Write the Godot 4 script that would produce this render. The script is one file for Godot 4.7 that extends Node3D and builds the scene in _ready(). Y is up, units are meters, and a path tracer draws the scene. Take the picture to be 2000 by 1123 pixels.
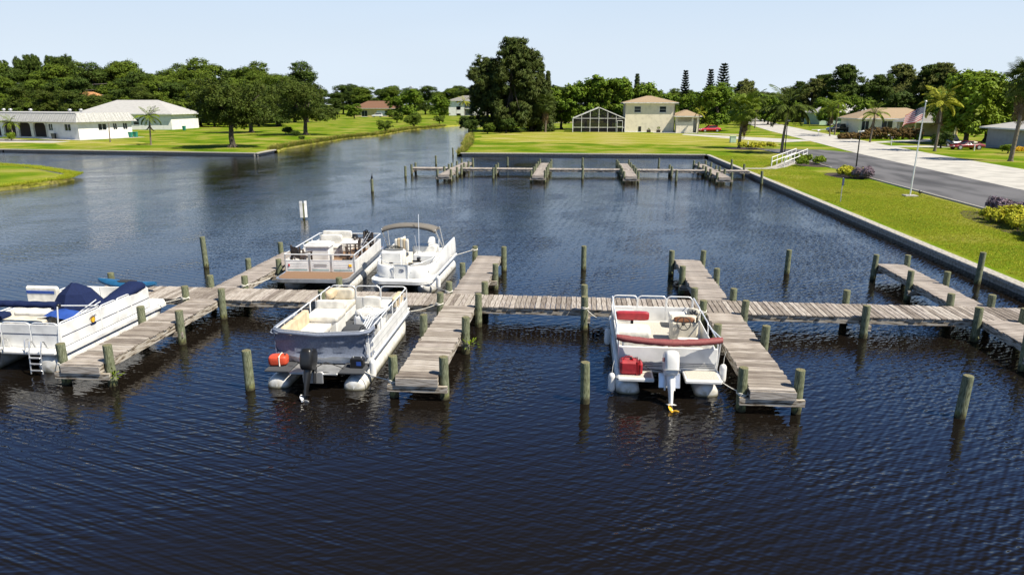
extends Node3D
# A small marina: pontoon boats at weathered timber docks, lawns with concrete seawalls, houses and trees behind. Metres, y up, water at y = 0.
const DECK := 0.62
const LAND := 0.42
var M := {}
var taken := {}
var rng := RandomNumberGenerator.new()


class Shape:
	var v := PackedVector3Array()
	var n := PackedVector3Array()
	var c := PackedColorArray()
	var ix := PackedInt32Array()
	var tint := Color.WHITE
	var xf := Transform3D.IDENTITY

	func vert(p: Vector3, nn: Vector3) -> int:
		v.append(xf * p)
		n.append((xf.basis * nn).normalized())
		c.append(tint)
		return v.size() - 1

	func tri_i(a: int, b: int, d: int) -> void:   # seen counter-clockwise from outside
		ix.append(a); ix.append(d); ix.append(b)

	func tri(a: Vector3, b: Vector3, d: Vector3) -> void:
		var nn := (b - a).cross(d - a).normalized()
		tri_i(vert(a, nn), vert(b, nn), vert(d, nn))

	func quad(a: Vector3, b: Vector3, d: Vector3, e: Vector3) -> void:
		var nn := (d - a).cross(e - b).normalized()
		var i := vert(a, nn)
		vert(b, nn); vert(d, nn); vert(e, nn)
		tri_i(i, i + 1, i + 2); tri_i(i, i + 2, i + 3)

	func box(at: Vector3, s: Vector3, b := Basis.IDENTITY) -> void:
		var x := b.x * s.x / 2; var y := b.y * s.y / 2; var z := b.z * s.z / 2
		quad(at - x - y + z, at + x - y + z, at + x + y + z, at - x + y + z)
		quad(at + x - y - z, at - x - y - z, at - x + y - z, at + x + y - z)
		quad(at + x - y + z, at + x - y - z, at + x + y - z, at + x + y + z)
		quad(at - x - y - z, at - x - y + z, at - x + y + z, at - x + y - z)
		quad(at - x + y + z, at + x + y + z, at + x + y - z, at - x + y - z)
		quad(at - x - y - z, at + x - y - z, at + x - y + z, at - x - y + z)

	func rbox(at: Vector3, s: Vector3, r: float, b := Basis.IDENTITY) -> void:   # chamfered box
		var h := s / 2
		r = minf(r, minf(h.x, minf(h.y, h.z)) * 0.95)
		var k := h - Vector3.ONE * r
		var p := func(sx, sy, sz, ax): return at + b * Vector3(sx * (h.x if ax == 0 else k.x), sy * (h.y if ax == 1 else k.y), sz * (h.z if ax == 2 else k.z))
		for s1 in [-1, 1]:
			face(p.call(s1, -1, -s1, 0), p.call(s1, -1, s1, 0), p.call(s1, 1, s1, 0), p.call(s1, 1, -s1, 0), at)
			face(p.call(-1, s1, s1, 1), p.call(1, s1, s1, 1), p.call(1, s1, -s1, 1), p.call(-1, s1, -s1, 1), at)
			face(p.call(-s1, -1, s1, 2), p.call(s1, -1, s1, 2), p.call(s1, 1, s1, 2), p.call(-s1, 1, s1, 2), at)
			for s2 in [-1, 1]:
				face(p.call(s1, s2, -1, 0), p.call(s1, s2, -1, 1), p.call(s1, s2, 1, 1), p.call(s1, s2, 1, 0), at)
				face(p.call(s1, -1, s2, 0), p.call(s1, -1, s2, 2), p.call(s1, 1, s2, 2), p.call(s1, 1, s2, 0), at)
				face(p.call(-1, s1, s2, 1), p.call(-1, s1, s2, 2), p.call(1, s1, s2, 2), p.call(1, s1, s2, 1), at)
				for s3 in [-1, 1]:
					var a: Vector3 = p.call(s1, s2, s3, 0); var d: Vector3 = p.call(s1, s2, s3, 1); var e: Vector3 = p.call(s1, s2, s3, 2)
					if (d - a).cross(e - a).dot(a - at) < 0: tri(a, e, d)
					else: tri(a, d, e)

	func face(a: Vector3, b: Vector3, d: Vector3, e: Vector3, inside: Vector3) -> void:   # a quad turned away from a point
		if (d - a).cross(e - b).dot((a + b + d + e) / 4 - inside) < 0: quad(a, e, d, b)
		else: quad(a, b, d, e)

	func cyl(a: Vector3, b: Vector3, ra: float, rb: float, sides := 10, caps := true) -> void:
		var up := (b - a).normalized()
		var x := up.cross(Vector3.RIGHT if absf(up.x) < 0.8 else Vector3.UP).normalized()
		var y := x.cross(up)
		var first := v.size()
		for i in sides + 1:
			var t := TAU * i / sides
			var d := x * cos(t) - y * sin(t)
			var nn := (d + up * (ra - rb) / maxf((b - a).length(), 0.001)).normalized()
			vert(a + d * ra, nn); vert(b + d * rb, nn)
		for i in sides:
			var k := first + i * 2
			tri_i(k, k + 2, k + 3); tri_i(k, k + 3, k + 1)
		if caps:
			for e in [[a, ra, -1], [b, rb, 1]]:
				if e[1] <= 0.001: continue
				var m := vert(e[0], up * e[2])
				for i in sides + 1:
					var t := TAU * i / sides
					vert(e[0] + (x * cos(t) - y * sin(t)) * e[1], up * e[2])
				for i in sides:
					if e[2] > 0: tri_i(m, m + 1 + i, m + 2 + i)
					else: tri_i(m, m + 2 + i, m + 1 + i)

	func tube(pts: Array, r: float, sides := 6, r_end := -1.0) -> void:   # a bent pipe
		var first := v.size()
		var x := Vector3.ZERO
		for k in pts.size():
			var f: Vector3 = (pts[mini(k + 1, pts.size() - 1)] - pts[maxi(k - 1, 0)]).normalized()
			if x == Vector3.ZERO: x = f.cross(Vector3.UP if absf(f.y) < 0.9 else Vector3.RIGHT).normalized()
			x = (x - f * x.dot(f)).normalized()
			var y := x.cross(f)
			var rr: float = r if r_end < 0 else lerpf(r, r_end, k / float(pts.size() - 1))
			for i in sides + 1:
				var t := TAU * i / sides
				var d := x * cos(t) - y * sin(t)
				vert(pts[k] + d * rr, d)
		var w := sides + 1
		for k in pts.size() - 1:
			for i in sides:
				var q := first + k * w + i
				tri_i(q, q + 1, q + w + 1); tri_i(q, q + w + 1, q + w)
		for e in [0, pts.size() - 1]:
			var f: Vector3 = (pts[0] - pts[1]) if e == 0 else (pts[e] - pts[e - 1])
			var m := vert(pts[e], f.normalized())
			for i in sides:
				var q: int = first + e * w + i
				if e == 0: tri_i(m, q + 1, q)
				else: tri_i(m, q, q + 1)

	func loft(rings: Array, round := true, caps := true) -> void:   # rings of equally many points; smooth along and (if round) across
		var first := v.size()
		var m: int = rings[0].size()
		for r in rings:
			for p in r: vert(p, Vector3.UP)
		var sums := {}
		for k in rings.size() - 1:
			for i in (m if round else m - 1):
				var j := (i + 1) % m
				var a := first + k * m + i; var b := first + k * m + j
				tri_i(a, b, b + m); tri_i(a, b + m, a + m)
		smooth(first)
		if caps:
			for e in [0, rings.size() - 1]:
				var mid := Vector3.ZERO
				for p in rings[e]: mid += p
				mid /= m
				for i in (m if round else m - 1):
					var a: Vector3 = rings[e][i]; var b: Vector3 = rings[e][(i + 1) % m]
					if e == 0: tri(mid, b, a)
					else: tri(mid, a, b)

	func smooth(first: int, from_ix := -1) -> void:   # vertex normals from the faces added since FIRST
		for i in range(first, n.size()): n[i] = Vector3.ZERO
		for t in range(0, ix.size(), 3):
			if ix[t] < first: continue
			var a := v[ix[t]]; var d := v[ix[t + 1]]; var b := v[ix[t + 2]]
			var nn := (b - a).cross(d - a)
			n[ix[t]] += nn; n[ix[t + 1]] += nn; n[ix[t + 2]] += nn
		for i in range(first, n.size()): n[i] = n[i].normalized() if n[i].length() > 1e-12 else Vector3.UP

	func puff(at: Vector3, s: Vector3, e := 0.35, b := Basis.IDENTITY, cols := 16, rows := 10) -> void:   # a rounded box: superquadric
		var pw := func(x: float) -> float: return signf(x) * pow(absf(x), e)
		var rings := []
		for k in rows + 1:
			var t := -PI / 2 + PI * k / rows
			var ring := []
			for i in cols:
				var u := TAU * i / cols
				var cr: float = pw.call(cos(t)) if k > 0 and k < rows else 0.0
				ring.append(at + b * Vector3(cr * pw.call(cos(u)) * s.x / 2, pw.call(sin(t)) * s.y / 2, -cr * pw.call(sin(u)) * s.z / 2))
			rings.append(ring)
		loft(rings, true, false)

	func prism(poly: PackedVector2Array, lo: float, hi: float) -> void:   # polygon in x, z between two heights
		var t := Geometry2D.triangulate_polygon(poly)
		for k in range(0, t.size(), 3):
			var a := poly[t[k]]; var b := poly[t[k + 1]]; var d := poly[t[k + 2]]
			if (b - a).cross(d - a) > 0:
				var s := b; b = d; d = s
			tri(Vector3(a.x, hi, a.y), Vector3(b.x, hi, b.y), Vector3(d.x, hi, d.y))
			if hi > lo: tri(Vector3(a.x, lo, a.y), Vector3(d.x, lo, d.y), Vector3(b.x, lo, b.y))
		if hi <= lo: return
		var area := 0.0
		for k in poly.size():
			area += poly[k].cross(poly[(k + 1) % poly.size()])
		for k in poly.size():
			var a := poly[k]; var b := poly[(k + 1) % poly.size()]
			if area > 0:
				var s := a; a = b; b = s
			quad(Vector3(a.x, lo, a.y), Vector3(b.x, lo, b.y), Vector3(b.x, hi, b.y), Vector3(a.x, hi, a.y))

	func leaf(p: Vector3, along: Vector3, across: Vector3, nn: Vector3) -> void:   # a four-cornered leaf
		var i := vert(p - along, nn)
		vert(p - across * 0.9 + along * 0.1, nn); vert(p + along, nn); vert(p + across * 0.9 + along * 0.1, nn)
		ix.append(i); ix.append(i + 1); ix.append(i + 2); ix.append(i); ix.append(i + 2); ix.append(i + 3)

	func mesh() -> ArrayMesh:
		var a := []
		a.resize(Mesh.ARRAY_MAX)
		a[Mesh.ARRAY_VERTEX] = v; a[Mesh.ARRAY_NORMAL] = n; a[Mesh.ARRAY_COLOR] = c; a[Mesh.ARRAY_INDEX] = ix
		var m := ArrayMesh.new()
		m.add_surface_from_arrays(Mesh.PRIMITIVE_TRIANGLES, a)
		return m


func numbered(called: String) -> String:
	taken[called] = taken.get(called, -1) + 1
	return called if taken[called] == 0 else "%s_%03d" % [called, taken[called]]


func tag(o: Node3D, label: String, category: String, group := "", kind := "") -> Node3D:
	o.set_meta("label", label); o.set_meta("category", category)
	if group: o.set_meta("group", group)
	if kind: o.set_meta("kind", kind)
	return o


func thing(called: String, label: String, category: String, at := Vector3.ZERO, turn := 0.0, group := "") -> Node3D:
	var o := Node3D.new()
	o.name = numbered(called)
	add_child(o)
	o.position = at; o.rotation.y = turn
	return tag(o, label, category, group)


func part(called: String, s, m: Material, parent: Node3D, at := Vector3.ZERO, turn := 0.0) -> MeshInstance3D:
	var o := MeshInstance3D.new()
	o.name = called
	o.mesh = s.mesh() if s is Shape else s
	o.material_override = m
	o.position = at; o.rotation.y = turn
	parent.add_child(o, true)
	return o


func solo(called: String, s, m: Material, label: String, category: String, at := Vector3.ZERO, turn := 0.0, group := "") -> MeshInstance3D:
	var o := part(numbered(called), s, m, self, at, turn)
	tag(o, label, category, group)
	return o


func structure(called: String, s, m: Material) -> MeshInstance3D:
	var o := part(called, s, m, self)
	o.set_meta("kind", "structure")
	return o


func copy_of(o: Node3D, at: Vector3, turn: float, label: String, group := "") -> Node3D:
	var r: Node3D = o.duplicate()
	r.name = numbered(String(o.name).rstrip("0123456789").trim_suffix("_"))
	add_child(r)
	r.position = at; r.rotation.y = turn
	r.set_meta("label", label)
	if group: r.set_meta("group", group)
	return r


func lin(r: float, g: float, b: float) -> Color:
	return Color(r, g, b).linear_to_srgb()


func noise_tex(freq: float, octaves: int, stops: Array, sd: int, size := 512, kind := FastNoiseLite.TYPE_SIMPLEX_SMOOTH) -> NoiseTexture2D:
	var f := FastNoiseLite.new()
	f.noise_type = kind; f.frequency = freq; f.fractal_octaves = octaves; f.seed = sd
	var t := NoiseTexture2D.new()
	t.width = size; t.height = size; t.seamless = true; t.noise = f
	if stops:
		var g := Gradient.new()
		g.offsets = PackedFloat32Array(stops.map(func(s): return s[0]))
		g.colors = PackedColorArray(stops.map(func(s): return s[1]))
		t.color_ramp = g
	return t


func mat(color: Color, rough := 0.6, tex: Texture2D = null, scale := Vector3.ONE, extra := {}) -> StandardMaterial3D:
	var m := StandardMaterial3D.new()
	m.albedo_color = color; m.roughness = rough
	m.vertex_color_use_as_albedo = true
	if tex: m.albedo_texture = tex
	m.uv1_triplanar = true
	m.uv1_scale = scale
	for k in extra: m.set(k, extra[k])
	return m


func grey(x: float) -> Color:
	return Color(x, x, x)


func clear_sky() -> ImageTexture:   # a cloudless sky, the same all round: pale haze at the horizon, deep blue overhead
	var marks := [[0.0, Vector3(0.405, 0.460, 0.515)], [4.0, Vector3(0.385, 0.445, 0.510)], [8.5, Vector3(0.335, 0.412, 0.505)], [12.0, Vector3(0.205, 0.335, 0.545)], [17.0, Vector3(0.108, 0.245, 0.540)], [25.0, Vector3(0.062, 0.160, 0.430)], [38.0, Vector3(0.040, 0.076, 0.145)], [60.0, Vector3(0.028, 0.051, 0.094)], [90.0, Vector3(0.024, 0.044, 0.082)]]
	var im := Image.create_empty(256, 512, false, Image.FORMAT_RGBF)
	var wisp := FastNoiseLite.new()
	wisp.seed = 4; wisp.frequency = 0.035; wisp.fractal_octaves = 4
	for j in 512:
		var up := 90.0 - 180.0 * (j + 0.5) / 512.0
		var c := Vector3(0.14, 0.16, 0.13)
		if up >= 0.0:
			var k := 0
			while k < marks.size() - 2 and up > marks[k + 1][0]: k += 1
			var t: float = (up - marks[k][0]) / (marks[k + 1][0] - marks[k][0])
			c = (marks[k][1] as Vector3).lerp(marks[k + 1][1], t)
		for i in 256:   # thin wisps of high haze
			var a := TAU * i / 256.0; var e := deg_to_rad(up)
			var n := wisp.get_noise_3d(cos(a) * cos(e) * 60.0, sin(e) * 260.0, sin(a) * cos(e) * 60.0) if up >= 0.0 else 0.0
			var g := 1.0 + 0.035 * maxf(0.0, n)
			im.set_pixel(i, j, Color(c.x * g, c.y * g, c.z * g))
	return ImageTexture.create_from_image(im)


func _ready() -> void:
	rng.seed = 7
	var cam := Camera3D.new()
	cam.name = "camera"
	cam.fov = 44.4
	cam.near = 0.1; cam.far = 4000.0
	add_child(cam)
	cam.position = Vector3(0, 6.77, 0)
	cam.rotation_degrees = Vector3(-14.72, 5.5, 0)
	var env := Environment.new()
	env.background_mode = Environment.BG_SKY
	var sky := PanoramaSkyMaterial.new()
	sky.panorama = clear_sky()
	env.sky = Sky.new()
	env.sky.sky_material = sky
	env.tonemap_mode = Environment.TONE_MAPPER_LINEAR
	env.tonemap_exposure = 1.85
	env.sdfgi_enabled = true; env.ssao_enabled = true; env.ssil_enabled = true
	var we := WorldEnvironment.new()
	we.name = "environment"
	we.environment = env
	add_child(we)
	var sun := DirectionalLight3D.new()
	sun.name = "sun"
	sun.light_energy = 1.6
	sun.light_color = Color(1.0, 0.965, 0.90)
	sun.light_angular_distance = 0.5
	sun.shadow_enabled = true
	add_child(sun)
	sun.look_at_from_position(Vector3(0.56, 0.86, 0.24), Vector3.ZERO)
	materials()
	water()
	land()
	docks()
	mooring_piles()
	boats()
	houses()
	vegetation()
	street()


func materials() -> void:
	var grain := noise_tex(0.018, 5, [[0.0, grey(0.52)], [0.25, Color(0.66, 0.62, 0.59)], [0.45, Color(0.86, 0.84, 0.82)], [0.75, Color(0.97, 0.96, 0.95)], [1.0, grey(1.0)]], 3)
	var speck := noise_tex(0.05, 4, [[0.0, grey(0.72)], [0.5, grey(0.90)], [1.0, grey(1.0)]], 5)
	var soft := noise_tex(0.008, 4, [[0.0, grey(0.80)], [0.5, grey(0.92)], [1.0, grey(1.0)]], 9)
	var rough_h := noise_tex(0.03, 4, [], 11)
	M.soft = soft; M.speck = speck; M.rough_h = rough_h
	# weathered deck boards: the grain runs along local x
	M.planks = []
	var tones := [[0.333, 0.304, 0.278], [0.399, 0.369, 0.337], [0.252, 0.225, 0.198], [0.439, 0.415, 0.384], [0.292, 0.266, 0.236], [0.365, 0.336, 0.312], [0.210, 0.184, 0.161], [0.392, 0.366, 0.331]]
	for i in tones.size():
		var t: Array = tones[i]
		M.planks.append(mat(lin(t[0], t[1], t[2]), 0.85, grain, Vector3(0.22, 4.6, 4.6), {"uv1_offset": Vector3(i * 0.37, i * 0.61, i * 0.23), "heightmap_enabled": true, "heightmap_texture": grain, "heightmap_scale": 0.5}))
	var lichen := noise_tex(0.012, 5, [[0.0, Color(0.20, 0.16, 0.12)], [0.24, Color(0.36, 0.30, 0.24)], [0.36, Color(0.72, 0.68, 0.62)], [0.6, Color(0.90, 0.88, 0.85)], [1.0, Color(0.98, 0.97, 0.95)]], 21)
	M.beam = mat(lin(0.44, 0.42, 0.385), 0.9, lichen, Vector3(0.35, 2.4, 2.4))
	M.pile = mat(lin(0.215, 0.222, 0.18), 0.9, noise_tex(0.03, 5, [[0.0, Color(0.45, 0.42, 0.34)], [0.4, Color(0.72, 0.74, 0.62)], [0.65, Color(0.95, 0.95, 0.85)], [1.0, Color(1, 0.98, 0.92)]], 33), Vector3(2.4, 0.35, 2.4), {"heightmap_enabled": true, "heightmap_texture": grain, "heightmap_scale": 0.6})
	M.rope = mat(lin(0.62, 0.60, 0.54), 0.9)
	M.concrete = mat(lin(0.42, 0.395, 0.35), 0.9, noise_tex(0.02, 5, [[0.0, grey(0.6)], [0.45, grey(0.86)], [1.0, grey(1.0)]], 41), Vector3(0.5, 0.5, 0.5))
	M.road = mat(lin(0.42, 0.405, 0.37), 0.9, noise_tex(0.012, 5, [[0.0, grey(0.78)], [0.5, grey(0.93)], [1.0, grey(1.0)]], 43), Vector3.ONE * 0.07, {"uv1_world_triplanar": true})
	M.asphalt = mat(lin(0.10, 0.098, 0.103), 0.9, noise_tex(0.006, 6, [[0.0, grey(0.55)], [0.45, grey(0.78)], [0.6, grey(0.92)], [1.0, grey(1.0)]], 47), Vector3(0.10, 0.10, 0.028), {"uv1_world_triplanar": true})
	var lawn_far := noise_tex(0.006, 6, [[0.0, Color(0.40, 0.56, 0.10)], [0.36, Color(0.54, 0.67, 0.13)], [0.5, Color(0.62, 0.71, 0.19)], [0.64, Color(0.73, 0.75, 0.32)], [1.0, Color(0.83, 0.79, 0.48)]], 51, 1024)
	var blades := noise_tex(0.11, 4, [[0.0, grey(0.50)], [0.45, grey(0.82)], [1.0, grey(1.0)]], 53, 1024)
	var grass_extra := {"metallic_specular": 0.1, "uv1_world_triplanar": true, "detail_enabled": true, "detail_albedo": blades, "detail_blend_mode": BaseMaterial3D.BLEND_MODE_MUL, "detail_uv_layer": BaseMaterial3D.DETAIL_UV_2, "uv2_triplanar": true, "uv2_world_triplanar": true, "uv2_scale": Vector3.ONE * 0.22}
	M.lawn = mat(lin(0.55, 0.55, 0.55), 0.95, lawn_far, Vector3.ONE * 0.021, grass_extra)
	var dry := noise_tex(0.009, 5, [[0.0, Color(0.62, 0.70, 0.16)], [0.40, Color(0.76, 0.78, 0.28)], [0.65, Color(0.86, 0.83, 0.46)], [1.0, Color(0.92, 0.87, 0.62)]], 55, 512)
	M.dry = mat(lin(0.56, 0.56, 0.56), 0.95, dry, Vector3(0.02, 0.02, 0.06), grass_extra)
	M.bank = M.dry
	M.earth = mat(lin(0.22, 0.16, 0.09), 0.95, speck, Vector3.ONE * 0.3, {"uv1_world_triplanar": true})
	M.mulch = mat(lin(0.075, 0.045, 0.03), 0.95, noise_tex(0.12, 3, [[0.0, grey(0.4)], [1.0, grey(1.0)]], 57), Vector3.ONE * 0.6, {"uv1_world_triplanar": true})
	# boats
	M.gel = mat(lin(0.80, 0.80, 0.78), 0.28, soft, Vector3.ONE * 0.25)
	M.panel = mat(lin(0.80, 0.80, 0.78), 0.38, soft, Vector3(0.3, 0.3, 0.3))
	M.alu = mat(lin(0.72, 0.73, 0.74), 0.32, soft, Vector3.ONE * 0.5, {"metallic": 0.75})
	M.tubealu = mat(lin(0.70, 0.70, 0.68), 0.5, noise_tex(0.015, 5, [[0.0, Color(0.80, 0.77, 0.70)], [0.45, grey(0.94)], [1.0, grey(1.0)]], 61), Vector3.ONE * 0.5, {"metallic": 0.25})
	M.rail = mat(lin(0.78, 0.79, 0.79), 0.3, null, Vector3.ONE, {"metallic": 0.4})
	M.vinyl = mat(lin(0.74, 0.72, 0.66), 0.55, soft, Vector3.ONE * 0.7)
	M.tan = mat(lin(0.62, 0.50, 0.33), 0.6, soft, Vector3.ONE * 0.7)
	M.beige = mat(lin(0.66, 0.61, 0.50), 0.6, soft, Vector3.ONE * 0.7)
	M.navy = mat(lin(0.011, 0.020, 0.070), 0.8, speck, Vector3.ONE * 0.6, {"metallic_specular": 0.25})
	M.slate = mat(lin(0.17, 0.20, 0.27), 0.7, speck, Vector3.ONE * 0.6)
	M.bluetarp = mat(lin(0.025, 0.075, 0.33), 0.45, soft, Vector3.ONE)
	M.kayak = mat(lin(0.015, 0.10, 0.22), 0.4, soft, Vector3.ONE)
	M.burgundy = mat(lin(0.24, 0.055, 0.055), 0.7, speck, Vector3.ONE * 0.7)
	M.red = mat(lin(0.36, 0.022, 0.03), 0.4, soft, Vector3.ONE)
	M.orange = mat(lin(0.62, 0.075, 0.03), 0.5, soft, Vector3.ONE)
	M.black = mat(lin(0.012, 0.012, 0.013), 0.35, soft, Vector3.ONE)
	M.rubber = mat(lin(0.02, 0.02, 0.02), 0.8)
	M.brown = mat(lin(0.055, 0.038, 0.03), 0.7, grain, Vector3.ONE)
	M.carpet = mat(lin(0.26, 0.155, 0.09), 1.0, noise_tex(0.2, 2, [[0.0, grey(0.7)], [1.0, grey(1.0)]], 63), Vector3.ONE)
	M.grey_carpet = mat(lin(0.06, 0.065, 0.075), 1.0, M.carpet.albedo_texture, Vector3.ONE)
	M.floor = mat(lin(0.52, 0.49, 0.43), 0.9, speck, Vector3.ONE)
	M.wood = mat(lin(0.20, 0.085, 0.035), 0.35, grain, Vector3(3, 0.5, 3))
	M.taupe = mat(lin(0.17, 0.155, 0.135), 0.8, speck, Vector3.ONE)
	M.yellow = mat(lin(0.75, 0.42, 0.02), 0.4)
	M.teal = mat(lin(0.03, 0.22, 0.20), 0.5)
	M.paint_red = mat(lin(0.40, 0.014, 0.018), 0.4)
	M.white = mat(lin(0.80, 0.80, 0.78), 0.5, soft, Vector3.ONE * 0.4)
	M.glass = mat(Color(0.55, 0.6, 0.6, 0.25), 0.03, null, Vector3.ONE, {"transparency": BaseMaterial3D.TRANSPARENCY_ALPHA})
	M.tint_glass = mat(Color(0.10, 0.11, 0.10, 0.65), 0.05, null, Vector3.ONE, {"transparency": BaseMaterial3D.TRANSPARENCY_ALPHA})
	M.pane = mat(lin(0.02, 0.025, 0.03), 0.06)
	# buildings
	var stain := noise_tex(0.008, 5, [[0.0, grey(0.88)], [0.4, grey(0.96)], [1.0, grey(1.0)]], 71)
	M.stucco = mat(lin(0.72, 0.69, 0.61), 0.9, stain, Vector3.ONE * 0.2, {"heightmap_enabled": true, "heightmap_texture": rough_h, "heightmap_scale": 0.5})
	M.cream = mat(lin(0.76, 0.69, 0.53), 0.9, stain, Vector3.ONE * 0.2)
	M.yellow_wall = mat(lin(0.62, 0.48, 0.20), 0.9, stain, Vector3.ONE * 0.2)
	M.white_wall = mat(lin(0.74, 0.73, 0.69), 0.9, stain, Vector3.ONE * 0.2)
	M.mint = mat(lin(0.42, 0.56, 0.44), 0.8, stain, Vector3.ONE * 0.3)
	M.grey_wall = mat(lin(0.34, 0.34, 0.32), 0.9, stain, Vector3.ONE * 0.2)
	M.roof_white = mat(lin(0.36, 0.357, 0.348), 0.7, stain, Vector3.ONE * 0.25)
	var streaks := noise_tex(0.02, 4, [[0.0, Color(0.18, 0.18, 0.17)], [0.42, Color(0.50, 0.50, 0.49)], [0.6, grey(0.92)], [1.0, grey(1.0)]], 73)
	M.mansard = mat(lin(0.44, 0.44, 0.425), 0.6, noise_tex(0.02, 3, [[0.0, grey(0.45)], [0.35, grey(0.80)], [0.6, grey(0.95)], [1.0, grey(1.0)]], 74), Vector3(0.5, 0.03, 0.5))
	var shingle := noise_tex(0.09, 3, [[0.0, grey(0.55)], [0.5, grey(0.85)], [1.0, grey(1.0)]], 75)
	M.roof_tan = mat(lin(0.40, 0.295, 0.185), 0.9, shingle, Vector3.ONE * 0.4)
	M.roof_brown = mat(lin(0.21, 0.105, 0.06), 0.9, shingle, Vector3.ONE * 0.4)
	M.roof_grey = mat(lin(0.26, 0.25, 0.23), 0.9, shingle, Vector3.ONE * 0.4)
	M.roof_orange = mat(lin(0.58, 0.29, 0.12), 0.85, shingle, Vector3.ONE * 0.3)
	M.screen = mat(Color(0.01, 0.011, 0.012, 0.74), 0.9, null, Vector3.ONE, {"transparency": BaseMaterial3D.TRANSPARENCY_ALPHA})
	M.pool_blue = mat(lin(0.03, 0.16, 0.42), 0.5)
	M.bin = mat(lin(0.02, 0.19, 0.13), 0.5)
	M.dark_bin = mat(lin(0.03, 0.035, 0.035), 0.5)
	M.metal = mat(lin(0.5, 0.5, 0.5), 0.4, null, Vector3.ONE, {"metallic": 0.6})
	M.sign_blue = mat(lin(0.012, 0.02, 0.075), 0.5)
	M.car_red = mat(lin(0.20, 0.012, 0.02), 0.3, null, Vector3.ONE, {"clearcoat_enabled": true, "clearcoat": 1.0, "clearcoat_roughness": 0.05})
	M.car_bright = mat(lin(0.50, 0.012, 0.03), 0.3, null, Vector3.ONE, {"clearcoat_enabled": true, "clearcoat": 1.0, "clearcoat_roughness": 0.05})
	M.car_black = mat(lin(0.012, 0.012, 0.014), 0.25, null, Vector3.ONE, {"clearcoat_enabled": true, "clearcoat": 1.0, "clearcoat_roughness": 0.05})
	M.car_white = mat(lin(0.75, 0.75, 0.75), 0.3, null, Vector3.ONE, {"clearcoat_enabled": true, "clearcoat": 1.0})
	# plants
	var leafy := func(c: Color, back: float) -> StandardMaterial3D: return mat(c, 0.6, null, Vector3.ONE, {"metallic_specular": 0.22, "backlight_enabled": true, "backlight": Color(back, back, back * 0.6), "cull_mode": BaseMaterial3D.CULL_DISABLED})
	M.oak = leafy.call(lin(0.052, 0.074, 0.010), 0.35)
	M.forest = leafy.call(lin(0.078, 0.116, 0.011), 0.4)
	M.forest_dark = leafy.call(lin(0.046, 0.074, 0.011), 0.35)
	M.bright = leafy.call(lin(0.140, 0.205, 0.014), 0.45)
	M.ficus = leafy.call(lin(0.092, 0.148, 0.011), 0.45)
	M.casuarina = leafy.call(lin(0.054, 0.074, 0.016), 0.35)
	M.brownish = leafy.call(lin(0.095, 0.110, 0.026), 0.35)
	M.norfolk = leafy.call(lin(0.040, 0.062, 0.024), 0.25)
	M.frond = leafy.call(lin(0.130, 0.18, 0.018), 0.45)
	M.frond_dark = leafy.call(lin(0.066, 0.094, 0.016), 0.4)
	M.frond_yellow = leafy.call(lin(0.26, 0.27, 0.03), 0.5)
	M.frond_dead = leafy.call(lin(0.15, 0.105, 0.055), 0.3)
	M.croton = leafy.call(lin(0.36, 0.36, 0.025), 0.4)
	M.purple = leafy.call(lin(0.175, 0.135, 0.17), 0.4)
	M.hedge = leafy.call(lin(0.13, 0.085, 0.030), 0.35)
	M.gold = leafy.call(lin(0.62, 0.40, 0.02), 0.4)
	M.blade = leafy.call(lin(0.27, 0.33, 0.025), 0.5)
	M.reed = leafy.call(lin(0.24, 0.23, 0.06), 0.45)
	M.bark = mat(lin(0.10, 0.082, 0.062), 0.95, streaks, Vector3(1.5, 0.4, 1.5))
	M.palm_bark = mat(lin(0.235, 0.20, 0.155), 0.95, grain, Vector3(0.8, 3.0, 0.8))


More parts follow.
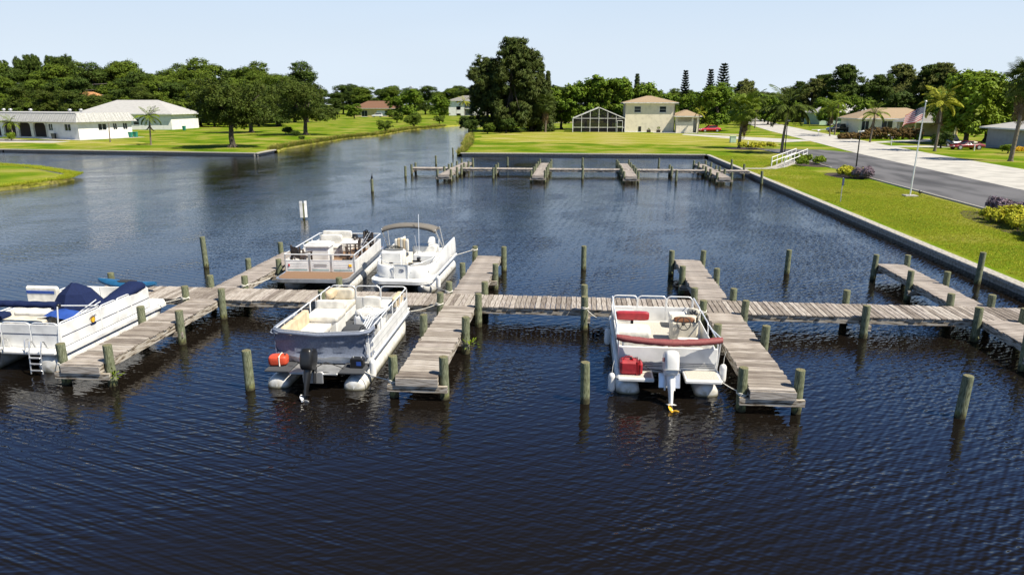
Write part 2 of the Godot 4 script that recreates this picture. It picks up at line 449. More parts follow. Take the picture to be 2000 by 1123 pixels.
func water_normals() -> ImageTexture:   # wind ripples on an 18 m tile: many small waves of whole numbers of periods
	var size := 2048
	var table := PackedFloat32Array()
	table.resize(size)
	for i in size: table[i] = cos(TAU * i / size)
	var r := RandomNumberGenerator.new()
	r.seed = 3
	var kx := PackedInt32Array(); var kz := PackedInt32Array(); var ph := PackedInt32Array(); var ax := PackedFloat32Array(); var az := PackedFloat32Array()
	for i in 20:
		var waves := 46.0 * pow(5.6, i / 19.0)   # periods in the tile: 0.39 m down to 0.07 m
		var dir := deg_to_rad(72.0) + r.randfn(0.0, 0.55)
		var x := roundi(waves * cos(dir)); var z := roundi(waves * sin(dir))
		var slope := 0.0235 * (1.0 if i > 5 else 0.75)
		kx.append(x & 2047); kz.append(z & 2047); ph.append(r.randi_range(0, 2047))
		var l := maxf(sqrt(float(x * x + z * z)), 1.0)
		ax.append(slope * x / l); az.append(slope * z / l)
	var gusts := FastNoiseLite.new()
	gusts.seed = 5; gusts.frequency = 0.004; gusts.fractal_octaves = 3
	var data := PackedByteArray()
	data.resize(size * size * 3)
	var at := 0
	var many := kx.size()
	var gain := PackedFloat32Array()
	gain.resize(64 * 64)
	for j in 64:
		for i in 64:
			var u := TAU * i / 64; var w := TAU * j / 64
			gain[j * 64 + i] = clampf(1.0 + 1.2 * gusts.get_noise_3d(160 * cos(u), 160 * sin(u), 160 * cos(w) + 90 * sin(w)), 0.62, 1.5)
	for j in size:
		for i in size:
			var sx := 0.0; var sz := 0.0
			for k in many:
				var t := table[(kx[k] * i + kz[k] * j + ph[k]) & 2047]
				sx += ax[k] * t; sz += az[k] * t
			var g := gain[(j >> 5) * 64 + (i >> 5)] * 4.0
			var nrm := Vector3(-sx * g, -sz * g, 1.0).normalized()
			data[at] = int(nrm.x * 127.0 + 128.0); data[at + 1] = int(nrm.y * 127.0 + 128.0); data[at + 2] = int(nrm.z * 127.0 + 128.0)
			at += 3
	return ImageTexture.create_from_image(Image.create_from_data(size, size, false, Image.FORMAT_RGB8, data))


func water() -> void:
	var m := StandardMaterial3D.new()
	m.albedo_color = lin(0.0055, 0.0042, 0.0032)
	m.roughness = 0.04
	m.metallic_specular = 0.38
	m.normal_enabled = true
	m.normal_texture = water_normals()
	m.normal_scale = 0.25
	m.uv1_triplanar = true; m.uv1_world_triplanar = true
	m.uv1_scale = Vector3.ONE / 18.0
	# a gently heaving sheet: fine cells near the docks, coarse beyond
	var s := Shape.new()
	var xs := []; var zs := []
	var x := -130.0
	while x < 60.0:
		xs.append(x); x += 0.8 if absf(x) < 40 else 2.5
	xs.append(60.0)
	var z := 12.0
	while z > -260.0:
		zs.append(z); z -= 0.8 if z > -90 else 3.0
	zs.append(-260.0)
	var lift := func(px: float, pz: float) -> float:
		return 0.0010 * sin(px * 0.9 + pz * 1.7) + 0.0008 * sin(px * 2.1 - pz * 1.15 + 1.3) + 0.003 * sin(px * 0.31 + pz * 0.63 + 0.4) if pz > -110 else 0.0
	for q in zs:
		for p in xs:
			var e := 0.2
			var y: float = lift.call(p, q)
			s.vert(Vector3(p, y, q), Vector3((lift.call(p - e, q) - lift.call(p + e, q)) / (2 * e), 1, (lift.call(p, q - e) - lift.call(p, q + e)) / (2 * e)))
	var w := xs.size()
	for j in zs.size() - 1:
		for i in w - 1:
			var a := j * w + i
			s.tri_i(a, a + 1, a + w + 1); s.tri_i(a, a + w + 1, a + w)
	structure("water", s, m)


func ring(pts: Array) -> PackedVector2Array:
	return PackedVector2Array(pts.map(func(p): return Vector2(p[0], p[1])))


func seawall(called: String, line: Array, inward: float, label: String) -> void:   # a concrete wall with a cap beam along straight runs
	var t := thing(called, label, "seawall")
	for k in line.size() - 1:
		var a := Vector3(line[k][0], 0, line[k][1]); var b := Vector3(line[k + 1][0], 0, line[k + 1][1])
		var f := (b - a).normalized()
		var side := f.cross(Vector3.UP) * inward
		var bas := Basis(f, Vector3.UP, f.cross(Vector3.UP))
		var long := (b - a).length()
		var s := Shape.new()
		s.box((a + b) / 2 + side * 0.38 - Vector3.UP * 0.04, Vector3(long - (0.3 if k > 0 else 0.0), 0.75, 0.16), bas)
		part("wall_face", s, M.concrete, t)
		var count := maxi(1, roundi(long / 6.0))
		for i in count:   # the cap is cast in lengths with joints
			var c := Shape.new()
			c.rbox(Vector3.ZERO, Vector3(long / count - 0.02, 0.15, 0.46), 0.02)
			var o := part("cap", c, M.concrete, t)
			o.transform = Transform3D(bas, a + f * (long * (i + 0.5) / count) + side * 0.22 + Vector3.UP * (LAND - 0.06 + 0.008 * sin(i * 7.0)))


func noisy_edge(pts: Array, step: float, amp: float, sd: int) -> Array:   # an outline broken into small steps with a wavering line
	var f := FastNoiseLite.new()
	f.seed = sd; f.frequency = 0.23 if amp < 1.0 else 0.06; f.fractal_octaves = 3
	var out := []
	for k in pts.size():
		var a := Vector2(pts[k][0], pts[k][1]); var b := Vector2(pts[(k + 1) % pts.size()][0], pts[(k + 1) % pts.size()][1])
		var n := maxi(1, int((b - a).length() / step))
		var side := (b - a).normalized().orthogonal()
		for i in n:
			var p := a.lerp(b, i / float(n))
			p += side * f.get_noise_2d(p.x * 2.0, p.y * 2.0) * amp * (0.0 if i == 0 else 1.0)
			out.append([p.x, p.y])
	return out


func bank(called: String, line: Array, out_by: float, top: float, sd: int, left_side: bool) -> void:   # an earth slope from the lawn into the water
	var r := RandomNumberGenerator.new()
	r.seed = sd
	var rings := []
	var dense := []
	for k in line.size() - 1:
		var n := maxi(1, int(Vector2(line[k + 1][0] - line[k][0], line[k + 1][1] - line[k][1]).length() / 0.9))
		for i in n: dense.append(Vector2(line[k][0], line[k][1]).lerp(Vector2(line[k + 1][0], line[k + 1][1]), i / float(n)))
	dense.append(Vector2(line[-1][0], line[-1][1]))
	for k in dense.size():
		var f: Vector2 = (dense[mini(k + 1, dense.size() - 1)] - dense[maxi(k - 1, 0)]).normalized()
		var o := Vector2(-f.y, f.x) * (1.0 if left_side else -1.0)
		var p: Vector2 = dense[k]
		var ra := []
		for q in [[-0.5, top + 0.006], [0.05, top - 0.03], [0.25, top * 0.62], [0.45, 0.12], [0.7, -0.25]]:
			var e: Vector2 = p + o * (q[0] * out_by + r.randf_range(-0.09, 0.09))
			ra.append(Vector3(e.x, q[1] + (r.randf_range(-0.05, 0.05) if q[1] < top else 0.0), e.y))
		rings.append(ra)
	var s := Shape.new()
	s.loft(rings, false, false)
	structure(called, s, M.bank)


func sheet(called: String, pts: Array, y: float, m: Material, lo := -1000.0) -> void:
	var s := Shape.new()
	s.prism(ring(pts), maxf(lo, -1000.0) if lo > -999 else y, y)
	structure(called, s, m)


func land() -> void:
	# the far ground runs to the horizon under everything that stands on it
	var right_bank := [[-15.65, -92.4], [-16.6, -98], [-17.7, -110], [-20.0, -121], [-23.4, -150], [-28.6, -188], [-15.01, -227.26], [45.02, -242.27]]
	var left_bank := [[-42.5, -95.9], [-44.9, -103.2], [-45.3, -114], [-45.7, -137], [-42.9, -146.5], [-43.8, -179], [-39.2, -203], [-25.73, -252.99], [45.02, -268]]
	sheet("lawn_right", [[16.08, 42.88]] + [[16.08, -92.84]] + right_bank + [[45.02, -1900], [1900, -1900], [1900, 40]], LAND, M.lawn)
	sheet("lawn_left", left_bank + [[45, -1900], [-1900, -1900], [-1900, -98.7], [-150, -98.7], [-81.5, -93.8], [-42.1, -89.6]], LAND, M.lawn)
	bank("bank_right", right_bank, 0.9, LAND, 4, false)
	bank("bank_left", [[-43.2, -97.2]] + left_bank.slice(1), 1.1, LAND, 5, true)
	seawall("seawall", [[15.76, 12.86], [15.76, -92.19], [-15.65, -92.19]], 1.0, "long low concrete seawall with a cap beam, edging the lawns beside the docks")
	seawall("seawall", [[-42.4, -96.4], [-41.9, -89.3], [-81.5, -93.6], [-150, -98.5]], 1.0, "low concrete seawall in front of the white house with arches")
	# the grassy spit
	var tip := [[-45.2, -60.0], [-44.4, -57.5], [-44.6, -54], [-45.6, -50], [-50, -44], [-130, -40], [-130, -95], [-80, -78], [-61, -70], [-56, -68.3], [-50.4, -64.4], [-46.6, -61.4]]
	var edge := ring(noisy_edge(tip, 0.8, 0.35, 8))
	var rings := []
	for q in [[1.0, -0.2], [0.985, 0.16], [0.965, 0.36], [0.93, 0.47], [0.8, 0.6], [0.4, 0.7], [0.02, 0.72]]:
		var ra := []
		for p in edge:
			var d: Vector2 = Vector2(-95, -66) + (p - Vector2(-95, -66)) * q[0]
			ra.append(Vector3(d.x, q[1], d.y))
		rings.append(ra)
	var s := Shape.new()
	s.loft(rings.slice(2), true, false)
	structure("grass_spit", s, M.lawn)
	var e := Shape.new()
	e.loft(rings.slice(0, 3), true, false)
	structure("spit_bank", e, M.bank)
	# drier grass on the middle lawn, and by the white house
	sheet("lawn_dry", noisy_edge([[-17.15, -120.06], [2.14, -114.7], [19.3, -113.63], [25.73, -110.42], [34.3, -120.06], [36.45, -141.5], [32.16, -151.15], [6.43, -158.66], [-8.58, -160.8], [-19.3, -156.51]], 1.5, 7.0, 3), LAND + 0.005, M.dry)
	sheet("lawn_dry_left", noisy_edge([[-94.34, -107.2], [-70.75, -102.91], [-64.32, -106.13], [-66.46, -111.49], [-83.62, -115.78], [-96.48, -114.7]], 1.5, 4.0, 6), LAND + 0.005, M.dry)
	# road, parking lot, drives
	var left_edge := [[31.3, 10.72], [32.05, -32.16], [33.02, -55.74], [34.3, -77.18], [35.59, -96.48], [39.13, -128.64], [43.42, -171.52], [48.45, -211.18], [54.14, -251.92], [62.18, -294.8], [80.4, -353.76]]
	var road := left_edge.duplicate()
	for k in range(left_edge.size() - 1, -1, -1): road.append([left_edge[k][0] + 9.2, left_edge[k][1]])
	sheet("road", road, LAND + 0.012, M.road)
	sheet("parking_lot", noisy_edge([[24.87, 10.72], [31.41, 10.72], [32.16, -32.16], [33.12, -55.74], [34.41, -77.18], [35.59, -97.55], [33.23, -103.34], [24.55, -104.41], [25.3, -97.55], [25.94, -90.05], [25.19, -81.47], [24.98, -65.39], [24.87, -46.1]], 3.0, 0.12, 9), LAND + 0.008, M.asphalt)
	for d in [[[43.52, -110.63], [43.95, -113.2], [66.46, -116.2], [66.46, -109.34]], [[44.6, -120.06], [45.02, -122.64], [64.32, -137.22], [64.32, -129.71]], [[49.96, -145.79], [50.81, -149.65], [70.75, -158.66], [70.75, -151.15]], [[54.67, -177.95], [55.74, -181.17], [83.62, -203.68], [83.62, -197.25]], [[32.59, -121.35], [39.24, -127.14], [39.66, -130.14], [21.44, -153.3], [20.37, -149.01]], [[-85.76, -108.92], [-84.69, -111.92], [-106.13, -121.67], [-139.36, -121.67], [-139.36, -115.78]]]:
		sheet("driveway", d, LAND + 0.007, M.road)
	sheet("house_path", noisy_edge([[15.5, -159.3], [26.5, -157.0], [33.0, -150.0], [31.5, -148.6], [25.0, -154.6], [15.5, -157.8]], 1.0, 0.3, 2), LAND + 0.011, M.road)
	# kerb between lot and lawn
	var kerb := thing("kerb", "pale concrete kerb strip between the asphalt lot and the lawn", "kerb")
	var line := [[24.87, -12.86], [24.82, -46.1], [24.92, -65.39]]
	for k in line.size() - 1:
		var a := Vector3(line[k][0], 0, line[k][1]); var b := Vector3(line[k + 1][0], 0, line[k + 1][1])
		var n := int((b - a).length() / 2.4)
		for i in n:
			var c := Shape.new()
			c.rbox(Vector3.ZERO, Vector3(0.16, 0.16, (b - a).length() / n - 0.015), 0.02)
			part("kerbstone", c, M.concrete, kerb, a.lerp(b, (i + 0.5) / n) + Vector3(-0.08, LAND + 0.03, 0), atan2(b.x - a.x, b.z - a.z))
	for q in [[[25.94, -90.05], [24.66, -104.31]], [[25.08, -81.69], [25.03, -73.97]]]:
		var a := Vector3(q[0][0], LAND + 0.03, q[0][1]); var b := Vector3(q[1][0], LAND + 0.03, q[1][1])
		var n := int((b - a).length() / 2.4)
		for i in n:
			var c := Shape.new()
			c.rbox(Vector3.ZERO, Vector3(0.16, 0.16, (b - a).length() / n - 0.015), 0.02)
			part("kerbstone", c, M.concrete, kerb, a.lerp(b, (i + 0.5) / n), atan2(b.x - a.x, b.z - a.z))
	# mulch beds
	for q in [[23.8, -66.04, 1.82, 2.79], [23.58, -38.06, 2.04, 6.97], [24.23, -78.26, 1.72, 3.43], [23.16, -104.63, 2.79, 3.22], [-98.62, -115.24, 10.72, 1.72]]:
		var pts := []
		for i in 18: pts.append([q[0] + q[2] * cos(TAU * i / 18), q[1] + q[3] * sin(TAU * i / 18)])
		sheet("mulch_bed", noisy_edge(pts, 0.5, 0.18, int(q[1] * -1)), LAND + 0.014, M.mulch)


func pile_mesh(sd: int, top: float, r := 0.108) -> ArrayMesh:   # treated round timber; wet stained foot, weathered head, checks in the end grain
	var k := RandomNumberGenerator.new()
	k.seed = sd
	var s := Shape.new()
	var tilt := Vector3(k.randf_range(-0.025, 0.025), 0, k.randf_range(-0.025, 0.025))
	var rings := []
	var tints := []
	var ys := [-0.6, -0.05, 0.03, 0.10, 0.2, top * 0.5, top - 0.10, top - 0.012, top]
	for j in ys.size():
		var y: float = ys[j]
		var ra := []
		var rr: float = r * (1.04 - 0.05 * y) * (0.93 if j == ys.size() - 1 else 1.0)
		for i in 14:
			var t := TAU * i / 14
			ra.append(Vector3(cos(t), 0, -sin(t)) * rr * (1.0 + 0.05 * sin(i * 2.4 + sd)) + tilt * y + Vector3.UP * y)
		rings.append(ra)
	s.loft(rings, true, false)
	var green := k.randf()
	for i in s.v.size():
		var y := s.v[i].y
		var wet := k.randf_range(0.05, 0.13)
		var col := Color(0.95, 1.0 + 0.10 * green, 0.90 + 0.18 * green)
		if y < wet: col = Color(0.30, 0.27, 0.18)
		elif y < 0.15: col = Color(1.25, 1.1, 0.62)   # the tide line's crust
		s.c[i] = col
	s.tint = Color(1.02, 0.88, 0.72)
	var hub := tilt * top + Vector3.UP * (top + 0.006)
	for i in 14:
		s.tint = Color(1.02, 0.88, 0.72) * (0.75 if i % 5 == sd % 5 else k.randf_range(0.92, 1.1))
		s.tri(hub, rings[-1][i], rings[-1][(i + 1) % 14])
	return s.mesh()


var pile_kinds := []


func pile(parent: Node3D, x: float, z: float, k: int, origin := Vector3.ZERO) -> MeshInstance3D:
	return part("pile", pile_kinds[k % pile_kinds.size()], M.pile, parent, Vector3(x, 0, z) - origin, k * 1.7)


func plank_run(parent: Node3D, from: Vector3, dir: Vector3, count: int, long: float, pitch: float, sd: int, apart: bool) -> void:
	# boards side by side along DIR; each board's own length lies across it
	var k := RandomNumberGenerator.new()
	k.seed = sd
	var across := Vector3.UP.cross(dir)
	var s := Shape.new()
	var one := Shape.new()
	one.rbox(Vector3.ZERO, Vector3(long, 0.038, pitch - 0.02), 0.006)
	var mesh := one.mesh()
	var worn := 0
	for i in count:
		if k.randf() < 0.28: worn = k.randi_range(0, 7)
		var which := (worn + k.randi_range(0, 2)) % 8
		var t := Transform3D(Basis(across, Vector3.UP, dir) * Basis(Vector3.UP, k.randf_range(-0.006, 0.006)), from + dir * pitch * (i + 0.5) + across * k.randf_range(-0.022, 0.022) + Vector3.UP * (k.randf_range(-0.006, 0.005) - 0.019))
		t.basis = t.basis * Basis(Vector3.FORWARD, k.randf_range(-0.012, 0.012))
		if apart:
			var o := part("plank", mesh, M.planks[which], parent)
			o.transform = t
		else:
			s.tint = Color.WHITE * k.randf_range(0.7, 1.2)
			s.xf = t
			s.rbox(Vector3.ZERO, Vector3(long, 0.038, pitch - 0.02), 0.006)
	if not apart:
		var o := part("planks", s, M.planks[1 if absf(dir.x) > 0.5 else 5], parent)
		o.set_meta("kind", "stuff")


func finger(dock: Node3D, x: float, z0: float, z1: float, sd: int, apart: bool, end_at: float) -> void:   # a finger pier of half a metre each side of x
	var f := Node3D.new()
	f.name = "finger_pier"
	dock.add_child(f, true)
	f.position = Vector3(x, 0, z0)
	var long := absf(z1 - z0)
	var way := signf(z1 - z0)
	plank_run(f, Vector3(0, DECK, 0), Vector3(0, 0, way), int(long / 0.16), 1.0, 0.16, sd, apart)
	for s in [-1, 1]:
		var b := Shape.new()
		b.box(Vector3.ZERO, Vector3(long - 0.06, 0.19, 0.045))
		part("side_beam", b, M.beam, f, Vector3(s * 0.465, DECK - 0.138, way * long / 2), PI / 2)
	var e := Shape.new()
	e.box(Vector3.ZERO, Vector3(1.0, 0.185, 0.04))
	part("end_board", e, M.planks[3], f, Vector3(0, DECK - 0.135, end_at - z0 - signf(end_at - z0) * 0.018))
	for z in [0.38, 3.35]:
		var c := Shape.new()
		c.box(Vector3.ZERO, Vector3(1.42, 0.16, 0.09))
		part("cross_beam", c, M.beam, f, Vector3(0, DECK - 0.315, (end_at + (z0 - end_at) * 0.0 + signf((z0 + z1) / 2 - end_at) * z) - z0 + (0.0 if z > 1 else -0.30 * signf((z0 + z1) / 2 - end_at))))


func dock(z_shift: float, label: String, near: bool) -> Node3D:
	var t := thing("wooden_dock", label, "dock", Vector3(0, 0, z_shift))
	var walk := Node3D.new()
	walk.name = "walkway"
	t.add_child(walk)
	var x0 := -16.35
	plank_run(walk, Vector3(x0, DECK, -21.6), Vector3(1, 0, 0), int((15.7 - x0) / 0.16), 1.42, 0.16, 11 if near else 12, near)
	for z in [-20.95, -22.25]:
		var x := x0 + 0.02
		while x < 15.4:
			var l := minf(4.12, 15.68 - x)
			var b := Shape.new()
			b.box(Vector3.ZERO, Vector3(l - 0.01, 0.19, 0.045))
			part("side_beam", b, M.beam, walk, Vector3(x + l / 2, DECK - 0.138, z))
			x += 4.12
	var sd := 40
	for x in [-12.0, -3.67, 4.38, 12.25]:
		sd += 3
		finger(t, x, -20.9, -14.95, sd, near and x < 8, -14.95)
		finger(t, x, -22.3, -28.4, sd + 1, false, -28.4)
		for z in [-15.22, -18.35, -20.8, -22.42, -25.25, -28.3]:
			for s in [-1, 1]:
				var jx: float = x + s * 0.61
				pile(t, jx, z - (0.1 if s < 0 and z == -18.35 else 0.0), sd + int(z * 3) + 100 + s * 2)
	for x in [-16.25, -8.05, 0.24, 8.5]:
		for z in [-20.8, -22.42]:
			pile(t, x, z, int(x) + 60 + int(z))
		var c := Shape.new()
		c.box(Vector3.ZERO, Vector3(0.09, 0.16, 1.75))
		part("cross_beam", c, M.beam, t, Vector3(x + 0.13, DECK - 0.315, -21.6))
	return t


func docks() -> void:
	for i in 7: pile_kinds.append(pile_mesh(i + 1, 1.0 + 0.03 * (i % 3)))
	dock(0.0, "weathered timber dock with finger piers where the four pontoon boats are moored", true)
	dock(-46.7, "distant empty timber dock with four short finger piers, near the house lawn", false)


func free_pile(x: float, z: float, sd: int, label: String, top := 1.0) -> MeshInstance3D:
	return solo("mooring_pile", pile_mesh(sd, top), M.pile, label, "pile", Vector3(x, 0, z), sd * 1.3, "free-standing mooring piles")


func mooring_piles() -> void:
	free_pile(-7.9, -15.3, 21, "lone greenish timber pile in the water beside the boat with slate cloth and orange-red tank")
	free_pile(0.24, -15.3, 22, "lone timber pile in open water between the slate-covered boat's pier and the burgundy-covered boat")
	free_pile(8.54, -15.3, 23, "lone greenish pile in open water beyond the burgundy-covered boat's pier")
	free_pile(8.5, -28.9, 24, "lone pile in the water behind the walkway, between the two piers without boats")
	free_pile(0.23, -28.9, 25, "slim pile behind the walkway opposite the empty berth")
	var lean := free_pile(-15.75, -27.8, 26, "leaning pile in the blue water behind the navy-covered boat", 1.3)
	lean.rotation = Vector3(0, 0, 0.05)
	free_pile(15.35, -27.9, 27, "stout pile standing against the lawn seawall by the near walkway", 1.25)
	for k in 3: free_pile(15.4, [-62.0, -69.0, -74.6][k], 28 + k, "timber pile against the seawall at the distant dock", 1.15)
	free_pile(-16.4, -65.5, 31, "lone pile in open water off the end of the distant dock")
	for q in [[-16.1, -78.5], [-16.7, -92.6], [-7.9, -77.0], [0.2, -77.0], [8.3, -77.0]]: free_pile(q[0], q[1], 32 + int(q[0]) + 20, "slim pile in the water between the distant dock and the house lawn", 1.05)
	for q in [[-7.9, -64.2], [0.2, -64.5], [8.4, -63.3]]: free_pile(q[0], q[1], 60 + int(q[0]), "slim pile in the water on the boat side of the distant dock", 1.05)
	free_pile(-16.15, -53.8, 33, "lone pile with a dark bird perched on top", 1.0)
	# the bird: a cormorant resting upright on the pile
	var b := Shape.new()
	var rings := []
	for q in [[0.0, 0.0, 0.03], [0.05, 0.01, 0.075], [0.14, 0.015, 0.085], [0.22, 0.03, 0.06], [0.28, 0.05, 0.03], [0.36, 0.055, 0.022], [0.40, 0.065, 0.03], [0.43, 0.085, 0.026], [0.445, 0.12, 0.008], [0.44, 0.17, 0.004]]:
		var ra := []
		for i in 8: ra.append(Vector3(cos(TAU * i / 8) * q[2], q[0], q[1] - sin(TAU * i / 8) * q[2]))
		rings.append(ra)
	b.loft(rings)
	b.cyl(Vector3(0, 0.06, -0.03), Vector3(0, -0.06, -0.16), 0.03, 0.012, 6)
	solo("bird", b, M.black, "small dark bird perched on a lone pile in the water", "bird", Vector3(-16.15, 1.0, -53.8), 0.8)
	# channel marker: two white boards on a post
	var t := thing("channel_marker", "white board marker on a post rising from the water behind the boats", "marker", Vector3(-16.45, 0, -40.5), 0.5)
	part("post", pile_mesh(44, 0.95, 0.07), M.pile, t)
	for s in [-1, 1]:
		var p := Shape.new()
		p.rbox(Vector3.ZERO, Vector3(0.17, 0.98, 0.03), 0.005)
		var o := part("board", p, M.white, t, Vector3(s * 0.13, 0.60, 0.06))
		o.rotation = Vector3(0, s * 0.35, 0)
	# weeds sprouting where piles meet the beams
	for q in [[-2.95, -18.2, 0.42], [-11.25, -15.1, 0.3]]:
		var w := Shape.new()
		for i in 34:
			var d := Vector3(rng.randf_range(-0.3, 1), rng.randf_range(-0.1, 0.7), rng.randf_range(-0.6, 0.6)).normalized()
			var p: Vector3 = d * q[2] * rng.randf_range(0.1, 0.75)
			w.tint = Color.WHITE * rng.randf_range(0.7, 1.3)
			w.leaf(p, d * 0.05, d.cross(Vector3.UP).normalized() * 0.02, Vector3.UP)
		solo("weed_clump", w, M.bright, "small green weed sprouting from the pile and beam of the pier beside the " + ("empty berth" if q[0] > -5 else "navy-covered boat"), "weed", Vector3(q[0], 0.30, q[1]))




# ---- boats: local axes, bow towards -z, stern lip at z = 0, water at y = 0 ----
func pontoons(t: Node3D, apart: float, r: float, y: float, stern: float, bow: float) -> void:
	for s in [-1, 1]:
		var sh := Shape.new()
		var rings := []
		for q in [[0.0, 0.04, 0], [0.012, 0.45, 0], [0.035, 0.72, 0], [0.075, 0.90, 0], [0.14, 1.0, 0], [0.4, 1.0, 0]]:
			rings.append([stern - q[0], r * q[1], 0.0])
		var long := stern - bow
		for k in 5: rings.append([stern - 0.4 - (long - 1.4) * (k + 1) / 5.0, r, 0.0])
		for q in [[0.75, 0.97, 0.03], [0.45, 0.80, 0.11], [0.2, 0.55, 0.2], [0.05, 0.28, 0.27], [0.0, 0.04, 0.3]]:
			rings.append([bow + q[0], r * q[1], q[2]])
		var loops := []
		for q in rings:
			var ra := []
			for i in 18: ra.append(Vector3(s * apart + cos(TAU * i / 18) * q[1], y + q[2] + sin(TAU * i / 18) * q[1], q[0]))
			loops.append(ra)
		loops.reverse()
		sh.loft(loops)
		for i in sh.v.size():   # algae and grime at the waterline
			if sh.v[i].y < 0.03: sh.c[i] = Color(0.35, 0.33, 0.24)
		var o := part("pontoon", sh, M.tubealu, t)
		var st := Shape.new()
		st.box(Vector3(s * apart, y + r + 0.03, (stern + bow) / 2 + 0.2), Vector3(0.10, 0.14, long - 1.3))
		part("bracket", st, M.alu, o)


func hoop(a: Vector3, b: Vector3, h: float, round := 0.12, r := 0.019) -> Shape:   # a rail: up from a, over, down to b
	var s := Shape.new()
	var f := (b - a).normalized()
	var pts := [a]
	for i in 5:
		var t := PI / 2 * i / 4
		pts.append(a + Vector3.UP * (h - round + round * sin(t)) + f * (round - round * cos(t)))
	for i in 5:
		var t := PI / 2 * i / 4
		pts.append(b + Vector3.UP * (h - round + round * cos(t)) - f * (round - round * sin(t)))
	pts.append(b)
	s.tube(pts, r, 7)
	return s


func panel(a: Vector3, b: Vector3, h: float, thick := 0.03) -> Shape:
	var s := Shape.new()
	var f := (b - a).normalized()
	s.rbox((a + b) / 2 + Vector3.UP * h / 2, Vector3((b - a).length(), h, thick), 0.008, Basis(f, Vector3.UP, f.cross(Vector3.UP)))
	return s


func puffs(list: Array, e := 0.3) -> Shape:   # rounded boxes: [centre, size, turn about x]
	var s := Shape.new()
	for q in list: s.puff(q[0], q[1], e, Basis(Vector3.RIGHT, q[2] if q.size() > 2 else 0.0))
	return s


func boxes(list: Array, r := 0.012) -> Shape:
	var s := Shape.new()
	for q in list: s.rbox(q[0], q[1], r)
	return s


func pipe(pts: Array, r := 0.019, sides := 7) -> Shape:
	var s := Shape.new()
	s.tube(pts, r, sides)
	return s


func node(called: String, parent: Node3D, at := Vector3.ZERO) -> Node3D:
	var o := Node3D.new()
	o.name = called
	o.position = at
	parent.add_child(o, true)
	return o


func steering_wheel(parent: Node3D, at: Vector3, tilt: float, rim: Material, r := 0.17) -> void:
	var s := Shape.new()
	var b := Basis(Vector3.RIGHT, tilt)
	var pts := []
	for i in 25: pts.append(at + b * Vector3(cos(TAU * i / 24), sin(TAU * i / 24), 0) * r)
	s.tube(pts, 0.014, 6)
	for i in 5: s.cyl(at + b * Vector3(0, 0, -0.02), at + b * Vector3(cos(TAU * i / 5 + 0.3), sin(TAU * i / 5 + 0.3), 0) * r, 0.012, 0.008, 5)
	s.cyl(at + b * Vector3(0, 0, -0.1), at + b * Vector3(0, 0, 0.02), 0.045, 0.035, 10)
	part("steering_wheel", s, rim, parent)


func outboard(t: Node3D, at: Vector3, cowl: Material, leg: Material, prop: Material, k := 1.0) -> Node3D:   # motor hung on the transom
	var o := node("outboard_motor", t, at)
	o.rotation.x = -0.36
	var c := Shape.new()
	var rings := []
	for q in [[0.0, 0.10, 0.15, 0.0], [0.03, 0.13, 0.20, 0.0], [0.12, 0.145, 0.235, 0.0], [0.26, 0.15, 0.25, 0.0], [0.38, 0.145, 0.24, 0.01], [0.45, 0.12, 0.20, 0.02], [0.475, 0.06, 0.11, 0.02]]:
		var ra := []
		for i in 20:
			var u := TAU * i / 20
			ra.append(Vector3(signf(cos(u)) * pow(absf(cos(u)), 0.55) * q[1], q[0] + 0.14, q[3] - signf(sin(u)) * pow(absf(sin(u)), 0.55) * q[2]) * k)
		rings.append(ra)
	c.loft(rings)
	part("cowling", c, cowl, o)
	var l := Shape.new()
	var lr := []
	for q in [[0.15, 0.085, 0.13, 0.0], [0.0, 0.075, 0.12, 0.02], [-0.2, 0.05, 0.10, 0.03], [-0.42, 0.038, 0.09, 0.04], [-0.56, 0.03, 0.085, 0.05]]:
		var ra := []
		for i in 14: ra.append(Vector3(cos(TAU * i / 14) * q[1], q[0], q[3] + sin(TAU * i / 14) * q[2]) * k)
		lr.append(ra)
	l.loft(lr)
	l.rbox(Vector3(0, -0.40, 0.08) * k, Vector3(0.16, 0.014, 0.30) * k, 0.005)
	part("midsection", l, leg, o)
	var g := Shape.new()
	g.cyl(Vector3(0, -0.52, -0.14) * k, Vector3(0, -0.52, 0.04) * k, 0.01, 0.05 * k, 10)
	g.cyl(Vector3(0, -0.52, 0.04) * k, Vector3(0, -0.52, 0.2) * k, 0.05 * k, 0.035 * k, 10)
	part("gearcase", g, leg, o)
	var p := Shape.new()
	for i in 3:
		var b := Basis(Vector3(0, 0, 1), TAU * i / 3 + 0.4) * Basis(Vector3.UP, 0.6)
		p.puff(Vector3(0, -0.52, 0.2) * k + b * Vector3(0, 0.075 * k, 0), Vector3(0.09, 0.14, 0.014) * k, 0.9, b, 10, 6)
	p.cyl(Vector3(0, -0.52, 0.16) * k, Vector3(0, -0.52, 0.25) * k, 0.032 * k, 0.02 * k, 8)
	part("propeller", p, prop, o)
	var br := Shape.new()
	for s in [-1, 1]: br.rbox(Vector3(s * 0.09, 0.02, -0.20) * k, Vector3(0.025, 0.34, 0.16) * k, 0.006)
	br.rbox(Vector3(0, 0.12, -0.22) * k, Vector3(0.22, 0.05, 0.10) * k, 0.01)
	part("clamp_bracket", br, leg, o)
	return o


